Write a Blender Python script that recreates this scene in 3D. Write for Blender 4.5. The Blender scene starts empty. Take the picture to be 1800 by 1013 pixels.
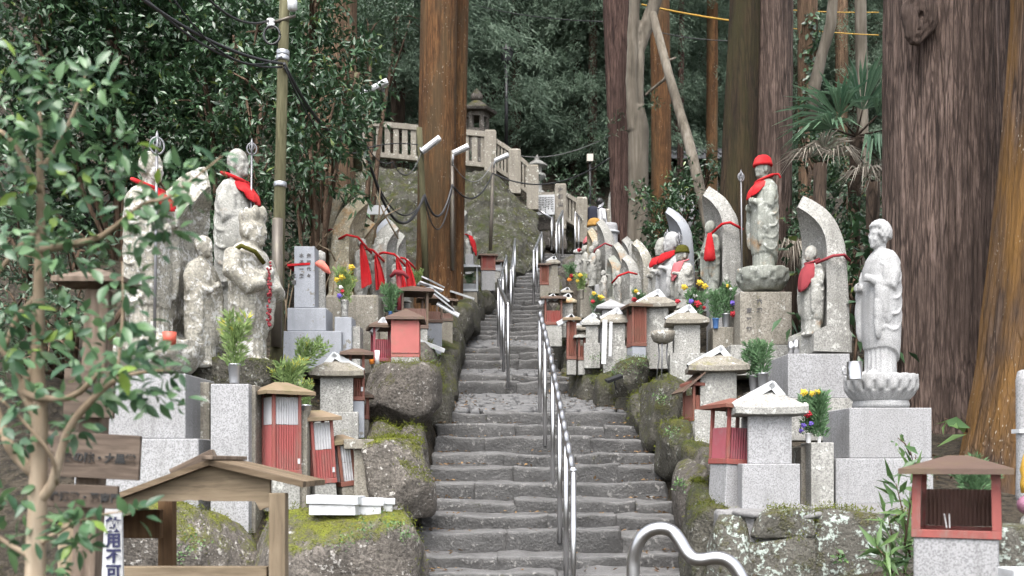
import bpy, bmesh, math, random
import numpy as np
from mathutils import Vector, Matrix, Euler

# ------------------------------------------------------------------ camera, sky, sun, exposure
scene = bpy.context.scene
COL = scene.collection
F, U0, V0, EYE = 1716.0, 900.0, 815.0, 1.6      # focal length in photo pixels, centre, eye line, eye height
cam_data = bpy.data.cameras.new("camera")
cam = bpy.data.objects.new("camera", cam_data)
COL.objects.link(cam)
cam.location = (0, 0, EYE)
cam.rotation_euler = (math.radians(90), 0, 0)
cam_data.sensor_width = 36.0
cam_data.lens = F / 1800 * 36
cam_data.shift_y = (V0 - 506.5) / 1800
cam_data.clip_end = 600
cam_data.dof.use_dof = True
cam_data.dof.focus_distance = 10.5
cam_data.dof.aperture_fstop = 2.8
scene.camera = cam

SUN_EL, SUN_AZ = math.radians(60), math.radians(190)     # soft light from behind the camera, a little left
world = bpy.data.worlds.new("World")
scene.world = world
world.use_nodes = True
wn = world.node_tree.nodes
wl = world.node_tree.links
bg = wn["Background"]
sky = wn.new("ShaderNodeTexSky")
sky.sky_type = 'NISHITA'
sky.sun_disc = False
sky.sun_elevation = SUN_EL
sky.sun_rotation = SUN_AZ
sky.air_density = 1.0
sky.dust_density = 3.0
hsv = wn.new("ShaderNodeHueSaturation")
hsv.inputs["Saturation"].default_value = 0.28
wl.new(sky.outputs[0], hsv.inputs["Color"])
wl.new(hsv.outputs[0], bg.inputs[0])
bg.inputs[1].default_value = 0.15
sun_data = bpy.data.lights.new("sun", 'SUN')
sun = bpy.data.objects.new("sun", sun_data)
COL.objects.link(sun)
sun_data.energy = 1.2
sun_data.angle = math.radians(40)
sun_data.color = (1.0, 0.955, 0.90)
sun.rotation_euler = (math.radians(90) - SUN_EL, 0, math.radians(180) - SUN_AZ)
scene.view_settings.view_transform = 'Standard'
scene.view_settings.look = 'None'
scene.view_settings.gamma = 1.0
scene.view_settings.exposure = 1.92
scene.cycles.max_bounces = 5
scene.cycles.diffuse_bounces = 2
scene.cycles.use_adaptive_sampling = True
scene.cycles.adaptive_threshold = 0.03
scene.cycles.glossy_bounces = 2
scene.cycles.transparent_max_bounces = 4
scene.cycles.use_denoising = True

rng = np.random.default_rng(7)
random.seed(7)

def P(u, v, d):
    return Vector(((u - U0) / F * d, d, EYE + (V0 - v) / F * d))
def S(px, d):
    return px / F * d
def X(u, d):
    return (u - U0) / F * d
def Zv(v, d):
    return EYE + (V0 - v) / F * d

# ------------------------------------------------------------------ noise
def _hash(ix, iy, iz, seed=0):
    n = (ix.astype(np.int64) * 374761393 + iy.astype(np.int64) * 668265263 + iz.astype(np.int64) * 2147483647 + seed * 974634777) & 0xFFFFFFFF
    n = ((n ^ (n >> 13)) * 1274126177) & 0xFFFFFFFF
    n = (n ^ (n >> 16)) & 0xFFFFFFFF
    return n.astype(np.float64) / 4294967295.0
def vnoise(p, seed=0):
    p = np.asarray(p, dtype=np.float64)
    i = np.floor(p).astype(np.int64)
    f = p - i
    f = f * f * (3 - 2 * f)
    x, y, z = i[:, 0], i[:, 1], i[:, 2]
    fx, fy, fz = f[:, 0], f[:, 1], f[:, 2]
    def L(a, b, t): return a + (b - a) * t
    c = [[[_hash(x + a, y + b, z + cc, seed) for cc in (0, 1)] for b in (0, 1)] for a in (0, 1)]
    r = L(L(L(c[0][0][0], c[1][0][0], fx), L(c[0][1][0], c[1][1][0], fx), fy),
          L(L(c[0][0][1], c[1][0][1], fx), L(c[0][1][1], c[1][1][1], fx), fy), fz)
    return r * 2 - 1
def fbm(p, octs=3, seed=0):
    p = np.asarray(p, dtype=np.float64)
    a, s, t = 1.0, 0.0, 0.0
    for o in range(octs):
        s = s + a * vnoise(p * (2 ** o), seed + o)
        t += a
        a *= 0.5
    return s / t

# ------------------------------------------------------------------ mesh helpers
def mesh_np(name, V, Fc, smooth=False, attr=None):
    """uniform face array -> mesh, quickly"""
    V = np.ascontiguousarray(V, dtype=np.float32)
    Fc = np.ascontiguousarray(Fc, dtype=np.int32)
    me = bpy.data.meshes.new(name)
    nf, k = Fc.shape
    me.vertices.add(len(V))
    me.vertices.foreach_set("co", V.ravel())
    me.loops.add(nf * k)
    me.loops.foreach_set("vertex_index", Fc.ravel())
    me.polygons.add(nf)
    me.polygons.foreach_set("loop_start", np.arange(nf, dtype=np.int32) * k)
    if smooth:
        me.polygons.foreach_set("use_smooth", np.ones(nf, dtype=bool))
    if attr is not None:
        at = me.attributes.new("tint", 'FLOAT', 'POINT')
        at.data.foreach_set("value", np.ascontiguousarray(attr, dtype=np.float32))
    me.update(calc_edges=True)
    return me

class MB:
    """collects shapes of one part"""
    def __init__(self):
        self.v, self.f = [], []
    def add(self, V, Fc, M=None):
        o = len(self.v)
        if M is not None:
            V = [M @ Vector(p) for p in V]
        self.v.extend([tuple(p) for p in V])
        self.f.extend([tuple(i + o for i in f) for f in Fc])
        return self
    def box(self, x0, x1, y0, y1, z0, z1, tx=0.0, ty=0.0, M=None):
        """box; tx/ty pull the top in"""
        V = [(x0, y0, z0), (x1, y0, z0), (x1, y1, z0), (x0, y1, z0),
             (x0 + tx, y0 + ty, z1), (x1 - tx, y0 + ty, z1), (x1 - tx, y1 - ty, z1), (x0 + tx, y1 - ty, z1)]
        Fc = [(0, 3, 2, 1), (4, 5, 6, 7), (0, 1, 5, 4), (1, 2, 6, 5), (2, 3, 7, 6), (3, 0, 4, 7)]
        return self.add(V, Fc, M)
    def loft(self, rings, cap=True, M=None):
        n = len(rings[0])
        V, Fc = [], []
        for r in rings:
            V.extend(r)
        for i in range(len(rings) - 1):
            for j in range(n):
                a, b = i * n + j, i * n + (j + 1) % n
                Fc.append((a, b, b + n, a + n))
        if cap:
            Fc.append(tuple(range(n - 1, -1, -1)))
            k = (len(rings) - 1) * n
            Fc.append(tuple(range(k, k + n)))
        return self.add(V, Fc, M)
    def lathe(self, prof, n=20, c=(0, 0, 0), sx=1.0, sy=1.0, M=None):
        rings = [[(c[0] + r * sx * math.cos(2 * math.pi * j / n), c[1] + r * sy * math.sin(2 * math.pi * j / n), c[2] + z) for j in range(n)] for r, z in prof]
        return self.loft(rings, True, M)
    def tube(self, pts, rad, n=8, M=None):
        pts = [Vector(p) for p in pts]
        if not hasattr(rad, '__len__'):
            rad = [rad] * len(pts)
        rings = []
        ref = None
        for i, p in enumerate(pts):
            t = (pts[min(i + 1, len(pts) - 1)] - pts[max(i - 1, 0)])
            t = t.normalized() if t.length > 1e-9 else Vector((0, 0, 1))
            if ref is None:
                ref = Vector((1, 0, 0)) if abs(t.x) < 0.9 else Vector((0, 1, 0))
            a = (ref - t * ref.dot(t)).normalized()
            ref = a
            b = t.cross(a)
            rings.append([tuple(p + (a * math.cos(2 * math.pi * j / n) + b * math.sin(2 * math.pi * j / n)) * rad[i]) for j in range(n)])
        return self.loft(rings, True, M)
    def ball(self, c, r, n=12, m=8, M=None):
        if not hasattr(r, '__len__'):
            r = (r, r, r)
        rings = []
        for i in range(m + 1):
            t = -math.pi / 2 + math.pi * (i + 0.02) / (m + 0.04)
            rings.append([(c[0] + r[0] * math.cos(t) * math.cos(2 * math.pi * j / n), c[1] + r[1] * math.cos(t) * math.sin(2 * math.pi * j / n), c[2] + r[2] * math.sin(t)) for j in range(n)])
        return self.loft(rings, True, M)
    def mesh(self, name, smooth=False):
        me = bpy.data.meshes.new(name)
        me.from_pydata(self.v, [], self.f)
        if smooth:
            me.polygons.foreach_set("use_smooth", np.ones(len(me.polygons), dtype=bool))
        me.update()
        return me
    def build(self, name, mat, parent=None, smooth=False, loc=(0, 0, 0), rot=(0, 0, 0), bevel=0):
        o = put(name, self.mesh(name, smooth), mat, parent, loc, rot)
        if bevel:
            add_bevel(o, bevel)
        return o

def add_bevel(o, w, seg=2):
    m = o.modifiers.new("bevel", 'BEVEL')
    m.width = w
    m.segments = seg
    m.limit_method = 'ANGLE'
    m.angle_limit = math.radians(40)

def put(name, me, mat=None, parent=None, loc=(0, 0, 0), rot=(0, 0, 0), scale=None):
    o = bpy.data.objects.new(name, me)
    COL.objects.link(o)
    o.location = loc
    o.rotation_euler = rot
    if scale is not None:
        o.scale = scale if hasattr(scale, '__len__') else (scale,) * 3
    if mat is not None and me is not None and not me.materials:
        me.materials.append(mat)
    if parent is not None:
        o.parent = parent
    return o
def tag(o, label=None, cat=None, group=None, kind=None):
    if label: o["label"] = label
    if cat: o["category"] = cat
    if group: o["group"] = group
    if kind: o["kind"] = kind
    return o
def thing(name, label, cat, loc=(0, 0, 0), rz=0.0, group=None, rot=None):
    o = bpy.data.objects.new(name, None)
    o.empty_display_size = 0.1
    COL.objects.link(o)
    o.location = loc
    o.rotation_euler = rot if rot is not None else (0, 0, rz)
    return tag(o, label, cat, group)

_ico = {}
def ico(sub):
    if sub not in _ico:
        bm = bmesh.new()
        bmesh.ops.create_icosphere(bm, subdivisions=sub, radius=1.0)
        bm.verts.ensure_lookup_table()
        V = np.array([v.co[:] for v in bm.verts])
        Fc = np.array([[v.index for v in f.verts] for f in bm.faces])
        bm.free()
        _ico[sub] = (V, Fc)
    return _ico[sub]
def rock_mesh(name, sx, sy, sz, boxy=4.0, rough=0.12, seed=0, sub=4, smooth=True, freq=1.0):
    """a boulder: superellipsoid with several scales of noise; half sizes sx, sy, sz"""
    V, Fc = ico(sub)
    n = boxy
    k = (np.abs(V) ** n).sum(1) ** (-1.0 / n)
    V = V * k[:, None]
    rg = np.random.default_rng(seed * 31 + 5)
    for _ in range(9):          # flatten random sides: broken faces
        nrm = rg.normal(size=3)
        nrm /= np.linalg.norm(nrm)
        dd = V @ nrm
        lim = dd.max() * rg.uniform(.62, .9)
        V = V - nrm[None] * (np.maximum(dd - lim, 0) * .85)[:, None]
    q = V * np.array([sx, sy, sz]) * freq / max(0.25, min(sx, sy, sz))
    sh = np.stack([fbm(q * 0.55 + 11.3 * (i + 1) + seed * 3.1, 3, seed * 7 + i) for i in range(3)], 1)
    V = V * np.array([sx, sy, sz]) + sh * rough * min(sx, sy, sz) * 1.6
    nn = V / (np.linalg.norm(V, axis=1)[:, None] + 1e-9)
    V = V + nn * (fbm(q * 2.6 + seed, 4, seed + 50) * rough * min(sx, sy, sz) * 0.55)[:, None]
    return mesh_np(name, V, Fc, smooth)

_rb = {}
def rbox_grid(nx, ny, nz):
    key = (nx, ny, nz)
    if key in _rb:
        return _rb[key]
    bm = bmesh.new()
    idx = {}
    def vert(p):
        kx = tuple(round(c, 6) for c in p)
        if kx not in idx:
            idx[kx] = bm.verts.new(p)
        return idx[kx]
    def face(ax, s, na, nb):
        for i in range(na):
            for j in range(nb):
                q = []
                for (a, b) in ((i, j), (i + 1, j), (i + 1, j + 1), (i, j + 1)):
                    c = [0, 0, 0]
                    o = [k for k in range(3) if k != ax]
                    c[ax] = s
                    c[o[0]] = -1 + 2 * a / na
                    c[o[1]] = -1 + 2 * b / nb
                    q.append(vert(tuple(c)))
                if (s > 0) != (ax == 1):
                    bm.faces.new(q)
                else:
                    bm.faces.new(q[::-1])
    for s in (-1, 1):
        face(0, s, ny, nz)
        face(1, s, nx, nz)
        face(2, s, nx, ny)
    bm.verts.index_update()
    bm.verts.ensure_lookup_table()
    V = np.array([v.co[:] for v in bm.verts])
    Fc = np.array([[v.index for v in f.verts] for f in bm.faces])
    bm.free()
    _rb[key] = (V, Fc)
    return _rb[key]
def rbox_arrays(hx, hy, hz, r, n=(10, 5, 4), rough=0.01, seed=0, freq=3.0):
    V, Fc = rbox_grid(*n)
    h = np.array([hx, hy, hz])
    # push the grid lines toward the edges so that corners can be rounded
    q = np.sign(V) * (1 - (1 - np.abs(V)) ** 1.35)
    p = q * h
    inner = np.clip(p, -(h - r), h - r)
    dv = p - inner
    ln = np.linalg.norm(dv, axis=1)
    ok = ln > 1e-9
    out = p.copy()
    out[ok] = inner[ok] + dv[ok] / ln[ok][:, None] * np.minimum(ln[ok], r)[:, None]
    s = seed * 5.17
    sh = np.stack([fbm(out * freq + s + 7 * i, 3, seed + i * 13) for i in range(3)], 1)
    return out + sh * rough, Fc
def rbox_mesh(name, *a, smooth=True, **k):
    V, Fc = rbox_arrays(*a, **k)
    return mesh_np(name, V, Fc, smooth)

def sculpt(mb, name, voxel=0.01, smooth=3, rough=0.0, freq=8.0, seed=0):
    """fuse the shapes of mb into one continuous carved surface"""
    me = mb.mesh(name + "_raw")
    o = bpy.data.objects.new(name + "_raw", me)
    COL.objects.link(o)
    m = o.modifiers.new("remesh", 'REMESH')
    m.mode = 'VOXEL'
    m.voxel_size = voxel
    if smooth:
        s = o.modifiers.new("smooth", 'SMOOTH')
        s.factor = 0.5
        s.iterations = smooth
    dg = bpy.context.evaluated_depsgraph_get()
    ev = o.evaluated_get(dg)
    out = bpy.data.meshes.new_from_object(ev)
    out.name = name
    bpy.data.objects.remove(o)
    bpy.data.meshes.remove(me)
    n = len(out.vertices)
    if rough:
        co = np.empty(n * 3, dtype=np.float32)
        out.vertices.foreach_get("co", co)
        co = co.reshape(-1, 3).astype(np.float64)
        sh = np.stack([fbm(co * freq + 9 * i + seed, 3, seed + i) for i in range(3)], 1)
        co = co + sh * rough
        out.vertices.foreach_set("co", co.astype(np.float32).ravel())
    out.polygons.foreach_set("use_smooth", np.ones(len(out.polygons), dtype=bool))
    out.update()
    return out

# ------------------------------------------------------------------ materials
def new_mat(name):
    m = bpy.data.materials.new(name)
    m.use_nodes = True
    nt = m.node_tree
    b = nt.nodes["Principled BSDF"]
    return m, nt, b
class N:
    """tiny node builder"""
    def __init__(self, nt):
        self.nt = nt
    def node(self, t, **k):
        n = self.nt.nodes.new(t)
        for a, v in k.items():
            setattr(n, a, v)
        return n
    def link(self, a, b):
        self.nt.links.new(a, b)
    def coords(self, scale=(1, 1, 1), rand=True, kind="Object"):
        tc = self.node("ShaderNodeTexCoord")
        mp = self.node("ShaderNodeMapping")
        mp.inputs["Scale"].default_value = scale
        self.link(tc.outputs[kind], mp.inputs[0])
        if rand:
            oi = self.node("ShaderNodeObjectInfo")
            mu = self.node("ShaderNodeMath", operation='MULTIPLY')
            mu.inputs[1].default_value = 37.0
            self.link(oi.outputs["Random"], mu.inputs[0])
            cx = self.node("ShaderNodeCombineXYZ")
            for i in range(3):
                self.link(mu.outputs[0], cx.inputs[i])
            self.link(cx.outputs[0], mp.inputs["Location"])
        return mp.outputs[0]
    def noise(self, vec, scale, detail=4, rough=0.6, dist=0.0):
        n = self.node("ShaderNodeTexNoise")
        n.inputs["Scale"].default_value = scale
        n.inputs["Detail"].default_value = detail
        n.inputs["Roughness"].default_value = rough
        n.inputs["Distortion"].default_value = dist
        self.link(vec, n.inputs["Vector"])
        return n.outputs["Fac"]
    def voro(self, vec, scale, feature='F1', out="Distance"):
        n = self.node("ShaderNodeTexVoronoi")
        n.feature = feature
        n.inputs["Scale"].default_value = scale
        self.link(vec, n.inputs["Vector"])
        return n.outputs[out]
    def ramp(self, fac, stops, interp='LINEAR'):
        n = self.node("ShaderNodeValToRGB")
        r = n.color_ramp
        r.interpolation = interp
        while len(r.elements) < len(stops):
            r.elements.new(0.5)
        for e, (p, c) in zip(r.elements, stops):
            e.position = p
            e.color = (c[0], c[1], c[2], 1) if hasattr(c, '__len__') else (c, c, c, 1)
        self.link(fac, n.inputs[0])
        return n.outputs[0]
    def mix(self, fac, a, b, mode='MIX'):
        n = self.node("ShaderNodeMix", data_type='RGBA', blend_type=mode)
        ins = [i for i in n.inputs if i.type == 'RGBA']
        for src, dst in ((a, ins[0]), (b, ins[1])):
            if hasattr(src, 'links') or hasattr(src, 'is_linked'):
                self.link(src, dst)
            else:
                dst.default_value = (src[0], src[1], src[2], 1)
        if isinstance(fac, (int, float)):
            n.inputs[0].default_value = fac
        else:
            self.link(fac, n.inputs[0])
        return [o for o in n.outputs if o.type == 'RGBA'][0]
    def math(self, op, a, b=None, clamp=False):
        n = self.node("ShaderNodeMath", operation=op)
        n.use_clamp = clamp
        for i, s in enumerate((a, b)):
            if s is None:
                continue
            if isinstance(s, (int, float)):
                n.inputs[i].default_value = s
            else:
                self.link(s, n.inputs[i])
        return n.outputs[0]
    def up(self):
        g = self.node("ShaderNodeNewGeometry")
        s = self.node("ShaderNodeSeparateXYZ")
        self.link(g.outputs["Normal"], s.inputs[0])
        return s.outputs["Z"]
    def bump(self, bsdf, h, strength=0.5, dist=0.02):
        n = self.node("ShaderNodeBump")
        n.inputs["Strength"].default_value = strength
        n.inputs["Distance"].default_value = dist
        self.link(h, n.inputs["Height"])
        self.link(n.outputs[0], bsdf.inputs["Normal"])

def stone_mat(name, base, dark, grain=90.0, grain_amt=0.25, stain=0.5, stain_scale=3.0, lichen=0.0, lichen_col=(0.55, 0.56, 0.5),
              moss=0.0, moss_top=0.0, moss_col=(0.07, 0.09, 0.02), worn=None, rust=0.0, rough=0.85, bump=0.35, bump_d=0.012, stretch=1.0, streak=0.0):
    m, nt, b = new_mat(name)
    g = N(nt)
    vec = g.coords((1, 1, stretch))
    st = g.noise(vec, stain_scale, 6, 0.65)
    col = g.mix(g.ramp(st, [(0.5 - 0.5 * stain * 0.6, 1), (0.62, 0)]), base, dark)
    sp = g.noise(vec, grain, 2, 0.5)
    col = g.mix(g.ramp(sp, [(0.38, 1), (0.56, 0)]), col, tuple(c * (1 - 2.2 * grain_amt) if c * (1 - 2.2 * grain_amt) > 0 else c * 0.12 for c in base))
    sp2 = g.noise(vec, grain * 1.7, 1, 0.5)
    col = g.mix(g.math('MULTIPLY', g.ramp(sp2, [(0.58, 0), (0.66, 1)]), grain_amt * 2.0, True), col, tuple(min(0.85, c * 1.35) for c in base))
    if streak > 0:
        v2 = g.coords((6, 6, 0.5))
        s2 = g.noise(v2, 2.0, 4, 0.6)
        col = g.mix(g.math('MULTIPLY', g.ramp(s2, [(0.5, 0), (0.68, 1)]), streak), col, tuple(c * 0.55 for c in dark))
    if lichen > 0:
        l1 = g.noise(vec, 7.0, 5, 0.7)
        l2 = g.noise(vec, 28.0, 3, 0.6)
        lf = g.math('ADD', g.math('MULTIPLY', l1, 0.65), g.math('MULTIPLY', l2, 0.35))
        lf = g.ramp(lf, [(0.60 - 0.13 * lichen, 0), (0.66 - 0.12 * lichen, 1)])
        col = g.mix(lf, col, lichen_col)
    if worn:            # upward faces lightened: foot wear plus sky light painted into the colour
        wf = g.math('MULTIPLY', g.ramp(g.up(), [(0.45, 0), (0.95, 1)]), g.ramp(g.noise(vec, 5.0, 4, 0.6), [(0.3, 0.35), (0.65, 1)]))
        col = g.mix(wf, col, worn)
    if rust > 0:
        r1 = g.noise(vec, 2.6, 5, 0.65)
        col = g.mix(g.math('MULTIPLY', g.ramp(r1, [(0.60 - 0.1 * rust, 0), (0.75 - 0.1 * rust, 1)]), 0.8), col, (0.30, 0.14, 0.03))
    h = g.math('ADD', g.math('MULTIPLY', sp, 0.4), g.math('MULTIPLY', g.noise(vec, 14.0, 6, 0.7), 1.0))
    if moss > 0 or moss_top > 0:
        mz = g.up()
        mn = g.noise(vec, 4.5, 6, 0.72)
        mf = g.math('ADD', g.math('MULTIPLY', mz, 0.38 * moss_top), g.math('ADD', mn, 0.30 * moss - 0.30))
        fine = g.noise(vec, 60.0, 3, 0.7)
        mf = g.math('ADD', mf, g.math('MULTIPLY', g.math('SUBTRACT', fine, 0.5), 0.25))
        mf = g.math('ADD', mf, g.math('MULTIPLY', g.math('SUBTRACT', g.noise(vec, 17.0, 4, 0.7), 0.5), 0.35))
        mf = g.ramp(mf, [(0.38, 0), (0.60, 1)])
        mc = g.mix(g.ramp(fine, [(0.3, 0), (0.7, 1)]), tuple(c * 0.35 for c in moss_col), tuple(c * 1.9 for c in moss_col))
        var = g.noise(vec, 3.1, 3, 0.6)
        mc = g.mix(g.ramp(var, [(0.4, 0), (0.65, 0.7)]), mc, (0.16, 0.15, 0.03))
        col = g.mix(mf, col, mc)
        h = g.math('ADD', h, g.math('MULTIPLY', g.math('MULTIPLY', mf, fine), 1.6))
    g.link(col, b.inputs["Base Color"])
    b.inputs["Roughness"].default_value = rough
    b.inputs["Specular IOR Level"].default_value = 0.3
    g.bump(b, h, bump, bump_d)
    return m

def plain_mat(name, col, rough=0.6, metal=0.0, var=0.15, scale=6.0, bump=0.0, spec=0.5, dirt=None, stretch=(1, 1, 1), sheen=0.0):
    m, nt, b = new_mat(name)
    g = N(nt)
    vec = g.coords(stretch)
    n = g.noise(vec, scale, 5, 0.65)
    c = g.mix(n, tuple(x * (1 - var) for x in col), tuple(min(0.9, x * (1 + var)) for x in col))
    if dirt:
        dn = g.noise(vec, scale * 0.7, 6, 0.7)
        c = g.mix(g.math('MULTIPLY', g.ramp(dn, [(0.48, 0), (0.66, 1)]), dirt[1]), c, dirt[0])
    g.link(c, b.inputs["Base Color"])
    b.inputs["Roughness"].default_value = rough
    b.inputs["Metallic"].default_value = metal
    b.inputs["Specular IOR Level"].default_value = spec
    if sheen:
        b.inputs["Sheen Weight"].default_value = sheen
    if bump:
        g.bump(b, g.noise(vec, scale * 6, 4, 0.6), bump, 0.01)
    return m

def bark_mat(name, a, b_, c_, moss=None, fis=14.0, bump=0.9, specks=0.0, crackw=0.13, ax='z'):
    m, nt, b = new_mat(name)
    g = N(nt)
    def cs(z): return g.coords((1, 1, z) if ax == 'z' else (z, 1, 1))
    vec = cs(0.06)
    n1 = g.noise(vec, fis, 5, 0.65, 0.4)
    n2 = g.noise(cs(0.11), fis * 3.6, 4, 0.65, 0.5)
    wob = g.noise(cs(0.3), 3.0, 3, 0.5)
    wv = g.node("ShaderNodeVectorMath", operation='ADD')
    g.link(cs(0.055), wv.inputs[0])
    sc = g.node("ShaderNodeVectorMath", operation='SCALE')
    sc.inputs['Scale'].default_value = 0.10
    cv = g.node("ShaderNodeCombineXYZ")
    g.link(wob, cv.inputs[0]); g.link(wob, cv.inputs[1])
    g.link(cv.outputs[0], sc.inputs[0]); g.link(sc.outputs[0], wv.inputs[1])
    ve = g.voro(wv.outputs[0], fis * 1.5, 'DISTANCE_TO_EDGE')
    crack = g.ramp(ve, [(0.0, 0), (0.10, 1)])
    f = g.math('ADD', g.math('MULTIPLY', n1, 0.5), g.math('MULTIPLY', n2, 0.5))
    f = g.math('SUBTRACT', f, g.math('MULTIPLY', g.math('SUBTRACT', 1.0, crack), crackw))
    col = g.ramp(f, [(0.32, tuple(x * 0.35 for x in a)), (0.45, a), (0.56, b_), (0.72, c_)])
    v2 = cs(0.45)
    big = g.noise(v2, 1.3, 4, 0.6)
    col = g.mix(g.ramp(big, [(0.42, 0), (0.66, 0.75)]), col, tuple(x * 0.6 for x in a))
    if moss:
        mn = g.noise(cs(0.25), 1.8, 5, 0.65)
        col = g.mix(g.math('MULTIPLY', g.ramp(mn, [(0.50 - 0.12 * moss[1], 0), (0.62, 1)]), 0.8), col, moss[0])
    if specks:
        s = g.voro(cs(0.35), 34.0)
        s2 = g.noise(cs(0.5), 3.0, 3, 0.6)
        sf = g.math('MULTIPLY', g.ramp(s, [(0.10, 1), (0.17, 0)]), g.ramp(s2, [(0.5, 0), (0.6, specks)]))
        col = g.mix(sf, col, (0.5, 0.48, 0.42))
    g.link(col, b.inputs["Base Color"])
    b.inputs["Roughness"].default_value = 0.9
    b.inputs["Specular IOR Level"].default_value = 0.2
    g.bump(b, f, bump, 0.035)
    return m

def leaf_mat(name, dark, light, rough=0.35, trans=0.15, spec=0.5, yellow=None):
    m, nt, b = new_mat(name)
    g = N(nt)
    at = g.node("ShaderNodeAttribute", attribute_name="tint")
    stops = [(0.0, dark), (0.85, light)]
    if yellow:
        stops.append((1.0, yellow))
    col = g.ramp(at.outputs["Fac"], stops)
    g.link(col, b.inputs["Base Color"])
    b.inputs["Roughness"].default_value = rough
    b.inputs["Specular IOR Level"].default_value = spec
    if trans:
        out = nt.nodes["Material Output"]
        tr = g.node("ShaderNodeBsdfTranslucent")
        g.link(col, tr.inputs[0])
        mx = g.node("ShaderNodeMixShader")
        mx.inputs[0].default_value = trans
        g.link(b.outputs[0], mx.inputs[1])
        g.link(tr.outputs[0], mx.inputs[2])
        g.link(mx.outputs[0], out.inputs[0])
    return m

M = {}
M['granite'] = stone_mat('white_granite', (0.325, 0.325, 0.333), (0.235, 0.232, 0.23), grain=85, grain_amt=0.20, stain=0.7, stain_scale=1.6, bump=0.12, rough=0.75, streak=0.35)
M['granite_old'] = stone_mat('weathered_granite', (0.335, 0.33, 0.31), (0.21, 0.205, 0.185), grain=60, grain_amt=0.22, stain=0.7, stain_scale=3.0, lichen=0.2, lichen_col=(0.46, 0.46, 0.43), moss=0.12, moss_top=0.2, moss_col=(0.10, 0.105, 0.05), streak=0.4, bump=0.3)
M['granite_dark'] = stone_mat('stained_granite', (0.25, 0.23, 0.195), (0.14, 0.128, 0.10), grain=60, grain_amt=0.2, stain=0.8, stain_scale=2.6, lichen=0.12, lichen_col=(0.4, 0.4, 0.37), moss=0.18, moss_top=0.25, moss_col=(0.085, 0.08, 0.03), streak=0.5, bump=0.35)
M['statue'] = stone_mat('carved_stone', (0.33, 0.325, 0.30), (0.19, 0.19, 0.165), grain=55, grain_amt=0.17, stain=0.8, stain_scale=3.4, lichen=0.25, lichen_col=(0.45, 0.45, 0.42), moss=0.14, moss_top=0.0, moss_col=(0.10, 0.11, 0.055), streak=0.45, bump=0.3, rust=0.12)
M['statue_clean'] = stone_mat('carved_white_granite', (0.37, 0.37, 0.37), (0.26, 0.26, 0.255), grain=100, grain_amt=0.17, stain=0.6, stain_scale=3, bump=0.2, streak=0.35)
M['statue_green'] = stone_mat('greenish_carved_stone', (0.275, 0.285, 0.255), (0.16, 0.168, 0.14), grain=55, grain_amt=0.15, stain=0.8, stain_scale=3, lichen=0.22, lichen_col=(0.38, 0.39, 0.36), moss=0.2, moss_col=(0.11, 0.12, 0.07), streak=0.5, bump=0.3, rust=0.25)
M['statue_lichen'] = stone_mat('lichen_covered_stone', (0.34, 0.325, 0.28), (0.20, 0.18, 0.14), grain=40, grain_amt=0.2, stain=0.9, stain_scale=2.4, lichen=0.62, lichen_col=(0.47, 0.465, 0.445), moss=0.16, moss_top=0.15, moss_col=(0.10, 0.10, 0.045), bump=0.6, bump_d=0.02, streak=.4)
M['statue_ochre'] = stone_mat('ochre_lichen_stone', (0.34, 0.30, 0.22), (0.22, 0.19, 0.12), grain=45, grain_amt=0.18, stain=0.8, stain_scale=4, lichen=0.4, lichen_col=(0.45, 0.43, 0.36), moss=0.2, moss_col=(0.16, 0.14, 0.05), rust=0.6, streak=0.4, bump=0.5)
M['grey_stone'] = stone_mat('smooth_grey_stone', (0.30, 0.315, 0.345), (0.22, 0.23, 0.25), grain=120, grain_amt=0.1, stain=0.5, stain_scale=3, lichen=0.12, lichen_col=(0.17, 0.16, 0.14), bump=0.1, rough=0.6, streak=.2)
M['step'] = stone_mat('worn_skylit_step_stone', (0.074, 0.072, 0.070), (0.031, 0.030, 0.0295), grain=42, grain_amt=0.15, stain=1.0, stain_scale=3.0, lichen=0.15, lichen_col=(0.18, 0.174, 0.166), moss=0.10, moss_top=0.0, moss_col=(0.038, 0.040, 0.018), worn=(0.142, 0.140, 0.139), bump=0.8, bump_d=0.025, rough=0.42)  # worn tone mixes tread wear with painted-in sky light
M['paving'] = stone_mat('worn_paving_stone', (0.098, 0.098, 0.10), (0.05, 0.05, 0.05), grain=40, grain_amt=0.15, stain=0.8, stain_scale=3, bump=0.5, rough=0.45)
M['rock'] = stone_mat('mossy_boulder', (0.13, 0.115, 0.10), (0.048, 0.043, 0.037), grain=38, grain_amt=0.25, stain=1.0, stain_scale=2.6, lichen=0.16, lichen_col=(0.28, 0.265, 0.245), moss=0.22, moss_top=0.52, moss_col=(0.08, 0.092, 0.014), bump=0.9, bump_d=0.04, streak=.4)
M['rock_mosstop'] = stone_mat('moss_topped_boulder', (0.175, 0.155, 0.135), (0.06, 0.054, 0.046), grain=38, grain_amt=0.25, stain=1.0, stain_scale=2.4, lichen=0.2, lichen_col=(0.42, 0.40, 0.37), moss=0.12, moss_top=0.95, moss_col=(0.15, 0.17, 0.018), bump=0.9, bump_d=0.04, streak=.5)
M['rock_mossy'] = stone_mat('very_mossy_boulder', (0.092, 0.086, 0.07), (0.04, 0.038, 0.03), grain=38, grain_amt=0.25, stain=1.0, stain_scale=2.6, lichen=0.10, lichen_col=(0.26, 0.26, 0.235), moss=0.46, moss_top=0.50, moss_col=(0.058, 0.07, 0.014), bump=1.0, bump_d=0.04, streak=.4)
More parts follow.
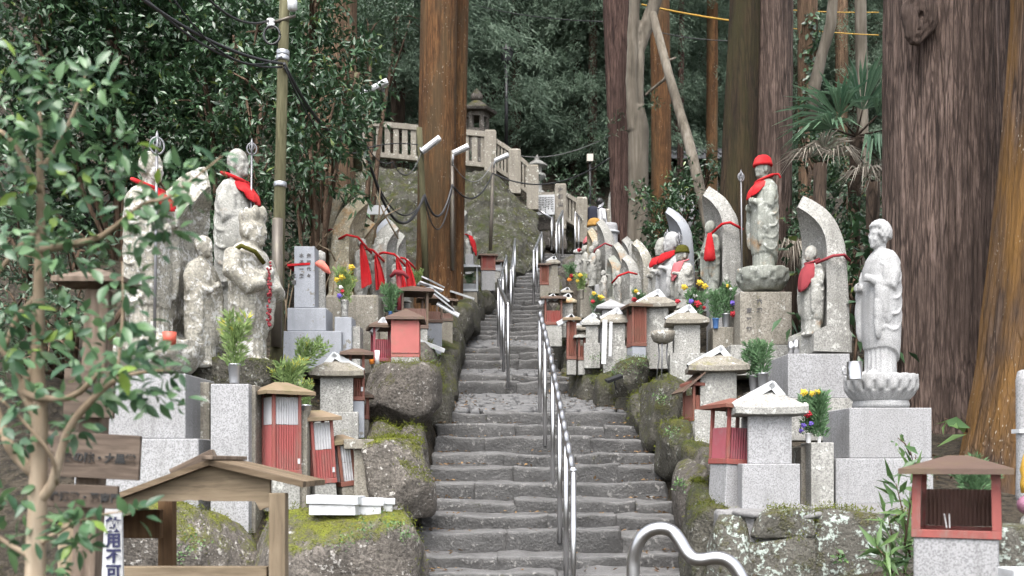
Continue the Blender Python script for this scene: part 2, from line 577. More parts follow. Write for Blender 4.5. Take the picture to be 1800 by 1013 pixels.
M['rock_lichen'] = stone_mat('lichen_patched_wall_stone', (0.12, 0.113, 0.096), (0.05, 0.047, 0.04), grain=45, grain_amt=0.2, stain=0.9, stain_scale=2.6, lichen=0.45, lichen_col=(0.36, 0.41, 0.37), moss=0.42, moss_top=0.35, moss_col=(0.06, 0.062, 0.02), bump=0.9, bump_d=0.03)
M['moss_wall'] = stone_mat('mossy_masonry', (0.105, 0.10, 0.08), (0.048, 0.046, 0.036), grain=18, grain_amt=0.2, stain=1.0, stain_scale=1.8, lichen=0.05, moss=0.60, moss_top=0.2, moss_col=(0.058, 0.074, 0.016), bump=1.0, bump_d=0.05, streak=.7)
M['mortar'] = stone_mat('cement_mortar', (0.20, 0.196, 0.196), (0.12, 0.116, 0.112), grain=60, grain_amt=0.15, stain=0.9, moss=.12, moss_col=(.06, .06, .025), bump=0.5)
M['fence_stone'] = stone_mat('pale_fence_granite', (0.265, 0.24, 0.20), (0.165, 0.148, 0.118), grain=50, grain_amt=0.15, stain=0.8, stain_scale=2, lichen=0.1, moss=0.15, moss_top=0.3, moss_col=(0.09, 0.085, 0.035), bump=0.3, streak=.4)
M['earth'] = stone_mat('leaf_littered_earth', (0.06, 0.048, 0.033), (0.03, 0.025, 0.018), grain=14, grain_amt=0.3, stain=0.9, stain_scale=0.8, moss=0.25, moss_top=0.1, moss_col=(0.04, 0.05, 0.015), bump=1.0, bump_d=0.08)
M['bark_big'] = bark_mat('cedar_bark', (0.062, 0.043, 0.035), (0.140, 0.100, 0.083), (0.235, 0.180, 0.155), fis=13, bump=1.0)
M['bark_purple'] = bark_mat('reddish_cedar_bark', (0.048, 0.028, 0.023), (0.092, 0.056, 0.045), (0.155, 0.104, 0.086), fis=13, bump=1.0)
M['bark_orange'] = bark_mat('orange_algae_bark', (0.065, 0.031, 0.013), (0.145, 0.072, 0.028), (0.23, 0.13, 0.06), moss=((0.055, 0.038, 0.02), 0.4), fis=12, bump=0.9, specks=0.5, crackw=.07)
M['bark_mossy'] = bark_mat('mossy_orange_bark', (0.062, 0.040, 0.028), (0.13, 0.088, 0.064), (0.21, 0.16, 0.13), moss=((0.165, 0.085, 0.022), 0.6), fis=12, bump=1.0, specks=0.6)
M['bark_darkgreen'] = bark_mat('algae_stained_bark', (0.024, 0.016, 0.010), (0.046, 0.030, 0.016), (0.068, 0.048, 0.026), moss=((0.030, 0.027, 0.010), 0.4), fis=13, bump=1.0)
M['bark_tan'] = bark_mat('tan_cedar_bark', (0.09, 0.058, 0.036), (0.17, 0.11, 0.07), (0.25, 0.17, 0.115), fis=13, bump=0.9)
M['bark_grey'] = bark_mat('smooth_grey_bark', (0.105, 0.09, 0.07), (0.165, 0.145, 0.118), (0.235, 0.212, 0.18), fis=4, bump=0.3, crackw=.03)
M['bark_dark'] = bark_mat('dark_far_bark', (0.05, 0.036, 0.027), (0.085, 0.06, 0.044), (0.13, 0.092, 0.07), fis=10, bump=0.6)
M['twig'] = bark_mat('brown_twig', (0.09, 0.06, 0.04), (0.15, 0.10, 0.07), (0.2, 0.15, 0.1), fis=10, bump=0.3)
M['fg_bark'] = bark_mat('pale_young_bark', (0.24, 0.18, 0.12), (0.36, 0.28, 0.20), (0.46, 0.39, 0.30), fis=5, bump=0.25, crackw=0)
M['bamboo'] = bark_mat('green_pole', (0.075, 0.07, 0.038), (0.115, 0.108, 0.062), (0.17, 0.16, 0.10), fis=9, bump=0.1, crackw=0)
M['wood_new'] = bark_mat('pale_cut_timber', (0.20, 0.155, 0.105), (0.285, 0.225, 0.155), (0.36, 0.295, 0.215), fis=9, bump=0.15, crackw=.02)
M['wood_dark'] = bark_mat('weathered_board', (0.13, 0.098, 0.075), (0.20, 0.155, 0.12), (0.27, 0.22, 0.18), fis=10, bump=0.2, crackw=.03)
M['wood_under'] = bark_mat('brown_roof_board', (0.12, 0.07, 0.037), (0.19, 0.115, 0.06), (0.25, 0.16, 0.09), fis=8, bump=0.2, crackw=.03)
M['wood_new_h'] = bark_mat('pale_cut_timber_level', (0.20, 0.155, 0.105), (0.285, 0.225, 0.155), (0.36, 0.295, 0.215), fis=9, bump=0.15, crackw=.02, ax='x')
M['wood_dark_h'] = bark_mat('weathered_board_level', (0.10, 0.076, 0.06), (0.165, 0.128, 0.10), (0.22, 0.18, 0.15), fis=10, bump=0.2, crackw=.03, ax='x')
M['wood_under_h'] = bark_mat('brown_roof_board_level', (0.13, 0.095, 0.062), (0.20, 0.15, 0.10), (0.26, 0.20, 0.14), fis=8, bump=0.2, crackw=.03, ax='x')
M['camellia'] = leaf_mat('glossy_evergreen_leaf', (0.018, 0.042, 0.021), (0.058, 0.115, 0.050), rough=0.3, trans=0.12, spec=0.5, yellow=(0.13, 0.17, 0.04))
M['camellia_far'] = leaf_mat('shrub_leaf', (0.03, 0.056, 0.034), (0.082, 0.135, 0.076), rough=0.4, trans=0.2)
M['cedar_leaf'] = leaf_mat('cedar_needle', (0.05, 0.082, 0.058), (0.12, 0.172, 0.118), rough=0.55, trans=0.38, spec=0.35)
M['fg_leaf'] = leaf_mat('young_tree_leaf', (0.032, 0.085, 0.042), (0.11, 0.20, 0.085), rough=0.36, trans=0.3, spec=0.5, yellow=(0.20, 0.30, 0.06))
M['cypress'] = leaf_mat('cut_cypress_sprig', (0.10, 0.17, 0.06), (0.25, 0.34, 0.13), rough=0.6, trans=0.3, spec=0.2, yellow=(0.48, 0.42, 0.07))
M['cypress_green'] = leaf_mat('green_cypress_sprig', (0.05, 0.10, 0.05), (0.13, 0.23, 0.11), rough=0.6, trans=0.25, spec=0.2)
M['palm'] = leaf_mat('palm_frond', (0.055, 0.12, 0.07), (0.16, 0.26, 0.165), rough=0.36, trans=0.25)
M['dry_palm'] = leaf_mat('dry_palm_frond', (0.15, 0.13, 0.105), (0.33, 0.30, 0.255), rough=0.7, trans=0.2, spec=0.2)
M['weed'] = leaf_mat('small_weed_leaf', (0.04, 0.09, 0.03), (0.13, 0.22, 0.07), rough=0.45, trans=0.2)
M['moss'] = leaf_mat('moss_tuft', (0.045, 0.055, 0.010), (0.14, 0.16, 0.022), rough=0.8, trans=0.15, spec=0.1)
M['dead_leaf'] = leaf_mat('fallen_leaf', (0.09, 0.05, 0.025), (0.24, 0.15, 0.07), rough=0.7, trans=0.1, spec=0.2)
M['steel'] = plain_mat('brushed_steel', (0.50, 0.50, 0.51), 0.3, 1.0, 0.05, 12)
M['zinc'] = plain_mat('galvanised_tin', (0.38, 0.39, 0.41), 0.42, 0.8, 0.12, 10)
M['white_tin'] = plain_mat('white_sheet_metal', (0.52, 0.535, 0.55), 0.4, 0.15, 0.08, 7, dirt=((0.24, 0.235, 0.23), 0.6))
M['dark_tin'] = plain_mat('grey_sheet_edge', (0.25, 0.26, 0.27), 0.5, 0.3, 0.15, 9)
M['red'] = plain_mat('red_cloth', (0.36, 0.014, 0.018), 0.9, 0, 0.3, 7, 0.6, 0.15, dirt=((0.40, 0.06, 0.055), 0.5))
M['red_dark'] = plain_mat('faded_dark_red_cloth', (0.21, 0.035, 0.042), 0.9, 0, 0.25, 9, 0.3, 0.2)
M['pink'] = plain_mat('sun_faded_pink_cloth', (0.40, 0.12, 0.13), 0.9, 0, 0.15, 8, 0.2, 0.2)
M['salmon'] = plain_mat('salmon_cloth', (0.62, 0.17, 0.13), 0.9, 0, 0.15, 12, 0.2, 0.2)
M['green_knit'] = plain_mat('olive_knit', (0.065, 0.062, 0.012), 0.95, 0, 0.3, 40, 0.8, 0.1)
M['tan_knit'] = plain_mat('tan_knit', (0.30, 0.17, 0.05), 0.95, 0, 0.3, 40, 0.8, 0.1)
M['red_paint'] = plain_mat('faded_red_paint', (0.24, 0.068, 0.058), 0.6, 0, 0.3, 7, 0.15, 0.3, dirt=((0.19, 0.13, 0.11), 0.75), stretch=(2, 2, .7))
M['red_brown'] = plain_mat('red_brown_paint', (0.165, 0.062, 0.045), 0.6, 0, 0.2, 7, 0.1, 0.3, dirt=((0.10, 0.065, 0.045), 0.6))
M['maroon'] = plain_mat('maroon_corrugated', (0.24, 0.055, 0.07), 0.55, 0, 0.2, 7, 0.1, 0.3, dirt=((0.20, 0.12, 0.12), 0.5))
M['pink_panel'] = plain_mat('bleached_red_panel', (0.33, 0.10, 0.09), 0.6, 0, 0.25, 4, 0.05, 0.3, dirt=((0.17, 0.135, 0.09), 0.85))
M['corr_red'] = plain_mat('red_corrugated_sheet', (0.27, 0.072, 0.068), 0.55, 0, 0.2, 5, 0, 0.3, dirt=((0.20, 0.12, 0.10), 0.65), stretch=(2, 2, .5))
M['corr_pale'] = plain_mat('pale_corrugated_sheet', (0.42, 0.415, 0.43), 0.5, 0, 0.1, 5, 0, 0.4, dirt=((0.2, 0.195, 0.19), 0.6))
M['corr_brown'] = plain_mat('brown_corrugated_sheet', (0.20, 0.12, 0.10), 0.6, 0, 0.15, 5, 0, 0.3, dirt=((0.14, 0.10, 0.07), 0.5))
M['roof_brown'] = plain_mat('rusty_brown_roof_sheet', (0.098, 0.063, 0.048), 0.55, 0.1, 0.3, 5, 0.15, 0.4, dirt=((0.12, 0.095, 0.045), 0.6))
M['roof_tan'] = plain_mat('mossy_tan_roof_board', (0.19, 0.14, 0.092), 0.75, 0, 0.2, 5, 0.2, 0.3, dirt=((0.12, 0.11, 0.05), 0.7))
M['black'] = plain_mat('black_metal', (0.02, 0.02, 0.022), 0.45, 0.3, 0.2, 8)
M['rubber'] = plain_mat('black_cable', (0.018, 0.018, 0.02), 0.5, 0, 0.2, 8)
M['grey_cable'] = plain_mat('grey_cable', (0.16, 0.16, 0.16), 0.5, 0, 0.2, 8)
M['yellow'] = plain_mat('yellow_guard', (0.40, 0.235, 0.03), 0.5, 0, 0.15, 8)
M['iron'] = plain_mat('grey_iron', (0.20, 0.20, 0.21), 0.5, 0.6, 0.2, 10)
M['rust_pole'] = plain_mat('brown_steel_pole', (0.10, 0.085, 0.07), 0.45, 0.3, 0.2, 6, dirt=((0.16, 0.15, 0.09), 0.5))
M['white'] = plain_mat('white_paint', (0.48, 0.49, 0.50), 0.5, 0, 0.08, 6, dirt=((0.26, 0.25, 0.24), 0.6))
M['ink'] = plain_mat('black_ink', (0.02, 0.02, 0.02), 0.8, 0, 0.2, 8)
M['ink_blue'] = plain_mat('dark_blue_ink', (0.02, 0.022, 0.07), 0.7, 0, 0.2, 8)
M['carved'] = plain_mat('shadowed_carving', (0.09, 0.085, 0.085), 0.9, 0, 0.2, 8)
M['terracotta'] = plain_mat('red_plastic_cup', (0.42, 0.075, 0.045), 0.5, 0, 0.1, 5)
M['flower_yellow'] = plain_mat('yellow_petal', (0.55, 0.38, 0.03), 0.7, 0, 0.15, 30)
M['flower_red'] = plain_mat('red_petal', (0.34, 0.010, 0.022), 0.7, 0, 0.2, 30)
M['flower_purple'] = plain_mat('purple_petal', (0.14, 0.09, 0.42), 0.7, 0, 0.2, 30)
M['flower_white'] = plain_mat('white_petal', (0.70, 0.68, 0.66), 0.7, 0, 0.1, 30)
M['flower_orange'] = plain_mat('orange_petal', (0.70, 0.22, 0.03), 0.7, 0, 0.1, 30)
M['vase_blue'] = plain_mat('blue_vase', (0.06, 0.14, 0.32), 0.4)
M['plastic_white'] = plain_mat('white_plastic', (0.7, 0.7, 0.7), 0.4, 0, 0.03)
M['blue_plastic'] = plain_mat('blue_plastic', (0.02, 0.25, 0.62), 0.4, 0, 0.05)
M['navy'] = plain_mat('navy_fabric', (0.018, 0.02, 0.035), 0.9, 0, 0.2, 20)
M['shirt'] = plain_mat('white_shirt_fabric', (0.62, 0.62, 0.64), 0.9, 0, 0.05, 8)
M['skin'] = plain_mat('skin', (0.45, 0.28, 0.2), 0.6, 0, 0.05)
M['hair'] = plain_mat('black_hair', (0.012, 0.011, 0.011), 0.5, 0, 0.2, 20)
M['roof_tile'] = plain_mat('dark_roof_tile', (0.075, 0.078, 0.085), 0.55, 0, 0.2, 6)
M['plaster'] = plain_mat('pale_plaster', (0.5, 0.47, 0.42), 0.9, 0, 0.1, 2)
# ------------------------------------------------------------------ stairway profile
# (d of the nosing, z of the tread at the nosing); a tuple of three = a sloping paved landing up to that d, z
STEPS = [(7.45, 0.16), (7.8, 0.32), (8.15, 0.49), (8.5, .643), (8.85, .775), (9.2, .951), (9.55, 1.10), (9.9, 1.231), (10.25, 1.403), (10.6, 1.578),
         (10.95, 1.718), (11.3, 1.903), (11.65, 2.075), (12.0, 2.243),
         (14.3, 2.817), (14.65, 2.932), (15.9, 3.296), (16.25, 3.447), (16.6, 3.587)]
_d = 18.0
for v in (589, 582, 574, 566.7, 558.7, 552, 544, 535.5, 528, 521, 513, 506, 498.5, 491, 484, 477, 470, 463.5, 457, 450.5, 444):
    STEPS.append((_d, Zv(v, _d)))
    _d += 0.33
LAND = {12.0: (14.3, 2.625), 14.65: (15.9, 3.152), 16.6: (18.0, 3.876)}
TOP_D, TOP_Z = STEPS[-1]
def xl(d):
    return float(np.interp(d, [0, 12.0, 12.6, 14, 17.5, 18.5, 20.6, 22, 24.6], [-.84, -.84, -.88, -.95, -1.0, -.8, -.72, -.35, .25]))
def xr(d):
    return float(np.interp(d, [0, 11.9, 12.2, 14.2, 16, 21, 22.5, 24.6], [1.58, 1.57, 1.5, .95, .88, .95, 1.1, 1.75]))
_sd = [0, 7.44] + [s[0] for s in STEPS] + [26.5, 30]
_sz = [0, 0] + [s[1] for s in STEPS] + [TOP_Z + 0.05, TOP_Z + 0.1]
def zs(d):
    return float(np.interp(d, _sd, _sz))

stair = bpy.data.objects.new("stone_stairs", None)
COL.objects.link(stair)
stair["kind"] = "structure"
nseed = 0
for i, (d, z) in enumerate(STEPS):
    dn = STEPS[i + 1][0] if i + 1 < len(STEPS) else d + 1.2
    if d in LAND:
        dn = d + 0.32
    a, b = xl(d) - 0.05, xr(d) + 0.05
    x = a
    rr = random.Random(i * 17 + 3)
    while x < b - 0.05:
        w = rr.uniform(0.5, 1.35)
        if b - x - w < 0.35:
            w = b - x
        nseed += 1
        hgt = 0.34
        jit = rr.uniform(-0.022, 0.022)
        ztop = z + rr.uniform(-0.016, 0.014)
        hx, hy, hz = w / 2 + 0.022, (dn - d + 0.10) / 2, hgt / 2
        me = rbox_mesh("step_stone", hx, hy, hz, rr.uniform(0.016, 0.032), n=(16, 5, 7), rough=0.048, seed=nseed, freq=3.1)
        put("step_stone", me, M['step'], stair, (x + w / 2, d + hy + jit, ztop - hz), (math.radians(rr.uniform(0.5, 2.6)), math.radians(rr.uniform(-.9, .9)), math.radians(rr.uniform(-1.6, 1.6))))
        x += w
# cobbled landings: flat stones laid in a slope
for d0, (d1, z1) in LAND.items():
    z0 = zs(d0)
    Vs, Fs, off = [], [], 0
    y = d0 + 0.28
    row = 0
    while y < d1 + 0.05:
        dep = random.uniform(0.10, 0.19)
        a, b = xl(y) - 0.1, xr(y) + 0.1
        x = a + random.uniform(-0.1, 0)
        while x < b:
            w = random.uniform(0.14, 0.36)
            t = (y - d0) / (d1 - d0)
            row += 1
            V, Fc = rbox_arrays(w / 2 - 0.008, dep / 2 - 0.008, 0.05, 0.022, n=(4, 3, 2), rough=0.012, seed=row + 900, freq=5)
            V = V + np.array([x + w / 2, y + dep / 2 + random.uniform(-.02, .02), z0 + (z1 - z0) * t - 0.045 + random.uniform(-0.008, 0.010)])
            Vs.append(V); Fs.append(Fc + off); off += len(V)
            x += w
        y += dep
    o = put("landing_paving", mesh_np("landing_paving", np.concatenate(Vs), np.concatenate(Fs), True), M['paving'], stair)
    o["kind"] = "stuff"

# ------------------------------------------------------------------ terrain: one sheet through measured ground points
CP = [(-1.2, 1, 0), (-5, 1, 0), (-14, 1, .4), (-1.2, 5, 0), (-4, 5, 0), (-9, 5, .6), (-1.3, 7.2, 0.05), (-4, 7.2, .2), (-9, 7.2, 1.2),
      (-1.1, 8.3, .9), (-2.5, 8.3, 1.05), (-4, 8.3, 1.3), (-9, 8.6, 2.4),
      (-1.2, 9.3, 1.2), (-2.2, 9.3, 1.35), (-3.5, 9.6, 1.8), (-1.2, 10.4, 1.55), (-1.9, 10.5, 1.75), (-3.5, 10.8, 2.3),
      (-1.3, 11.3, 2.2), (-2.3, 11.5, 2.5), (-4, 12, 3.0), (-9, 12, 5.0), (-1.2, 13, 2.8), (-2, 13, 3.4), (-3.5, 13.5, 3.9),
      (-1.3, 14.5, 3.1), (-1.3, 17, 4.2), (-3, 17, 4.9), (-9, 16, 7.4), (-1.1, 20, 5.2), (-3, 20, 6), (-9, 20, 9.5),
      (-.6, 22.5, 5.8), (0, 24, 6.3), (-3, 22.5, 6.5), (-6, 26.3, 9.1), (-2, 26.5, 9.1), (0.3, 26.5, 8.6), (-9, 27, 12), (-20, 12, 9), (-20, 27, 17),
      (1.9, 1, 0), (5, 1, 0), (14, 1, .2), (1.9, 5, 0), (4, 5, 0.0), (9, 5, .5), (1.9, 6.9, .05), (4, 6.9, .1),
      (1.9, 8.0, .95), (3, 8.0, 1.0), (4, 8.1, 1.05), (6, 8.2, 1.4), (1.9, 9.2, 1.4), (3, 9.2, 1.5), (4.5, 9.5, 1.6),
      (2, 10.2, 1.6), (2.5, 10.4, 1.9), (4, 10.5, 1.75), (7, 10, 2.2), (1.8, 11.5, 2.2), (2.6, 11.5, 2.4), (4.5, 12, 2.7),
      (1.5, 12.6, 2.5), (2, 12.8, 2.75), (3, 13.5, 3.4), (6, 13, 3.6), (1.2, 13.6, 2.8), (1.7, 14, 3.1), (1.1, 15, 3.3), (1.6, 16, 4.0), (2.5, 16.5, 4.3), (5, 16, 4.8),
      (1.3, 18, 4.4), (2, 18, 4.8), (4, 19, 5.6), (1.4, 20.6, 5.5), (2.5, 21, 6.0), (2.2, 24, 6.8), (3, 24, 7.0), (6, 24, 8), (9, 20, 7.5), (20, 12, 5), (20, 24, 9),
      (1.2, 25.2, 6.9), (1.8, 26, 6.95), (2.6, 26, 6.95), (3.2, 27, 7.2), (4.5, 28, 8.2)]
for xx in (-45, -25, -12, -5, 0):
    CP += [(xx, 40, 19 + abs(xx) * .25), (xx, 62, 36), (xx, 110, 62)]
for xx in (5, 12, 25, 45):
    CP += [(xx, 40, 15), (xx, 62, 32), (xx, 110, 60)]
CP = np.array(CP, dtype=float)
def _rbf_fit(pts, vals):
    n = len(pts)
    A = np.zeros((n + 3, n + 3))
    r = np.linalg.norm(pts[:, None] - pts[None], axis=2)
    A[:n, :n] = r
    A[:n, n] = 1
    A[:n, n + 1:] = pts
    A[n, :n] = 1
    A[n + 1:, :n] = pts.T
    return np.linalg.solve(A, np.concatenate([vals, [0, 0, 0]]))
_w = _rbf_fit(CP[:, :2], CP[:, 2])
def terrain_raw(q):
    q = np.asarray(q, dtype=float)
    r = np.linalg.norm(q[:, None] - CP[None, :, :2], axis=2)
    return r @ _w[:-3] + _w[-3] + q @ _w[-2:]
def terrain(q):
    q = np.asarray(q, dtype=float)
    z = terrain_raw(q)
    z = z + 0.05 * fbm(np.c_[q * 1.7, np.zeros(len(q))], 3, 5)
    d = q[:, 1]
    L = np.interp(d, np.linspace(0, 25, 100), [xl(t) for t in np.linspace(0, 25, 100)])
    R = np.interp(d, np.linspace(0, 25, 100), [xr(t) for t in np.linspace(0, 25, 100)])
    ZS = np.interp(d, _sd, _sz) - 0.32 * (d > 7.3) * (d < 25) - 0.02
    out = np.maximum(L - q[:, 0], q[:, 0] - R)
    t = np.clip(out / 0.22, 0, 1)
    t = np.where(d > 25.2, 1, t)
    return ZS * (1 - t) + z * t
def ground_z(x, d):
    return float(terrain(np.array([[x, d]]))[0])
xs = np.concatenate([np.linspace(-160, -15, 16)[:-1], np.linspace(-15, -3.2, 40)[:-1], np.linspace(-3.2, 5, 110), np.linspace(5, 15, 34)[1:], np.linspace(15, 160, 16)[1:]])
ds = np.concatenate([np.linspace(-60, 0, 9)[:-1], np.linspace(0, 28, 230), np.linspace(28, 62, 50)[1:], np.linspace(62, 160, 12)[1:]])
G = np.array([[(x, d) for x in xs] for d in ds]).reshape(-1, 2)
GZ = np.where(G[:, 1] < 1, np.maximum(0, 0.02 * (np.abs(G[:, 0]) - 8)) * 0, terrain(np.maximum(G, [-400, 1.0])))
nx = len(xs)
idx = np.arange(len(G)).reshape(len(ds), nx)
quads = np.stack([idx[:-1, :-1], idx[:-1, 1:], idx[1:, 1:], idx[1:, :-1]], -1).reshape(-1, 4)
ground = put("ground", mesh_np("ground", np.c_[G, GZ], quads, True), M['earth'])
ground["kind"] = "structure"

# ------------------------------------------------------------------ boulders and retaining walls
MOSSY = []
def rock(name, u0, u1, v0, v1, d, dep, mat='rock', boxy=4.0, rough=0.12, seed=1, sub=4, parent=None, label=None, cat='boulder', rz=0.0, sink=0.0):
    c = P((u0 + u1) / 2, (v0 + v1) / 2, d)
    sx, sz = S(u1 - u0, d) / 2, S(v1 - v0, d) / 2
    me = rock_mesh(name, sx, dep / 2, sz + sink / 2, boxy, rough, seed, sub)
    o = put(name, me, M[mat], parent, (c.x, d + dep / 2, c.z - sink / 2), (0, 0, rz))
    if mat.startswith('rock') and d < 13.5:
        MOSSY.append((o, mat))
    if label:
        tag(o, label, cat)
    return o
rock("boulder", 345, 742, 900, 1075, 7.55, 1.1, 'rock_mosstop', 6, 0.12, 1, 5, label="broad moss-topped boulder at the stair foot, under the white trays", sink=.3)
rock("boulder", 90, 430, 885, 1100, 7.6, 1.2, 'rock_mosstop', 4, 0.14, 21, 5, label="dark boulder seen under the roof of the wooden water shelter", sink=.2)
rock("boulder", 628, 757, 772, 915, 8.75, 0.75, 'rock_mosstop', 7, 0.10, 2, 5, label="squarish boulder with bright moss top beside the lower steps")
rock("boulder", 638, 768, 632, 752, 10.75, 1.0, 'rock', 4.5, 0.10, 3, 5, label="large rounded boulder with black stains under the pink panel box")
for (a, b, c, e, d, dp, sd) in ((630, 690, 742, 790, 10.2, .6, 4), (672, 745, 748, 800, 10.3, .6, 5)):
    pass
lw = thing("retaining_wall", "mossy dry-stone retaining wall along the open side of the upper steps, below the brown offering huts", "stone wall")
for k, (u0, u1, v0, v1, d, dp, mt, bx) in enumerate([
        (632, 702, 742, 792, 10.1, .7, 'rock', 4), (690, 745, 745, 800, 10.15, .6, 'rock', 4),
        (738, 792, 672, 740, 11.7, .9, 'rock_mossy', 4), (735, 800, 618, 690, 12.9, .9, 'rock_mossy', 4), (700, 760, 590, 660, 12.6, .9, 'rock', 4),
        (752, 806, 585, 640, 14.2, 1.0, 'rock_mossy', 5), (765, 812, 545, 610, 15.2, 1.1, 'rock_mossy', 5), (775, 830, 525, 575, 16.3, 1.1, 'rock_mossy', 5),
        (795, 842, 520, 560, 17.4, 1.1, 'rock_mossy', 5), (800, 848, 500, 538, 18.6, 1.1, 'rock_mossy', 5), (820, 868, 492, 530, 19.7, 1.1, 'rock_mossy', 5),
        (850, 890, 480, 512, 20.6, 1.0, 'rock_mossy', 5), (868, 905, 470, 505, 21.4, 1.0, 'rock_mossy', 5), (750, 800, 500, 548, 17.6, 1.0, 'rock', 4),
        (700, 770, 560, 610, 14.0, .8, 'rock', 4)]):
    e = (u1 - u0) * .07
    rock("stone", u0 - e, u1 + e * .3, v0 - 1, v1 + e, d, dp * 1.15, mt, bx, 0.15, 30 + k, 3 if d > 14 else 4, lw, sink=.25)
rw = thing("retaining_wall", "mossy dry-stone wall of rounded stones beside the lower flight, under the stone offering houses", "stone wall")
for k, (u0, u1, v0, v1, d, dp, mt, bx) in enumerate([
        (1222, 1300, 890, 1075, 7.8, .8, 'rock_mossy', 4), (1206, 1266, 805, 905, 8.6, .8, 'rock', 3.4), (1222, 1282, 790, 880, 8.75, .8, 'rock', 4), 
        (1170, 1226, 735, 822, 9.9, .8, 'rock_mossy', 4), (1205, 1275, 775, 830, 9.5, .8, 'rock_mossy', 4), (1134, 1195, 665, 760, 11.0, .9, 'rock_mossy', 5), (1150, 1225, 655, 735, 11.3, .9, 'rock_mossy', 4),
        (1085, 1150, 625, 680, 12.0, .8, 'rock_mossy', 3.6), (1090, 1145, 665, 722, 12.1, .7, 'rock_mossy', 4), (1050, 1105, 640, 722, 12.5, .8, 'rock_mossy', 4), (1020, 1075, 650, 700, 13.2, .8, 'rock_mossy', 4),
        (1005, 1050, 640, 705, 13.7, .8, 'rock_mossy', 4), (1028, 1070, 610, 660, 13.4, .8, 'rock_mossy', 4), (985, 1030, 640, 695, 14.5, .8, 'rock_mossy', 4), (990, 1035, 600, 650, 14.8, .8, 'rock_mossy', 4),
        (978, 1025, 570, 625, 15.6, .9, 'rock_mossy', 4), (972, 1010, 575, 640, 16.4, .9, 'rock_mossy', 4), (965, 1005, 530, 590, 17.4, 1.0, 'rock_mossy', 4), (960, 1000, 500, 560, 18.6, 1.0, 'rock', 4),
        (962, 1000, 478, 525, 19.8, 1.0, 'rock', 4), (968, 1010, 465, 505, 21.0, 1.0, 'rock', 4), (985, 1030, 445, 485, 22.4, 1.0, 'rock', 4), (1005, 1045, 432, 470, 23.6, 1.0, 'rock', 4),
        (1230, 1300, 735, 790, 10.2, .7, 'rock_mossy', 4), (1195, 1240, 640, 690, 11.9, .7, 'rock', 4), (1110, 1150, 690, 730, 11.5, .5, 'rock_mossy', 4), (1218, 1262, 850, 960, 8.3, .5, 'rock_mossy', 4)]):
    e = (u1 - u0) * .07
    rock("stone", u0 - e * .3, u1 + e, v0 - 1, v1 + e, d, dp * 1.15, mt, bx, 0.15, 70 + k, 3 if d > 13 else 4, rw, sink=.2)
# front wall on the right: big flat-faced stones with mortar joints
fw = thing("stone_wall", "low wall of lichen-patched flat stones with cement joints, under the granite pedestal", "stone wall")
mor = MB()
mor.box(X(1262, 7.75), X(1640, 7.75), 7.78, 8.35, -0.2, Zv(897, 7.75))
mor.build("mortar", M['mortar'], fw, bevel=.03)
for k, (u0, u1, v0, v1) in enumerate([(1252, 1335, 905, 1070), (1322, 1440, 896, 948), (1318, 1452, 936, 1075), (1424, 1600, 897, 1070), (1580, 1660, 905, 1070)]):
    rock("stone", u0, u1, v0, v1, 7.66, .26, 'rock_lichen', 7, 0.10, 120 + k, 4, fw)
capm = MB()
capm.add(*(lambda V, Fc: (V.tolist(), Fc.tolist()))(*rbox_arrays((X(1645, 7.9) - X(1290, 7.9)) / 2, .30, .03, .025, n=(24, 6, 2), rough=.06, seed=5)))
capm.build("mortar_bed", M['mortar'], fw, True, (X(1467, 7.9), 8.02, Zv(893, 7.75) - .035))

# mossy masonry slope below the upper fence
def sheet_grid(name, rows, mat, parent=None, nu=40, rough=0.05, seed=0, thick=0.6, freq=1.2):
    """rows: list of polylines (same count) bottom to top; a thick noisy slab"""
    R = np.array([[list(p) for p in r] for r in rows], dtype=float)
    m, n, _ = R.shape
    tu = np.linspace(0, n - 1, nu)
    tv = np.linspace(0, m - 1, nu)
    A = np.stack([np.stack([np.interp(tu, range(n), R[i, :, c]) for c in range(3)], 1) for i in range(m)], 0)
    B = np.stack([np.stack([np.interp(tv, range(m), A[:, j, c]) for c in range(3)], 1) for j in range(nu)], 1)
    V = B.reshape(-1, 3)
    V = V + np.stack([fbm(V * freq + 5 * i, 4, seed + i) for i in range(3)], 1) * rough
    back = V + np.array([0, thick, -0.1])
    i0 = np.arange(nu * nu).reshape(nu, nu)
    q = np.stack([i0[:-1, :-1], i0[:-1, 1:], i0[1:, 1:], i0[1:, :-1]], -1).reshape(-1, 4)
    qb = q[:, ::-1] + nu * nu
    ring = np.concatenate([i0[0, :-1], i0[:-1, -1], i0[-1, :0:-1], i0[:0:-1, 0]])
    nxt = np.roll(ring, -1)
    side = np.stack([nxt, ring, ring + nu * nu, nxt + nu * nu], -1)
    return put(name, mesh_np(name, np.r_[V, back], np.r_[q, qb, side], True), mat, parent)
mw = sheet_grid("masonry_slope", [[P(560, 520, 22.0), P(700, 505, 22.0), P(830, 500, 22.0), P(880, 490, 22.2), P(950, 478, 23.2)],
                                   [P(565, 400, 23.6), P(700, 400, 23.4), P(830, 400, 23.3), P(890, 400, 23.3), P(951, 420, 23.9)],
                                   [P(570, 290, 25.0), P(700, 292, 24.6), P(830, 300, 24.4), P(868, 305, 24.4), P(943, 375, 24.4)]], M['moss_wall'], None, 110, 0.24, 3, 1.2, 1.6)
tag(mw, "steep mossy masonry slope below the pale stone fence", "retaining wall")
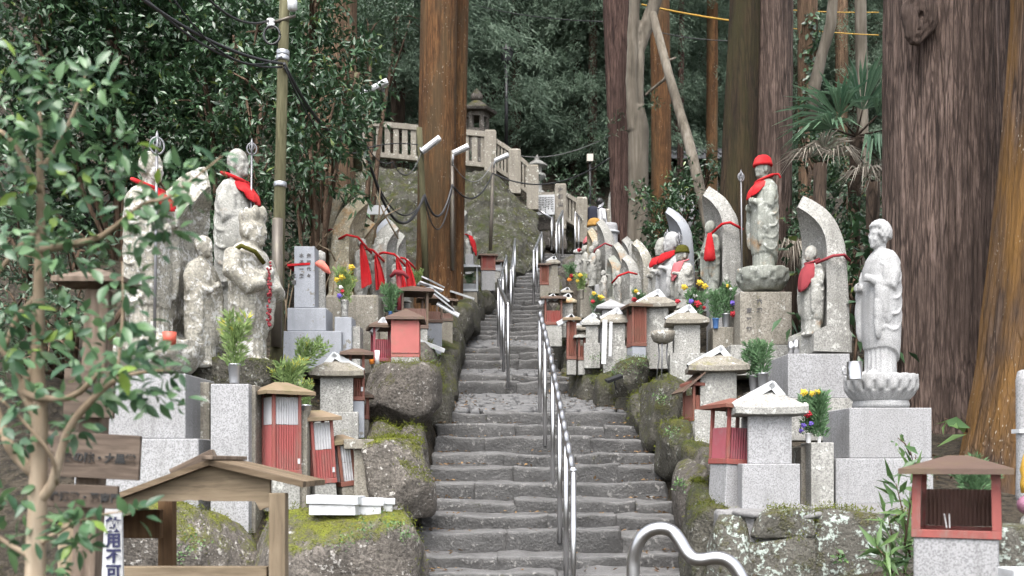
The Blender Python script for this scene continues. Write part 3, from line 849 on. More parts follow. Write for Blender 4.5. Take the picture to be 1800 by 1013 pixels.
# top landing and wall behind it
bw = thing("stone_block_wall", "dark stone block wall at the top of the stairs below the notice board", "stone wall")
for k, (u0, u1, v0, v1, d) in enumerate([(940, 994, 385, 412, 25.4), (946, 968, 410, 440, 25.3), (966, 995, 410, 446, 25.35), (990, 1040, 395, 450, 25.9), (1035, 1075, 410, 455, 25.9)]):
    o = put("stone", rbox_mesh("stone", S(u1 - u0, d) / 2, .35, S(v1 - v0, d) / 2, .04, n=(6, 4, 5), rough=.04, seed=k + 300), M['moss_wall' if k > 2 else 'rock'], bw, tuple(P((u0 + u1) / 2, (v0 + v1) / 2, d + .3)))
# ------------------------------------------------------------------ trees: trunks
def trunk_arrays(pts, radii, n=96, m=120, ridge=0.05, kf=9.0, seed=0, lobes=None, zs_=0.10):
    pts = np.array(pts, float)
    t = np.linspace(0, len(pts) - 1, m)
    C = np.stack([np.interp(t, range(len(pts)), pts[:, c]) for c in range(3)], 1)
    k = 5
    for c in range(3):      # soften corners of the axis
        pad = np.r_[np.full(k, C[0, c]), C[:, c], np.full(k, C[-1, c])]
        sm = np.convolve(pad, np.ones(2 * k + 1) / (2 * k + 1), 'valid')
        w = np.minimum(1, np.minimum(np.arange(m), np.arange(m)[::-1]) / k)
        C[:, c] = C[:, c] * (1 - w) + sm * w
    Rr = np.interp(t, range(len(radii)), radii)
    th = np.linspace(0, 2 * math.pi, n, endpoint=False)
    cs, sn = np.cos(th), np.sin(th)
    TT, _ = np.meshgrid(th, t)
    zz = C[:, 2][:, None] + 0 * TT
    q = np.stack([cs[None] * kf + 0 * zz, sn[None] * kf + 0 * zz, zz * zs_ * kf], -1).reshape(-1, 3)
    a = fbm(q, 3, seed).reshape(m, n)
    rd = 1 - np.abs(fbm(q * np.array([1.0, 1.0, .6]) * 0.8 + 31, 2, seed + 9).reshape(m, n)) * 2.0
    big = fbm(np.stack([cs[None] * 1.3 + 0 * zz, sn[None] * 1.3 + 0 * zz, zz * .25], -1).reshape(-1, 3), 2, seed + 4).reshape(m, n)
    R = Rr[:, None] * (1 + ridge * (0.7 * a + 0.5 * rd) + 0.06 * big)
    if lobes is not None:
        low = np.clip((lobes[1] - zz) / lobes[2], 0, 1) ** 2
        R = R * (1 + low * lobes[0] * (0.5 + 0.5 * np.cos(5 * th[None] + seed)))
    V = np.stack([C[:, 0][:, None] + R * cs[None], C[:, 1][:, None] + R * sn[None], zz], -1)
    # follow leaning axes roughly: shear is enough for trunks
    V = V.reshape(-1, 3)
    i0 = np.arange(m * n).reshape(m, n)
    nx_ = np.roll(i0, -1, axis=1)
    q4 = np.stack([i0[:-1], nx_[:-1], nx_[1:], i0[1:]], -1).reshape(-1, 4)
    return V, q4
def limb_mesh(name, segs, n=12):
    mb = MB()
    for pts, rad in segs:
        mb.tube(pts, rad, n)
    return mb.mesh(name, True)
def trunk(parent, pts, radii, mat, **k):
    V, q = trunk_arrays(pts, radii, **k)
    return put("trunk", mesh_np("trunk", V, q, True), M[mat], parent)

def tri_leaves(C, D, Nn, L, W, fold=0.25, tint=None, droop=0.0):
    """folded four-triangle leaves; C base points, D directions, Nn normals"""
    D = D / (np.linalg.norm(D, axis=1)[:, None] + 1e-9)
    Sd = np.cross(D, Nn)
    Sd = Sd / (np.linalg.norm(Sd, axis=1)[:, None] + 1e-9)
    Up = np.cross(Sd, D)
    L = L[:, None]; W = W[:, None]
    base = C
    m1 = C + D * L * 0.45 - Up * W * fold * 0.6 - Up * L * droop * .3
    l1 = C + D * L * 0.42 + Sd * W * 0.5 + Up * W * fold * 0.4 - Up * L * droop * .25
    r1 = C + D * L * 0.42 - Sd * W * 0.5 + Up * W * fold * 0.4 - Up * L * droop * .25
    tip = C + D * L - Up * L * (0.08 + droop)
    V = np.stack([base, l1, m1, r1, tip], 1).reshape(-1, 3)
    n = len(C)
    o = (np.arange(n) * 5)[:, None]
    Fc = np.stack([o + [[0, 2, 1]], o + [[0, 3, 2]], o + [[1, 2, 4]], o + [[2, 3, 4]]], 1).reshape(-1, 3)
    t = np.repeat(tint if tint is not None else rng.random(n), 5)
    return V, Fc, t
def rand_dirs(n):
    v = rng.normal(size=(n, 3))
    return v / np.linalg.norm(v, axis=1)[:, None]

def broadleaf_arrays(blobs, per_m3, leaf=(0.085, 0.038), twig_leaves=13, shell=0.45, up=0.55):
    """clumps of glossy leaves inside ellipsoid blobs (cx,cy,cz,rx,ry,rz)"""
    Cs, Ds, Ns, Ls, Ws, Ts = [], [], [], [], [], []
    for (cx, cy, cz, rx, ry, rz) in blobs:
        n = max(6, int(per_m3 * rx * ry * rz * 4))
        d = rand_dirs(n)
        r = (shell + (1 - shell) * rng.random(n) ** 0.6)
        r = r * (0.82 + 0.28 * fbm(d * 2.4 + cx * 3.3, 2, int(abs(cx * 7)) + 3))
        c = np.array([cx, cy, cz]) + d * r[:, None] * np.array([rx, ry, rz])
        axis = d * 0.9 + rand_dirs(n) * 0.6 + np.array([0, 0, 0.25])
        axis /= np.linalg.norm(axis, axis=1)[:, None]
        k = twig_leaves
        s = rng.random((n, k))
        ln = leaf[0] * 3.0
        base = c[:, None] + axis[:, None] * (s * ln)[..., None] + rng.normal(size=(n, k, 3)) * leaf[0] * 0.28
        out = rand_dirs(n * k).reshape(n, k, 3)
        dr = axis[:, None] * 0.55 + out * 0.9 + np.array([0, 0, -0.12])
        nm = np.array([0, 0, 1.0]) * up + rand_dirs(n * k).reshape(n, k, 3) * 0.42 + d[:, None] * 0.35
        tw = rng.random(n)[:, None] * 0.6 + rng.random((n, k)) * 0.4
        tw = np.where(rng.random((n, k)) > 0.03, tw * 0.85, 0.97)
        Cs.append(base.reshape(-1, 3)); Ds.append(dr.reshape(-1, 3)); Ns.append(nm.reshape(-1, 3))
        Ls.append(leaf[0] * (0.7 + 0.55 * rng.random(n * k))); Ws.append(leaf[1] * (0.75 + 0.5 * rng.random(n * k))); Ts.append(tw.ravel())
    return tri_leaves(np.concatenate(Cs), np.concatenate(Ds), np.concatenate(Ns), np.concatenate(Ls), np.concatenate(Ws), 0.3, np.concatenate(Ts), 0.06)

def bush(name, label, cat, base, blobs, mat='camellia', per=60, leaf=(0.085, 0.038), stems=True, group=None, shell=0.45, tl=13):
    t = thing(name, label, cat, base, 0, group)
    b = Vector(base)
    rel = [(x - b.x, y - b.y, z - b.z, rx, ry, rz) for (x, y, z, rx, ry, rz) in blobs]
    V, Fc, tt = broadleaf_arrays(rel, per, leaf, tl, shell)
    put("crown", mesh_np("crown", V, Fc, False, tt), M[mat], t)
    if stems:
        segs = []
        for (x, y, z, rx, ry, rz) in rel:
            e = Vector((x, y, z))
            s = Vector((random.uniform(-.1, .1), random.uniform(-.1, .1), -0.1))
            mid = s.lerp(e, .5) + Vector((random.uniform(-.12, .12), random.uniform(-.12, .12), 0))
            r0 = min(.06, .018 + .012 * e.length)
            segs.append(([s, mid, e], [r0, r0 * .75, r0 * .45]))
            for j in range(6):
                q = Vector(rand_dirs(1)[0]) 
                tip = e + Vector((q.x * rx, q.y * ry, q.z * rz)) * .85
                segs.append(([e.lerp(s, .15 * (j % 3)), e.lerp(tip, .5) + Vector((0, 0, .05)), tip], [r0 * .4, r0 * .3, r0 * .12]))
        put("trunk", limb_mesh("trunk", segs, 7), M['twig'], t)
    return t

def cedar_crown_arrays(h, r, nbranch=130, seed=0, needle=(0.11, 0.028), dens=1.0, base_r=0.9):
    """drooping conifer sprays around a vertical axis from 0 to h"""
    R = np.random.default_rng(seed)
    Cs, Ds = [], []
    Ts = []
    for b in range(nbranch):
        z = h * R.random() ** 0.9
        ang = R.random() * 2 * math.pi
        ln = r * (1.05 - 0.75 * z / h) * (0.6 + 0.5 * R.random())
        k = int(46 * dens * ln / 2.0) + 8
        s = R.random(k) ** 0.7
        dirh = np.array([math.cos(ang), math.sin(ang), 0])
        lift = 0.15 + 0.25 * R.random()
        ax = dirh[None] * (s * ln)[:, None]
        ax[:, 2] = z + lift * s * ln * 0.6 - 0.42 * (s ** 2) * ln
        # each spray: a hanging plume
        side = np.array([-dirh[1], dirh[0], 0])
        pl = side[None] * (R.normal(size=k) * 0.32 * ln * (0.35 + 0.4 * s))[:, None]
        c = ax + pl + R.normal(size=(k, 3)) * 0.09
        c[:, 2] -= np.abs(R.normal(size=k)) * 0.14
        m = 13
        out = R.normal(size=(k, m, 3)) * np.array([0.55, 0.55, 0.35]) + dirh * 0.5 + np.array([0, 0, -0.55])
        st = R.random((k, m, 1))
        cc = c[:, None] + (dirh * 0.22 + np.array([0, 0, -0.26])) * st + R.normal(size=(k, m, 3)) * 0.045
        Cs.append(cc.reshape(-1, 3)); Ds.append(out.reshape(-1, 3))
        tv = np.clip(0.25 + 0.5 * R.random() * np.ones((k, m)) + 0.3 * R.random((k, m)) * 0.8, 0, .95)
        Ts.append(tv.ravel())
    C = np.concatenate(Cs); D = np.concatenate(Ds); T = np.concatenate(Ts)
    n = len(C)
    D /= np.linalg.norm(D, axis=1)[:, None]
    Sd = np.cross(D, R.normal(size=(n, 3)))
    Sd /= np.linalg.norm(Sd, axis=1)[:, None] + 1e-9
    L = needle[0] * (0.7 + 0.7 * R.random(n))[:, None]
    W = needle[1] * (0.7 + 0.6 * R.random(n))[:, None]
    V = np.stack([C - Sd * W * .5, C + Sd * W * .5, C + D * L], 1).reshape(-1, 3)
    Fc = np.arange(n * 3).reshape(-1, 3)
    return V, Fc, np.repeat(T, 3)

# big trunks ------------------------------------------------------------------
def tree(name, label, pts, radii, mat, cat="tree", group=None, **k):
    b = Vector(pts[0])
    t = thing(name, label, cat, b, 0, group)
    trunk(t, [Vector(p) - b for p in pts], radii, mat, **k)
    return t
def vtrunk(u_top0, u_top1, u_bot0, u_bot1, vb, d, flare=1.25, ztop=None):
    """points/radii of a trunk seen between those pixel columns at v=0 and at v=vb"""
    zb = Zv(vb, d) - .3
    zt = Zv(0, d)
    c0, c1 = X((u_bot0 + u_bot1) / 2, d), X((u_top0 + u_top1) / 2, d)
    r0, r1 = S(u_bot1 - u_bot0, d) / 2, S(u_top1 - u_top0, d) / 2
    H = 24 if ztop is None else ztop
    f = (H - zt) / (zt - zb)
    pts, rad = [], []
    for t in np.linspace(0, 1, 9):
        z = zb + (zt - zb) * t
        pts.append((c0 + (c1 - c0) * t, d, z))
        rad.append((r0 + (r1 - r0) * t) * (1 + (flare - 1) * max(0, 1 - t * 5) ** 1.5))
    pts.append((c1 + (c1 - c0) * f * .6, d, H))
    rad.append(r1 * .72)
    return pts, rad
CROWNED = []
def big(name, label, *a, mat, flare=1.25, n=110, m=150, ridge=.05, kf=9, seed=0, lobes=None, ztop=None, zs_=.1, d2=0):
    pts, rad = vtrunk(*a, flare=flare, ztop=ztop)
    t = tree(name, label, pts, rad, mat, n=n, m=m, ridge=ridge, kf=kf, seed=seed, lobes=lobes, zs_=zs_)
    CROWNED.append((t, pts[-1], pts[0]))
    return t
t7 = big("cedar_tree", "huge purplish-brown cedar trunk with fissured bark behind the white granite statue", 1562, 1770, 1556, 1780, 815, 11.2, mat='bark_big', flare=1.35, n=440, m=300, ridge=.05, kf=17, seed=3, zs_=.05)
# knot on the big trunk
kb = MB()
kp = P(1616, 30, 11.2 - .66)
for rr_, off, w in ((.20, 0, .045), (.14, .02, .04), (.08, .03, .035)):
    kb.tube([(math.cos(a) * rr_ * .8, off * -1 - .02 * math.sin(a * 2), math.sin(a) * rr_ * 1.3 - .05 * math.cos(a * 3)) for a in np.linspace(0, 2 * math.pi, 22)], w, 8)
kb.ball((0, .05, 0), (.14, .06, .22))
kme = sculpt(kb, "knot", .014, 2, .012, 9, 3)
kn = put("knot", kme, M['bark_big'], t7, kp - t7.location)
t8 = tree("cedar_tree", "orange mossy root flare of a cedar at the picture edge behind the roofed red box",
          [P(1826, 905, 9.3), P(1838, 860, 9.3), P(1853, 760, 9.3), P(1870, 620, 9.3), P(1885, 450, 9.3), P(1897, 250, 9.3), P(1905, 0, 9.3), (X(1905, 9.3), 9.3, 20)],
          [.84, .80, .76, .72, .70, .66, .60, .45], 'bark_mossy', n=240, m=240, ridge=.05, kf=13, seed=8, lobes=(.15, 1.2, 1.6), zs_=.06)
CROWNED.append((t8, (X(1905, 8.9), 8.9, 20), (0, 0, 0)))
t6 = thing("cedar_tree", "twin-stemmed cedar, half green-stained and half brown, behind the red-capped statue", "tree", P(1325, 560, 14.0))
_b = t6.location
for (a0, a1, b0, b1, mt, dd, sd) in ((1284, 1335, 1252, 1322, 'bark_darkgreen', 13.9, 11), (1318, 1392, 1300, 1388, 'bark_big', 14.1, 12)):
    pts, rad = vtrunk(a0, a1, b0, b1, 560, dd, 1.15)
    trunk(t6, [Vector(p) - _b for p in pts], rad, mt, n=170, m=200, ridge=.055, kf=11, seed=sd)
CROWNED.append((t6, (X(1320, 14), 14, 24), (0, 0, 0)))
t2 = thing("cedar_tree", "pair of joined orange-brown cedar trunks on the terrace edge beside the green lamp pole", "tree", P(775, 545, 17.2))
_b = t2.location
for (a0, a1, b0, b1, mt, dd, sd, fl) in ((741, 803, 730, 800, 'bark_orange', 17.2, 21, 1.25), (795, 824, 783, 812, 'bark_orange', 17.9, 22, 1.1)):
    pts, rad = vtrunk(a0, a1, b0, b1, 560, dd, fl)
    trunk(t2, [Vector(p) - _b for p in pts], rad, mt, n=130, m=170, ridge=.045, kf=10, seed=sd)
CROWNED.append((t2, (X(775, 17.2), 17.2, 24), (0, 0, 0)))
big("cedar_tree", "tan cedar trunk rising behind the dark evergreen shrubs and the utility pole", 550, 626, 545, 622, 520, 16.5, mat='bark_tan', seed=31)
big("cedar_tree", "slender dark reddish cedar trunk touching the smooth grey tree", 1060, 1110, 1082, 1120, 520, 18.3, mat='bark_purple', seed=41)
big("cedar_tree", "orange-barked cedar trunk behind the leaning dead pole", 1143, 1176, 1146, 1182, 470, 24.5, mat='bark_orange', seed=42, n=60, m=90)
big("cedar_tree", "thin cedar trunk in the wood beside the twin-stemmed cedar", 1243, 1262, 1240, 1260, 400, 30, mat='bark_orange', seed=43, n=40, m=60)
ti = big("cedar_tree", "ivy-clad trunk right of the twin-stemmed cedar", 1402, 1436, 1405, 1438, 360, 19, mat='bark_tan', seed=44, n=60, m=90)
big("cedar_tree", "straight lichen-grey trunk above the palm fronds", 1502, 1522, 1510, 1528, 330, 21, mat='bark_grey', seed=45, n=48, m=70)
big("cedar_tree", "slim pale trunk standing between the ivy-clad trunk and the lichen-grey trunk", 1468, 1490, 1470, 1490, 300, 34, mat='bark_tan', seed=46, n=40, m=60)
# ivy on that trunk
_n = 520
_v = rng.random(_n) ** .8 * 260 + 20
_a = rng.normal(size=_n) * .9 - math.pi / 2 + .5
_rad = S(18, 19) * 1.03
_c = np.stack([X(1421, 19) + _rad * np.cos(_a), 19 + _rad * np.sin(_a), EYE + (V0 - _v) / F * 19], 1) - np.array(ti.location)
_o = np.stack([np.cos(_a), np.sin(_a), 0 * _a], 1)
_V, _F, _T = tri_leaves(_c, rng.normal(size=(_n, 3)) * .6 + np.array([0, 0, -.5]) + _o * .3, _o + rng.normal(size=(_n, 3)) * .3, .09 + .05 * rng.random(_n), .07 + .03 * rng.random(_n), .2, rng.random(_n) * .9, .05)
put("ivy", mesh_np("ivy", _V, _F, False, _T), M['camellia'], ti)
# grey forked tree
gt = thing("grey_tree", "smooth grey forked tree with a crooked dead branch beside the reddish cedar", "tree", P(1122, 520, 17.3))
_b = gt.location
def G_(pts): return [Vector(p) - _b for p in pts]
segs = [(G_([P(1120, 540, 17.3), P(1121, 450, 17.3), P(1122, 330, 17.3), P(1122, 225, 17.3), P(1118, 190, 17.3)]), [.21, .185, .18, .185, .15]),
        (G_([P(1114, 230, 17.25), P(1110, 150, 17.25), P(1112, 60, 17.25), P(1118, -30, 17.25), P(1124, -180, 17.25)]), [.12, .105, .10, .10, .08]),
        (G_([P(1127, 225, 17.3), P(1124, 170, 17.3), P(1126, 90, 17.3), P(1140, 40, 17.3), P(1152, 0, 17.3), P(1160, -60, 17.3), P(1168, -200, 17.3)]), [.10, .075, .075, .12, .12, .11, .09]),
        (G_([P(1122, 60, 17.3), P(1135, 48, 17.3), P(1148, 10, 17.3)]), [.08, .12, .11]),
        (G_([P(1134, 168, 17.2), P(1146, 156, 17.1), P(1160, 146, 17.05), P(1170, 138, 17), P(1170, 118, 17), P(1176, 106, 17), P(1189, 101, 17)]), [.03, .03, .03, .035, .03, .032, .02])]
mb = MB()
for p, r in segs:
    mb.tube(p, r, 14)
put("trunk", sculpt(mb, "trunk", .022, 3, .012, 5, 2), M['bark_grey'], gt)
lp = MB()
lp.tube([P(1147, 25, 16.6), P(1178, 140, 16.2), P(1212, 255, 15.6), P(1245, 395, 15.0), P(1252, 430, 14.9)], [.07, .075, .085, .09, .085], 12)
tag(lp.build("dead_pole", M['bark_grey'], None, True), "bare dead pole leaning from the forked grey tree down to the carved stele", "dead tree")
lb = MB()
lb.tube([P(1422, 225, 18), P(1432, 150, 18), P(1445, 95, 18), P(1460, 45, 18), P(1466, -20, 18), P(1460, -120, 18)], [.10, .115, .10, .105, .085, .07], 12)
tag(lb.build("leaning_tree", M['bark_grey'], None, True), "slanting pale grey trunk beside the ivy-clad trunk above the shrubs", "tree")

LM = [(30, "young foreground tree"), (180, "staff-bearing statue"), (330, "hooded stele"), (470, "utility pole"), (590, "tan cedar"), (680, "pale stone fence"), (775, "orange cedar pair"), (890, "black iron lantern"), (955, "notice board"), (1025, "topmost handrail"), (1085, "reddish cedar"),
      (1150, "leaning dead pole"), (1230, "tiled building"), (1320, "twin-stemmed cedar"), (1420, "ivy-clad trunk"), (1510, "lichen-grey trunk"), (1620, "huge cedar")]
def wood_label(what, u, d, items):
    """which one: by the landmark in front of it, then by how far back it stands"""
    near = lambda q: min(LM, key=lambda m_: abs(m_[0] - q))
    mine = near(u)
    same = sorted(b for a, _, b in items if near(a) == mine)
    k = same.index(d)
    rank = "" if len(same) == 1 else [", the closest one there", ", second one back", ", third one back", ", fourth one back", ", fifth one back"][k]
    return what + " on the slope behind the " + mine[1] + rank
# dark columns of the far wood
far = [(886, 20, 33), (940, 14, 40), (975, 16, 34), (1012, 22, 36), (1040, 15, 30), (965, 10, 48), (1035, 12, 52), (1215, 16, 38), (1290, 16, 44), (1225, 10, 55), (650, 14, 42),
       (690, 8, 27), (850, 18, 46), (1440, 14, 42), (1470, 18, 50), (1540, 20, 45), (1395, 12, 36), (905, 12, 55), (1195, 10, 30)]
for k, (u, w, d) in enumerate(far):
    x = X(u, d)
    zb = ground_z(x, d)
    t = thing("forest_tree", wood_label("dark straight trunk", u, d, far), "tree", (x, d, zb - .3), 0, "trunks in the far wood")
    trunk(t, [(0, 0, 0), (0.05, 0, 6), (0.1, 0, 16), (.15, 0, 26)], [S(w, d) / 2 * 1.15, S(w, d) / 2, S(w, d) / 2 * .85, S(w, d) / 2 * .6], 'bark_dark' if k % 3 else 'bark_purple', n=28, m=40, ridge=.06, kf=6, seed=100 + k)
    CROWNED.append((t, None, None))

# crowns: three shared conifer meshes, hung where trunks stand
crown_me = []
for k, (h, r, nb) in enumerate(((13.0, 3.4, 150), (10.0, 2.8, 120), (15.0, 3.0, 150))):
    V, Fc, T = cedar_crown_arrays(h, r, nb, 50 + k)
    crown_me.append(mesh_np("crown", V, Fc, False, T))
for k, (u, w, d) in enumerate(far):
    t = [c[0] for c in CROWNED if c[1] is None][k]
    put("crown", crown_me[k % 3], M['cedar_leaf'], t, (0, 0, 2.4 + (k * 1.7) % 4.5), (0, 0, k * 1.3), (1.0 + .2 * (k % 3)))
# more conifers filling the slope behind
conif = [(700, 28, 0), (905, 30.5, 1), (960, 36, 2), (1010, 31, 0), (860, 38, 1), (1060, 40, 2), (1180, 33, 0), (1235, 36, 1), (1300, 35, 2), (770, 40, 0), (640, 36, 2), (560, 34, 1), (470, 32, 0), (330, 30, 1), (180, 28, 2), (30, 27, 0),
         (1420, 38, 1), (1500, 36, 0), (1580, 38, 2), (1660, 34, 1), (1120, 50, 0), (940, 52, 1), (830, 55, 2), (1250, 54, 0), (1380, 52, 1), (1500, 52, 2), (710, 52, 0), (1000, 46, 2), (910, 42, 0), (1090, 31, 1), (1140, 38, 2)]
for k, (u, d, m_) in enumerate(conif):
    x = X(u, d)
    zb = ground_z(x, d)
    t = thing("conifer_tree", wood_label("drooping blue-green conifer", u, d, [(a, 0, b) for a, b, _ in conif]), "tree", (x, d, zb - .2), 0, "conifers on the far slope")
    hh = 11 + (k * 2.3) % 5
    trunk(t, [(0, 0, 0), (0.05, 0, hh * .5), (0, 0, hh + 2)], [.2, .16, .05], 'bark_dark', n=16, m=16, ridge=.05, kf=5, seed=200 + k)
    put("crown", crown_me[m_], M['cedar_leaf'], t, (0, 0, .3), (0, 0, k * 2.1), .95 + .25 * ((k * 7) % 5) / 5)

# evergreen shrubs on the left -------------------------------------------------
def B(u, v, d, ru, rv, rd): 
    p = P(u, v, d)
    return (p.x, p.y, p.z, S(ru, d), rd, S(rv, d))
def onground(u, d): 
    x = X(u, d)
    return (x, d, ground_z(x, d))
bush("camellia_tree", "dark glossy evergreen tree filling the upper corner behind the pilgrim statues", "tree", onground(215, 13.6),
     [B(60, 60, 13.2, 120, 95, 1.0), B(210, 90, 13.8, 130, 110, 1.1), B(330, 60, 14.0, 110, 90, 1.0), B(120, 210, 13.4, 110, 90, .9), B(280, 230, 14.0, 120, 90, .9), B(40, 330, 13.0, 90, 80, .7), B(170, 330, 13.8, 100, 70, .7), B(200, -40, 13.6, 220, 60, 1.2)], per=75, leaf=(.13, .055))
bush("camellia_tree", "glossy evergreen tree between the bearded statue group and the utility pole", "tree", onground(425, 13.0),
     [B(420, 60, 13.2, 85, 90, .8), B(370, 190, 13.2, 80, 80, .7), B(460, 170, 12.6, 75, 80, .6), B(440, 290, 12.6, 70, 75, .5), B(380, 330, 13.4, 80, 80, .6), B(300, 330, 13.2, 70, 60, .5), B(330, 420, 12.8, 70, 50, .4)], per=90, leaf=(.12, .05))
bush("camellia_tree", "evergreen tree with drooping leaves right of the utility pole", "tree", onground(560, 13.0),
     [B(545, 40, 13.2, 60, 60, .6), B(560, 190, 12.4, 75, 60, .6), B(610, 120, 13.4, 60, 70, .6), B(545, 265, 11.9, 60, 50, .45), B(575, 300, 11.8, 48, 40, .4), B(520, 330, 12.6, 40, 50, .4), B(600, 230, 12.6, 50, 40, .5), B(520, 130, 13, 50, 60, .5), B(560, 380, 13.2, 60, 50, .4)], per=120, leaf=(.13, .045))
bush("evergreen_shrub", "leafy branches hanging over the tan cedar trunk near the top", "shrub", onground(640, 19),
     [B(650, 60, 20, 75, 70, .9), B(700, 30, 21, 55, 60, .8), B(640, 140, 20, 55, 40, .6)], 'camellia_far', per=45, leaf=(.11, .045))
bush("fern_undergrowth", "low leafy undergrowth on the dark bank behind the weathered pilgrim statues", "shrub", onground(120, 10.8),
     [B(20, 420, 10.6, 90, 70, .5), B(100, 480, 10.2, 80, 60, .4), B(20, 640, 9.2, 70, 60, .4), B(90, 600, 9.4, 70, 55, .35), B(30, 540, 9.8, 80, 50, .4), B(40, 470, 10.6, 60, 45, .4), B(140, 440, 10.8, 60, 40, .4), B(120, 520, 10.2, 55, 40, .35), B(30, 560, 9.8, 60, 40, .35), B(300, 440, 11.6, 70, 60, .4), B(500, 470, 12.4, 40, 60, .35), B(560, 440, 13.2, 40, 40, .3)], 'camellia_far', per=110, leaf=(.09, .03))
# shrubs on the right
bush("evergreen_shrub", "dark glossy shrub behind the capped stone children and the crescent stele", "shrub", onground(1195, 15.6),
     [B(1160, 370, 15.6, 45, 40, .5), B(1200, 390, 15.4, 50, 55, .5), B(1215, 330, 15.8, 40, 40, .45), B(1180, 440, 15.4, 55, 45, .45), B(1235, 440, 15.2, 30, 50, .35), B(1240, 310, 16, 25, 40, .4)], per=130, leaf=(.10, .042))
bush("evergreen_shrub", "tall dark shrub between the twin cedar and the huge cedar", "shrub", onground(1455, 13.2),
     [B(1430, 300, 14.4, 55, 60, .6), B(1500, 330, 14.0, 60, 55, .6), B(1440, 400, 13.6, 55, 55, .5), B(1510, 430, 13.4, 50, 60, .5), B(1470, 480, 13.2, 50, 50, .4), B(1420, 230, 15.4, 45, 45, .5)], per=110, leaf=(.09, .038))
bush("broadleaf_plant", "large-leaved dark green plant behind the white granite statue", "plant", onground(1490, 11.4),
     [B(1500, 500, 11.4, 45, 50, .35), B(1475, 540, 11.3, 40, 45, .3), B(1510, 570, 11.2, 35, 35, .3), B(1420, 500, 12.2, 35, 40, .3)], per=110, leaf=(.19, .10), tl=7)
bush("evergreen_shrub", "pale leafy sprays beside the forked grey tree", "shrub", onground(1150, 19), [B(1165, 190, 17, 20, 10, .2), B(1075, 225, 18, 22, 14, .25), B(1060, 245, 18, 25, 12, .2)], 'camellia_far', per=160, leaf=(.09, .025), stems=False)
# undergrowth masses on the slopes, too dense to count
ub = []
for k in range(150):
    d = random.uniform(26, 48)
    u = random.uniform(560, 1640)
    x = X(u, d)
    z = ground_z(x, d)
    s = random.uniform(.5, 1.1)
    ub.append((x, d, z + .35 * s, 1.3 * s, 1.0 * s, .8 * s))
for k in range(70):
    d = random.uniform(14, 30)
    u = random.uniform(-300, 560)
    x = X(u, d)
    z = ground_z(x, d)
    s = random.uniform(.5, .9)
    ub.append((x, d, z + .3 * s, 1.0 * s, .9 * s, .7 * s))
for k in range(45):
    d = random.uniform(13, 26)
    x = random.uniform(X(1380, d), X(1800, d))
    z = ground_z(x, d)
    s = random.uniform(.4, .8)
    ub.append((x, d, z + .3 * s, 1.0 * s, .9 * s, .7 * s))
V, Fc, tt = broadleaf_arrays(ub, 12, (.15, .055), 12, .5)
tag(put("undergrowth", mesh_np("undergrowth", V, Fc, False, tt), M['camellia_far']), "dense leafy undergrowth covering the shaded slopes", "undergrowth", kind="stuff")

# palms ------------------------------------------------------------------------
def fan_arrays(c, axis, R_, n=22, w=.035, spread=2.2, seed=0, droop=.25):
    """one fan-palm leaf: blades radiating from c around axis"""
    r = np.random.default_rng(seed)
    axis = Vector(axis).normalized()
    side = axis.cross(Vector((0, 0, 1)))
    side = side.normalized() if side.length > .1 else Vector((1, 0, 0))
    nrm = side.cross(axis)
    V, Fc = [], []
    for a in np.linspace(-spread / 2, spread / 2, n):
        dv = axis * math.cos(a) + side * math.sin(a) + nrm * r.normal() * .08
        sd = dv.cross(nrm).normalized()
        L = R_ * (0.75 + 0.25 * math.cos(a)) * (0.85 + .25 * r.random())
        o = len(V)
        p0 = Vector(c)
        p1 = p0 + dv * L * .55
        p2 = p0 + dv * L - Vector((0, 0, droop * L * (0.5 + r.random())))
        V += [p0, p1 + sd * w * .5 + nrm * .008, p1 - nrm * .01, p1 - sd * w * .5 + nrm * .008, p2]
        Fc += [(o, o + 2, o + 1), (o, o + 3, o + 2), (o + 1, o + 2, o + 4), (o + 2, o + 3, o + 4)]
    return V, Fc
def palm(name, label, base, top, leaves, mat, seed):
    t = thing(name, label, "palm", base)
    b = Vector(base)
    V, Fc, st = [], [], []
    for k, (dx, dz, dy, R_, dr, mm) in enumerate(leaves):
        c = Vector(top) - b + Vector((dx, dy, dz)) * .5
        v, f = fan_arrays(c, (dx, dy - .25, dz + .02), R_, 26, (.05 if mm == 'palm' else .018), 2.4, seed + k, dr)
        me = bpy.data.meshes.new("frond")
        me.from_pydata(v, [], f)
        at = me.attributes.new("tint", 'FLOAT', 'POINT')
        at.data.foreach_set("value", np.repeat(np.random.default_rng(k).random(len(v) // 5), 5).astype(np.float32) * .9)
        put("frond", me, M[mm], t)
        st.append(([Vector(top) - b, c], [.018, .01]))
    mb_ = MB()
    mb_.tube([Vector((0, 0, -.2)), (Vector(top) - b) * .5, Vector(top) - b], [.09, .08, .09], 10)
    for p, r in st:
        mb_.tube(p, r, 5)
    mb_.build("trunk", M['bark_dark'], t, True)
palm("fan_palm", "fan palm with green fronds above and dry fronds below, beside the huge cedar", onground(1500, 14.5), P(1505, 240, 13.4),
     [(.5, .5, -.2, .95, .18, 'palm'), (.1, .65, -.2, .95, .2, 'palm'), (-.55, .45, -.25, .95, .2, 'palm'), (.65, .1, -.2, .75, .3, 'palm'), (-.75, .1, -.3, .8, .3, 'palm'), (.35, -.2, -.4, .65, .6, 'palm'),
      (.4, -.75, -.5, .5, .7, 'dry_palm')], 'palm', 1)
palm("dry_palm_clump", "withered fan palm with bleached drooping fronds among the dark shrubs", onground(1435, 12.6), P(1442, 290, 12.9),
     [(-.35, .1, -.3, .55, .5, 'dry_palm'), (.25, .1, -.4, .5, .6, 'dry_palm'), (0, .3, -.3, .45, .3, 'dry_palm')], 'dry_palm', 20)
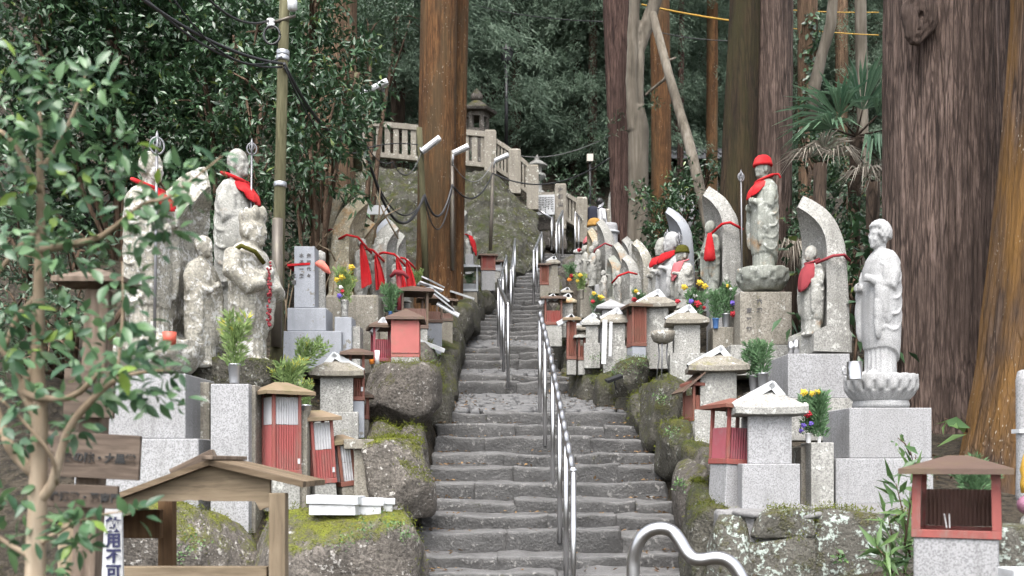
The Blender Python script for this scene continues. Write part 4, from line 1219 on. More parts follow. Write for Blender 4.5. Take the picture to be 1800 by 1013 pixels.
palm("dry_palm_clump", "withered palm fronds hanging beside the curved stele with the faded bib", onground(1395, 12.4), P(1392, 425, 12.4),
     [(-.12, -.1, -.3, .5, .9, 'dry_palm'), (.1, -.05, -.3, .45, .8, 'dry_palm')], 'dry_palm', 40)
palm("dry_palm_clump", "withered palm fronds hanging against the huge cedar above the white statue", onground(1530, 12.8), P(1535, 320, 12.4),
     [(-.3, .1, -.3, .45, .6, 'dry_palm'), (.05, .05, -.3, .4, .7, 'dry_palm')], 'dry_palm', 60)
# ------------------------------------------------------------------ carved figures (unit height, facing +x)
def ell_ring(z, rx, ry, xo=0.0, n=28, zf=None):
    return [(xo + rx * math.cos(a), ry * math.sin(a), z + (zf(a) if zf else 0)) for a in np.linspace(0, 2 * math.pi, n, endpoint=False)]
def prof(tab, z):
    zz = [t[0] for t in tab]
    return tuple(float(np.interp(z, zz, [t[k] for t in tab])) for k in (1, 2, 3))
ROBE = [(.15, .112, .140, -.004), (.22, .120, .150, -.004), (.35, .124, .156, -.004), (.5, .122, .160, -.004), (.6, .118, .162, -.004), (.68, .110, .160, -.006), (.745, .094, .148, -.008), (.785, .070, .114, -.008), (.81, .046, .064, -.004)]
def head(mb, s=1.0, c=(.014, 0, .905), hair=None):
    cx, cy, cz = c
    def pt(x, y, z): return (cx + x * s, cy + y * s, cz + z * s)
    def R_(a, b, c_): return (a * s, b * s, c_ * s)
    mb.ball(pt(-.004, 0, .012), R_(.070, .062, .078), 20, 14)
    mb.ball(pt(.018, 0, -.035), R_(.048, .047, .050), 16, 10)
    mb.ball(pt(.050, 0, -.060), R_(.020, .022, .018), 12, 8)
    mb.ball(pt(.066, 0, -.012), R_(.016, .010, .020), 10, 8)
    mb.ball(pt(.052, 0, .018), R_(.016, .042, .008), 10, 8)
    mb.ball(pt(.060, 0, -.042), R_(.011, .020, .007), 10, 6)
    for y in (-1, 1):
        mb.ball(pt(.042, y * .026, -.022), R_(.022, .020, .022), 10, 8)
        mb.ball(pt(-.004, y * .061, -.012), R_(.017, .011, .036), 10, 8)
        mb.ball(pt(.048, y * .024, .006), R_(.012, .016, .006), 8, 6)
    if hair == 'curls':
        mb.ball(pt(-.012, 0, .080), R_(.044, .042, .036), 14, 10)
        for k in range(8):
            el = -0.25 + k * .23
            m_ = max(4, int(16 * math.cos(el)))
            for j in range(m_):
                a = 2 * math.pi * (j + .5 * (k % 2)) / m_
                x, y, z = math.cos(el) * math.cos(a), math.cos(el) * math.sin(a), math.sin(el)
                if x > .62 and z < .55:
                    continue
                mb.ball(pt(-.006 + .076 * x, .068 * y, .016 + .084 * z), .0165 * s, 7, 5)
    elif hair == 'crown':
        for a in np.linspace(0, 2 * math.pi, 9)[:-1]:
            mb.ball(pt(.055 * math.cos(a), .05 * math.sin(a), .075 + .015 * math.cos(a)), R_(.022, .02, .04), 8, 6)
def robe_body(mb, hands='staff', swags=6, robe=ROBE, feet=True, sleeves=True):
    mb.loft([ell_ring(z, rx * (1 + .0), ry) for z, rx, ry in ((0, .098, .118), (.03, .100, .122), (.12, .096, .120), (.3, .09, .118))])
    for a in np.linspace(-1.3, 1.3, 9):
        mb.tube([(.099 * math.cos(a), .121 * math.sin(a), .01), (.097 * math.cos(a * .95), .119 * math.sin(a * .95), .2)], .007, 5)
    if feet:
        for y in (-1, 1):
            mb.ball((.10, y * .045, .016), (.045, .028, .022), 10, 6)
    hemf = lambda a: .045 * math.cos(a) - .02 * math.cos(2 * a)
    rings = []
    for i, (z, rx, ry, xo) in enumerate(robe):
        rings.append(ell_ring(z, rx, ry, xo, zf=hemf if i == 0 else (lambda a: .5 * hemf(a)) if i == 1 else None))
    mb.loft(rings)
    for side in (-1, 1):
        for i in range(swags):
            z0 = .73 - i * .085
            pts = []
            for s in np.linspace(-1, 1, 13):
                a = math.radians(92 - 52 * s)
                z = z0 - (.055 + .012 * i) * (1 - s * s) - .02 * s
                rx, ry, xo = prof(robe, z)
                bul = 1.0 + .09 * math.exp(-((a - 1.35) / .5) ** 2) * (1 if .38 < z < .7 else .2)
                pts.append((xo + rx * math.cos(a) * .975, side * ry * math.sin(a) * bul * .985, z))
            mb.tube(pts, .0085, 6)
        # shoulder, sleeve and forearm
        hy = .05 if hands != 'low' else .07
        hz = .615 if side > 0 else .57
        hx = .135
        mb.tube([(-.004, side * .108, .742), (.0, side * .140, .64), (.02, side * .142, .565), (.075, side * .108, .575), (hx, side * hy, hz)], [.046, .052, .054, .040, .024], 12)
        if sleeves:
            for k_, (x, y, z, rx, ry, rz_) in enumerate([(.075, .112, .52, .050, .040, .090), (.088, .110, .42, .044, .034, .110), (.094, .106, .33, .032, .026, .100), (.030, .142, .47, .070, .030, .15), (.02, .14, .60, .065, .035, .12)]):
                mb.ball((x, side * y, z), (rx, ry, rz_), 12, 8)
            mb.tube([(.095, side * .115, .55), (.112, side * .11, .42), (.100, side * .108, .27)], [.010, .012, .007], 6)
            mb.tube([(.05, side * .138, .55), (.07, side * .138, .42), (.065, side * .13, .29)], [.008, .010, .006], 6)
        mb.ball((hx + .005, side * hy, hz), (.030, .022, .028), 10, 8)
        for f in range(4):
            mb.tube([(hx + .01, side * (hy - .008), hz + .018 - f * .012), (hx + .032, side * (hy - .012), hz + .018 - f * .012), (hx + .028, side * (hy - .034), hz + .017 - f * .012)], [.0075, .0075, .006], 5)
        mb.tube([(hx, side * (hy - .012), hz + .02), (hx + .018, side * (hy - .025), hz + .034)], [.008, .006], 5)
    mb.tube([(-.006 + .058 * math.cos(a), .085 * math.sin(a), .775 + .0 - .02 * math.cos(a)) for a in np.linspace(0, 2 * math.pi, 20)], .016, 6)
    mb.lathe([(.046, .77), (.040, .80), (.040, .86)], 16, (.004, 0, 0))
_fig = {}
def figure(kind, H, rough=0.0, seed=0):
    key = (kind, rough, seed)
    if key not in _fig:
        mb = MB()
        if kind == 'monk':
            robe_body(mb); head(mb)
        elif kind == 'buddha':
            robe_body(mb, 'low', 5); head(mb, 1.0, (.014, 0, .895), 'curls')
        elif kind == 'child':
            k = .86
            sub = MB(); robe_body(sub, swags=4)
            mb.add([(x * 1.25, y * 1.2, z * .90) for x, y, z in sub.v], sub.f)
            head(mb, 1.45, (.02, 0, .855))
        elif kind == 'relief':
            sub = MB(); robe_body(sub, swags=4)
            mb.add([(x * .8, y * 1.0, z) for x, y, z in sub.v], sub.f)
            head(mb, 1.05)
        elif kind == 'guardian':
            robe_body(mb, swags=5)
            mb.ball((.0, 0, .68), (.13, .17, .12), 16, 10)
            mb.ball((.07, 0, .52), (.10, .13, .13), 16, 10)
            mb.tube([(.0, -.17, .72), (.02, -.22, .58), (.12, -.17, .48), (.16, -.06, .52)], [.06, .066, .05, .035], 12)
            mb.tube([(.0, .17, .72), (.02, .22, .58), (.12, .17, .48), (.16, .06, .52)], [.06, .066, .05, .035], 12)
            head(mb, 1.35, (.03, 0, .885), 'crown')
        me = sculpt(mb, kind + "_figure", .0066 if kind in ('monk', 'buddha') else .0115, 2, rough, 9, seed)
        _fig[key] = me
    me = _fig[key].copy()
    k = .9 if kind in ('monk', 'buddha') else 1.0
    me.transform(Matrix.Diagonal((H * k, H * k, H, 1)))
    return me
def bib_mesh(H, z_top=.80, z_bot=.62, spread=80, off=.018, mid=0.0, tie=True, seed=0):
    V, Fc = [], []
    na, nz = 19, 11
    for i in range(nz):
        t = i / (nz - 1)
        for j in range(na):
            s = -1 + 2 * j / (na - 1)
            a = math.radians(spread * s * (1 - .18 * t))
            zb = z_bot + (z_top - z_bot) * .55 * abs(s) ** 1.7
            z = z_top + (zb - z_top) * t
            rx, ry, xo = prof(ROBE, min(z, .80))
            rx = max(rx, .055) + off + .026 * math.sin(t * 2.2) + (.012 * math.sin(13 * s + seed) + .007 * math.sin(23 * s)) * t
            ry = max(ry * .72, .062) + off * .7
            V.append((H * .93 * (xo + rx * math.cos(a)), H * .93 * ry * math.sin(a), H * (z - .03 * math.cos(a))))
    for i in range(nz - 1):
        for j in range(na - 1):
            k = i * na + j
            Fc.append((k, k + na, k + na + 1, k + 1))
    # thickness
    n0 = len(V)
    V2 = [(x - .006 * H, y * .985, z) for x, y, z in V]
    F2 = [tuple(i + n0 for i in f[::-1]) for f in Fc]
    rim = [j for j in range(na)] + [i * na + na - 1 for i in range(1, nz)] + [(nz - 1) * na + j for j in range(na - 2, -1, -1)] + [i * na for i in range(nz - 2, 0, -1)]
    F3 = [(rim[i], rim[(i + 1) % len(rim)], rim[(i + 1) % len(rim)] + n0, rim[i] + n0) for i in range(len(rim))]
    mb = MB()
    mb.add(V + V2, Fc + F2 + F3)
    if tie:
        mb.tube([(H * (-.004 + .072 * math.cos(a)), H * .088 * math.sin(a), H * (z_top - .005 - .03 * math.cos(a))) for a in np.linspace(0, 2 * math.pi, 24)], .011 * H, 6)
    me = mb.mesh("bib", True)
    return me
def cap_mesh(H, s=1.0, c=(.012, 0, .905), tall=1.0):
    mb = MB()
    pr = [(.0725, .016), (.079, .020), (.079, .036), (.074, .042), (.073, .058), (.064, .082 * tall), (.045, .099 * tall), (.02, .107 * tall), (.002, .109 * tall)]
    mb.lathe([(r * s * H, z * s * H) for r, z in pr], 26, (c[0] * H, 0, c[2] * H), 1.0, .92)
    return mb.mesh("cap", True)
def staff_mesh(L, r=.008, ring=.05, two=False):
    mb = MB()
    mb.tube([(0, 0, 0), (0, 0, L * .5), (0, 0, L)], r, 8)
    def ringm(rad, zc, w, n=20, squeeze=.8):
        mb.tube([(0, rad * squeeze * math.sin(a), zc + rad * math.cos(a)) for a in np.linspace(0, 2 * math.pi, n)], w, 6)
        mb.tube([(rad * squeeze * math.sin(a), 0, zc + rad * math.cos(a)) for a in np.linspace(0, 2 * math.pi, n)], w, 6)
    ringm(ring, L - ring * .2, r * .75)
    ringm(ring * .5, L + ring * .1, r * .6)
    mb.tube([(0, 0, L), (0, 0, L + ring * .9), (0, 0, L + ring * 1.6)], [r, r * 1.3, r * .2], 8)
    return mb.mesh("staff", True)
def lotus_mesh(R_, h, petals=14, rows=2, deep=.07, seed=0, rough=.0):
    n = petals * 8
    m = 20
    V = []
    for i in range(m + 1):
        t = i / m
        z = h * t
        r = R_ * (0.66 + 0.34 * math.sin(min(1, t / .62) * math.pi / 2) ** .8) * (1 - .05 * max(0, (t - .62) / .38) ** 2)
        for j in range(n):
            a = 2 * math.pi * j / n
            ph = petals / 2 * a
            up = abs(math.sin(ph)) ** .5
            lo = abs(math.cos(ph)) ** .5
            g = up if t > .42 else lo * .6 + up * .4
            tip = 1 + .03 * max(0, (t - .8) / .2) * up
            k = 1 - deep * (1 - g) * math.sin(min(1, t * 1.3) * math.pi) ** .6
            inner = 1 - .012 * (1 if .55 < abs(math.sin(ph)) < .75 and .3 < t < .85 else 0)
            V.append((r * k * tip * inner * math.cos(a), r * k * tip * inner * math.sin(a), z + (.035 * h * up if t > .9 else 0)))
    V = np.array(V)
    i0 = np.arange((m + 1) * n).reshape(m + 1, n)
    nx_ = np.roll(i0, -1, 1)
    q = np.stack([i0[:-1], nx_[:-1], nx_[1:], i0[1:]], -1).reshape(-1, 4)
    top = np.array([[0, 0, h * .97]])
    tc = np.stack([i0[-1], nx_[-1], np.full(n, len(V)), np.full(n, len(V))], -1)
    me = bpy.data.meshes.new("lotus_base")
    V = np.r_[V, top]
    if rough:
        V = V + np.stack([fbm(V * 12 + 4 * i + seed, 3, i) for i in range(3)], 1) * rough
    faces = [tuple(f) for f in q.tolist()] + [(int(a), int(b), len(V) - 1) for a, b in zip(i0[-1], nx_[-1])] + [tuple(i0[0][::-1].tolist())]
    me.from_pydata(V.tolist(), [], faces)
    me.polygons.foreach_set("use_smooth", np.ones(len(me.polygons), dtype=bool))
    me.update()
    return me
def stele_mesh(h, w, t, curl, dish=.06, base=.12, seed=0, rough=.012, blunt=2.4, front=.0):
    """boat-shaped halo stone: faces +x, its tip hooks forward along an arc"""
    m, n = 50, 19
    A = math.radians(min(78, 24 + 125 * curl))        # how far the tip bows forward
    s0 = .66
    # centre line: straight, then an arc; scaled so that its height is h
    ss = np.linspace(0, 1, m)
    ang = np.where(ss < s0, 0, (ss - s0) / (1 - s0) * A)
    dx, dz = np.sin(ang), np.cos(ang)
    cx = np.concatenate([[0], np.cumsum((dx[1:] + dx[:-1]) / 2)]) / (m - 1)
    cz = np.concatenate([[0], np.cumsum((dz[1:] + dz[:-1]) / 2)]) / (m - 1)
    k = h / cz.max()
    cx, cz = cx * k, cz * k
    fr, bk = [], []
    for i in range(m):
        q = ss[i]
        hw = w / 2 * (1 if q < .4 else max(.07, (1 - ((q - .4) / .6) ** blunt) ** .8))
        th = t * (1 - .45 * q ** 2)
        nx_, nz_ = math.cos(ang[i]), -math.sin(ang[i])       # forward normal
        bs = base * (1 if q < .13 else max(0, 1 - (q - .13) / .03))
        for j in range(n):
            s = -1 + 2 * j / (n - 1)
            rnd = (1 - abs(s) ** 8 * .25)
            f = dish * (hw / (w / 2)) ** .8 * (abs(s) ** 2.0) * (1 if abs(s) < .97 else .9) + bs
            fr.append((cx[i] + nx_ * f, hw * s, cz[i] + nz_ * f))
            g = -th * rnd + dish * .5 * abs(s) ** 3 * (1 if q > .14 else 0)
            bk.append((cx[i] + nx_ * g, hw * s * (1 - .06 * abs(s) ** 6), cz[i] + nz_ * g))
    V = np.array(fr + bk)
    V = V + np.stack([fbm(V * 6 + 4 * i + seed * 3, 3, seed + i) for i in range(3)], 1) * rough
    i0 = np.arange(m * n).reshape(m, n)
    q1 = np.stack([i0[:-1, :-1], i0[:-1, 1:], i0[1:, 1:], i0[1:, :-1]], -1).reshape(-1, 4)
    q2 = q1[:, ::-1] + m * n
    ring = np.concatenate([i0[0, :-1], i0[:-1, -1], i0[-1, :0:-1], i0[:0:-1, 0]])
    nxt = np.roll(ring, -1)
    side = np.stack([nxt, ring, ring + m * n, nxt + m * n], -1)
    return mesh_np("stele", V, np.r_[q1, q2, side], True)
def set_autosmooth(o, ang=40):
    me = o.data
    me.update()
    bm = bmesh.new()
    bm.from_mesh(me)
    lim = math.radians(ang)
    for e in bm.edges:
        e.smooth = not (len(e.link_faces) == 2 and e.calc_face_angle(0) > lim)
    bm.to_mesh(me)
    bm.free()
def slab(u0, u1, v0, v1, d, dep, name, mat, parent, origin, taper=0, bevel=.008, rough=0.0):
    """block whose camera-side face fills that pixel box at depth d"""
    mb = MB()
    a, b = P(u0, v1, d), P(u1, v0, d)
    mb.box(a.x - origin[0], b.x - origin[0], d - origin[1], d + dep - origin[1], a.z - origin[2], b.z - origin[2], taper, taper)
    return mb.build(name, M[mat], parent, bevel=bevel)
def cord_round(H, z, rx, ry, r, sag=.0, xo=0):
    mb = MB()
    mb.tube([(xo + rx * math.cos(a), ry * math.sin(a), z - sag * math.cos(a)) for a in np.linspace(0, 2 * math.pi, 28)], r, 6)
    return mb
def text_mesh(body, size, mat, parent, loc, rot=(math.pi / 2, 0, 0), vertical=False, depth=.002, spacing=1.1, shear=0.0, name="lettering"):
    """characters set one by one, as thin raised ink"""
    cols = body if isinstance(body, list) else [body]
    mbv, mbf = [], []
    for ci, s in enumerate(cols):
        for k, ch in enumerate(s):
            if ch == ' ':
                continue
            cu = bpy.data.curves.new("ch", 'FONT')
            cu.body = ch
            cu.size = size
            cu.extrude = depth / 2
            cu.align_x = 'CENTER'
            cu.align_y = 'CENTER'
            cu.offset = size * .035
            o = bpy.data.objects.new("ch", cu)
            COL.objects.link(o)
            dg = bpy.context.evaluated_depsgraph_get()
            me = bpy.data.meshes.new_from_object(o.evaluated_get(dg))
            off = len(mbv)
            if vertical:
                dx, dy = -ci * size * spacing * 1.1, -k * size * spacing
            else:
                dx, dy = (k - (len(s) - 1) / 2) * size * spacing, -ci * size * 1.2
            mbv += [(v.co.x + dx, v.co.y + dy, v.co.z) for v in me.vertices]
            mbf += [tuple(i + off for i in p.vertices) for p in me.polygons]
            bpy.data.objects.remove(o)
            bpy.data.curves.remove(cu)
            bpy.data.meshes.remove(me)
    me = bpy.data.meshes.new(name)
    me.from_pydata(mbv, [], mbf)
    me.update()
    o = put(name, me, M[mat], parent, loc, rot)
    o["kind"] = "stuff"
    return o

# ------------------------------------------------------------------ offering houses, huts, vases
def stone_house(label, u0, u1, vt, vb, d, side=-1, mat='granite_old', cap=True, rz=0.0, body_h=None, capflip=None, cap_tilt=0.0, group="stone offering houses", roof_mat=None, dep=None):
    """side = -1: opening toward -x. u0,u1 roof span; vt knob top; vb bottom (photo pixels)"""
    W, H = S(u1 - u0, d), S(vb - vt, d)
    c = P((u0 + u1) / 2, vb, d)
    D = dep or W * .85
    t = thing("stone_offering_house", label, "stone shrine", (c.x, d + D / 2, c.z), rz, group)
    bw, bh = W * .80, H * .36
    MB().box(-bw / 2, bw / 2, -D * .42, D * .42, -.12, bh).build("base", M[mat], t, bevel=.008)
    ww, wh = W * .60, H * .38
    th = .05 * W / .5
    mb = MB()
    x0, x1 = -ww / 2, ww / 2
    mb.box(x0, x1, -D * .34, -D * .34 + th, bh, bh + wh)
    mb.box(x0, x1, D * .34 - th, D * .34, bh, bh + wh)
    a, b = (x1 - th, x1) if side < 0 else (x0, x0 + th)
    mb.box(a, b, -D * .34 + th, D * .34 - th, bh, bh + wh)
    mb.build("body", M[mat], t, bevel=.006)
    s_ = side
    MB().box(-ww / 2 + s_ * W * .10, ww / 2 + s_ * W * .10, -D * .385, -D * .385 + .001 + D * .05, bh, bh + wh).build("side_slab", M[mat], t, bevel=.006) if False else None
    # roof: eave slab, curved hip, knob
    z0 = bh + wh
    rings = []
    def sq(hx, hy, z, n=5):
        pts = []
        for k in range(4):
            ax, ay = [(-1, -1), (1, -1), (1, 1), (-1, 1)][k]
            bx, by = [(1, -1), (1, 1), (-1, 1), (-1, -1)][k]
            for q in range(n):
                f = q / n
                x, y = ax + (bx - ax) * f, ay + (by - ay) * f
                lift = .010 * H * (max(abs(x), abs(y)) == 1) * (abs(x * y)) ** 3 if hx > W * .3 else 0
                pts.append((x * hx, y * hy, z + lift))
        return pts
    rings.append(sq(W * .40, D * .40, z0))
    rings.append(sq(W * .50, D * .50, z0 + H * .008))
    rings.append(sq(W * .50, D * .50, z0 + H * .062))
    for q, zz in ((.38, .105), (.26, .155), (.16, .20), (.09, .225)):
        rings.append(sq(W * q, D * q, z0 + H * zz))
    mb = MB(); mb.loft(rings)
    roof = mb.build("roof", M[roof_mat or mat], t, bevel=.004)
    kb_ = MB(); kb_.lathe([(W * .06, 0), (W * .085, H * .012), (W * .085, H * .03), (W * .05, H * .045), (W * .002, H * .06)], 12)
    kb_.build("knob", M[roof_mat or mat], roof, True, (0, 0, z0 + H * .205))
    if cap:
        f = capflip if capflip is not None else side
        folded_cap(t, (-f * W * .06, -D * .05, z0 + H * .275), W * .64, W * .25, D * .34, f, cap_tilt)
    return t
def folded_cap(t, loc, long, short, wid, f, tilt=0.0, mat='white_tin', a_long=29, a_short=50):
    """folded white sheet saddling a roof knob: long leg toward f, short leg the other way"""
    mb = MB()
    th = .012
    la, sa = math.radians(a_long), math.radians(a_short)
    pl = Vector((f * long * math.cos(la), 0, -long * math.sin(la)))
    ps = Vector((-f * short * math.cos(sa), 0, -short * math.sin(sa)))
    for e in (pl, ps):
        n_ = Vector((-e.z, 0, e.x)).normalized()
        if n_.z < 0: n_ = -n_
        q = [Vector((0, 0, 0)), e]
        V = []
        for y in (-wid / 2, wid / 2):
            for p in q:
                V += [(p.x, y, p.z), (p.x + n_.x * th, y, p.z + n_.z * th)]
        mb.add(V, [(0, 2, 3, 1), (4, 5, 7, 6), (0, 1, 5, 4), (2, 6, 7, 3), (1, 3, 7, 5), (0, 4, 6, 2)])
        # turned-down rims
        for y, s in ((-wid / 2, -1), (wid / 2, 1)):
            V = []
            for p in q:
                V += [(p.x, y, p.z + .006), (p.x, y + s * .004, p.z + .006), (p.x - n_.x * .05, y + s * .004, p.z - n_.z * .05), (p.x - n_.x * .05, y, p.z - n_.z * .05)]
            mb.add(V, [(0, 1, 5, 4), (1, 2, 6, 5), (2, 3, 7, 6), (3, 0, 4, 7), (0, 3, 2, 1), (4, 5, 6, 7)])
    return mb.build("ridge_cap", M[mat], t, False, loc, (0, tilt, 0))
def corr_panel(w, h, pitch=.02, amp=.006):
    n = max(4, int(w / pitch) * 2)
    V, Fc = [], []
    for i in range(n + 1):
        x = -w / 2 + w * i / n
        y = amp * (1 if i % 2 else -1)
        V += [(x, y - .002, 0), (x, y - .002, h), (x, y + .002, 0), (x, y + .002, h)]
    for i in range(n):
        k = i * 4
        Fc += [(k, k + 4, k + 5, k + 1), (k + 2, k + 3, k + 7, k + 6)]
    return V, Fc
def hip_roof(w, dp, h, th, ridge=0.0, over=0):
    """thin hipped sheet roof with a hanging edge"""
    V = [(-w / 2, -dp / 2, 0), (w / 2, -dp / 2, 0), (w / 2, dp / 2, 0), (-w / 2, dp / 2, 0)]
    V += [(x, y, th) for x, y, _ in V]
    V += [(-ridge / 2, 0, h + th), (ridge / 2, 0, h + th)]
    V += [(-ridge / 2, 0, h - .004), (ridge / 2, 0, h - .004)]
    Fc = [(0, 1, 5, 4), (1, 2, 6, 5), (2, 3, 7, 6), (3, 0, 4, 7), (4, 5, 9, 8), (6, 7, 8, 9), (5, 6, 9), (7, 4, 8), (1, 0, 10, 11), (3, 2, 11, 10), (2, 1, 11), (0, 3, 10)]
    mb = MB(); mb.add(V, Fc)
    return mb
def hut(label, u, vt, vb, d, w, dp, rz=0.0, base_h=.25, roof_h=.10, over=.09, post='red_paint', lower='corr_red', upper='corr_pale', fl=.55, roof='roof_brown', sides=(1, 1, 1, 1), base='granite_old', lean=(0, 0), group="roofed offering boxes", front_full=None, ridge=.08, tags=False, base_w=.92, postw=.028, cap=None, floor=True):
    """roofed box on a stone foot; vt roof top, vb foot bottom. sides: -y, +x, +y, -x -> 0 open, 1 lower only, 2 lower and upper"""
    H = S(vb - vt, d)
    c = P(u, vb, d)
    t = thing("offering_hut", label, "offering box", (c.x, d + dp / 2, c.z), rz, group, rot=(lean[0], lean[1], rz))
    MB().box(-w / 2 * base_w, w / 2 * base_w, -dp / 2 * base_w, dp / 2 * base_w, -.15, base_h).build("base", M[base], t, bevel=.008)
    z0 = base_h + .002
    zt = H - roof_h - .02
    if floor:
        MB().box(-w / 2, w / 2, -dp / 2, dp / 2, z0, z0 + .045).build("floor_frame", M[post], t, bevel=.004)
    z1 = z0 + .047
    for sx in (-1, 1):
        for sy in (-1, 1):
            x, y = sx * (w / 2 - postw / 2 - .003), sy * (dp / 2 - postw / 2 - .003)
            MB().box(x - postw / 2, x + postw / 2, y - postw / 2, y + postw / 2, z1, zt + .01).build("post", M[post], t, bevel=.003)
    for k, (sx, sy) in enumerate(((0, -1), (1, 0), (0, 1), (-1, 0))):
        if not sides[k]:
            continue
        L = (w if sx == 0 else dp) - 2 * postw - .012
        hh = (zt - z1)
        loc = (sx * (w / 2 - .016), sy * (dp / 2 - .016), z1)
        rot = (0, 0, 0 if sx == 0 else math.pi / 2)
        if front_full and k == 0:
            MB().box(-w / 2 + .002, w / 2 - .002, -.004, .004, 0, hh * .98).build("panel", M[front_full], t, False, (0, -dp / 2 - .006, z1))
            continue
        f = 1.0 if sides[k] == 3 else fl
        mb = MB(); mb.add(*corr_panel(L, hh * f, .022)); mb.build("panel", M[lower], t, False, loc, rot)
        if sides[k] == 2 and upper:
            mb = MB(); mb.add(*corr_panel(L, hh * (1 - fl) * .92, .022)); mb.build("panel", M[upper], t, False, (loc[0], loc[1], z1 + hh * fl + .004), rot)
    hip_roof(w + 2 * over, dp + 2 * over, roof_h, .03, ridge).build("roof", M[roof], t, False, (0, 0, zt))
    if tags:
        MB().box(-.011, .011, -.002, .002, 0, .045).build("paper_tag", M['white'], t, False, (w / 2 - .03 if tags == 1 else -w / 2 + .03, -dp / 2 - .004, z1 + .05))
    if cap:
        folded_cap(t, (cap[3] if len(cap) > 3 else 0, -.05, zt + roof_h + .035), cap[0], cap[1], cap[2], cap[4] if len(cap) > 4 else -1)
    return t
def sprig_arrays(h, r, stems=11, per=70, leaf=(.05, .012), seed=0, lean=(0, 0), yellow=.25):
    R = np.random.default_rng(seed)
    Cs, Ds, Ns, Ls, Ws, Ts = [], [], [], [], [], []
    for s in range(stems):
        a = 2 * math.pi * (s + R.random() * .6) / stems
        sp = r * (0.25 + .75 * R.random())
        hh = h * (.65 + .4 * R.random())
        tip = np.array([sp * math.cos(a) + lean[0] * hh, sp * math.sin(a) * .6 + lean[1] * hh, hh])
        t = R.random(per) ** .8
        ax = tip[None] * t[:, None]
        ax[:, 2] += .15 * hh * np.sin(t * math.pi)
        dirn = tip / np.linalg.norm(tip)
        sd = np.cross(dirn, [math.sin(a), -math.cos(a), .2])
        sd /= np.linalg.norm(sd)
        sign = np.where(R.random(per) > .5, 1, -1)[:, None]
        wl = (1 - t * .75)[:, None] * h * .16 * R.random(per)[:, None]
        c = ax + sd[None] * sign * wl + R.normal(size=(per, 3)) * h * .015
        d = dirn[None] * .9 + sd[None] * sign * .75 + R.normal(size=(per, 3)) * .25
        Cs.append(c); Ds.append(d); Ns.append(R.normal(size=(per, 3)) * .5 + np.cross(dirn, sd)[None])
        Ls.append(leaf[0] * (.6 + .8 * R.random(per)) * h / .35); Ws.append(leaf[1] * (.7 + .6 * R.random(per)) * h / .35)
        yy = R.random() < yellow
        Ts.append(np.clip(.2 + .5 * R.random(per) + (.35 * t if yy else .1 * t), 0, 1))
    return tri_leaves(np.concatenate(Cs), np.concatenate(Ds), np.concatenate(Ns), np.concatenate(Ls), np.concatenate(Ws), .1, np.concatenate(Ts), 0)
def vase_sprig(label, u, vt, vm, vb, d, ru, mat='cypress', vase='zinc', seed=0, lean=(0, 0), vr=None, yellow=.25, blooms=(), group="vases of cut greenery", stems=11, vh=True, y=0.0):
    """vb vase foot, vm vase rim, vt greenery top, ru half spread in pixels"""
    c = P(u, vb, d)
    t = thing("flower_vase", label, "vase", (c.x, d + y, c.z), 0, group)
    hv = S(vb - vm, d)
    r = vr or hv * .33
    mb = MB()
    mb.lathe([(r * .72, 0), (r * .74, hv * .04), (r * .95, hv * .9), (r * 1.06, hv * .93), (r * 1.06, hv), (r * .9, hv), (r * .8, hv * .9), (r * .6, hv * .3)], 18)
    mb.build("vase", M[vase], t, True)
    hg = S(vm - vt, d)
    V, Fc, tt = sprig_arrays(hg, S(ru, d), stems, 90, seed=seed, lean=lean, yellow=yellow)
    put("greenery", mesh_np("greenery", V, Fc, False, tt), M[mat], t, (0, 0, hv * .85))
    for (bu, bv, br, bm_) in blooms:
        q = P(bu, bv, d - .06) - t.location
        R = np.random.default_rng(int(bu + bv))
        rr_ = S(br, d)
        mb = MB()
        for k in range(16):
            a = 2.4 * k
            rad = rr_ * (.25 + .75 * (k / 16))
            p = Vector((math.cos(a) * rad, R.normal() * rr_ * .15 - rr_ * .4 * (1 - k / 16), math.sin(a) * rad * .8))
            mb.ball(p, (rr_ * .30, rr_ * .22, rr_ * .26), 6, 4)
        mb.build("blossom", M[bm_], t, True, q)
    return t
# ------------------------------------------------------------------ statues and offerings, right bank
# 1. white granite statue on lotus and stepped pedestal
D1 = 8.35
t = thing("buddha_statue", "clean white granite standing figure with curled hair on a lotus base", "statue", P(1548, 717, D1 + .35))
o_ = t.location
put("figure", figure('buddha', S(275, D1 + .35)), M['statue_clean'], t, (.0, 0, S(54, D1 + .35)), (0, 0, math.pi + .25))
ld = D1 + .35
put("lotus_base", lotus_mesh(S(63, ld), S(46, ld), 18, deep=.16), M['statue_clean'], t, (0, 0, S(9, ld)))
lb_ = MB(); lb_.lathe([(S(46, ld), -.01), (S(48, ld), .02), (S(46, ld), S(11, ld))], 40)
lb_.build("base_ring", M['statue_clean'], t, True)
t = thing("granite_pedestal", "two-tier white granite pedestal under the white statue", "pedestal", P(1552, 895, D1))
o_ = t.location
slab(1469, 1641, 806, 896, D1 - .02, .78, "lower_block", 'granite', t, o_)
slab(1493, 1638, 717, 805.7, D1, .72, "upper_block", 'granite', t, o_)
MB().box(0, .002, 0, .5, 0, .4) 
# metal cup on the lotus
mb = MB(); rc = S(13, D1)
mb.lathe([(rc, 0), (rc, .005), (rc, S(32, D1)), (rc * .9, S(32, D1)), (rc * .88, .02)], 24)
t = thing("metal_cup", "steel cup with handle on the white lotus base", "cup", P(1502, 668, D1 + .05))
mb.build("cup", M['steel'], t, True)
MB().tube([(-rc, 0, .04), (-rc * 1.7, -.02, .05), (-rc * 1.7, -.02, .10), (-rc, 0, .12)], .006, 6).build("handle", M['steel'], t, True)
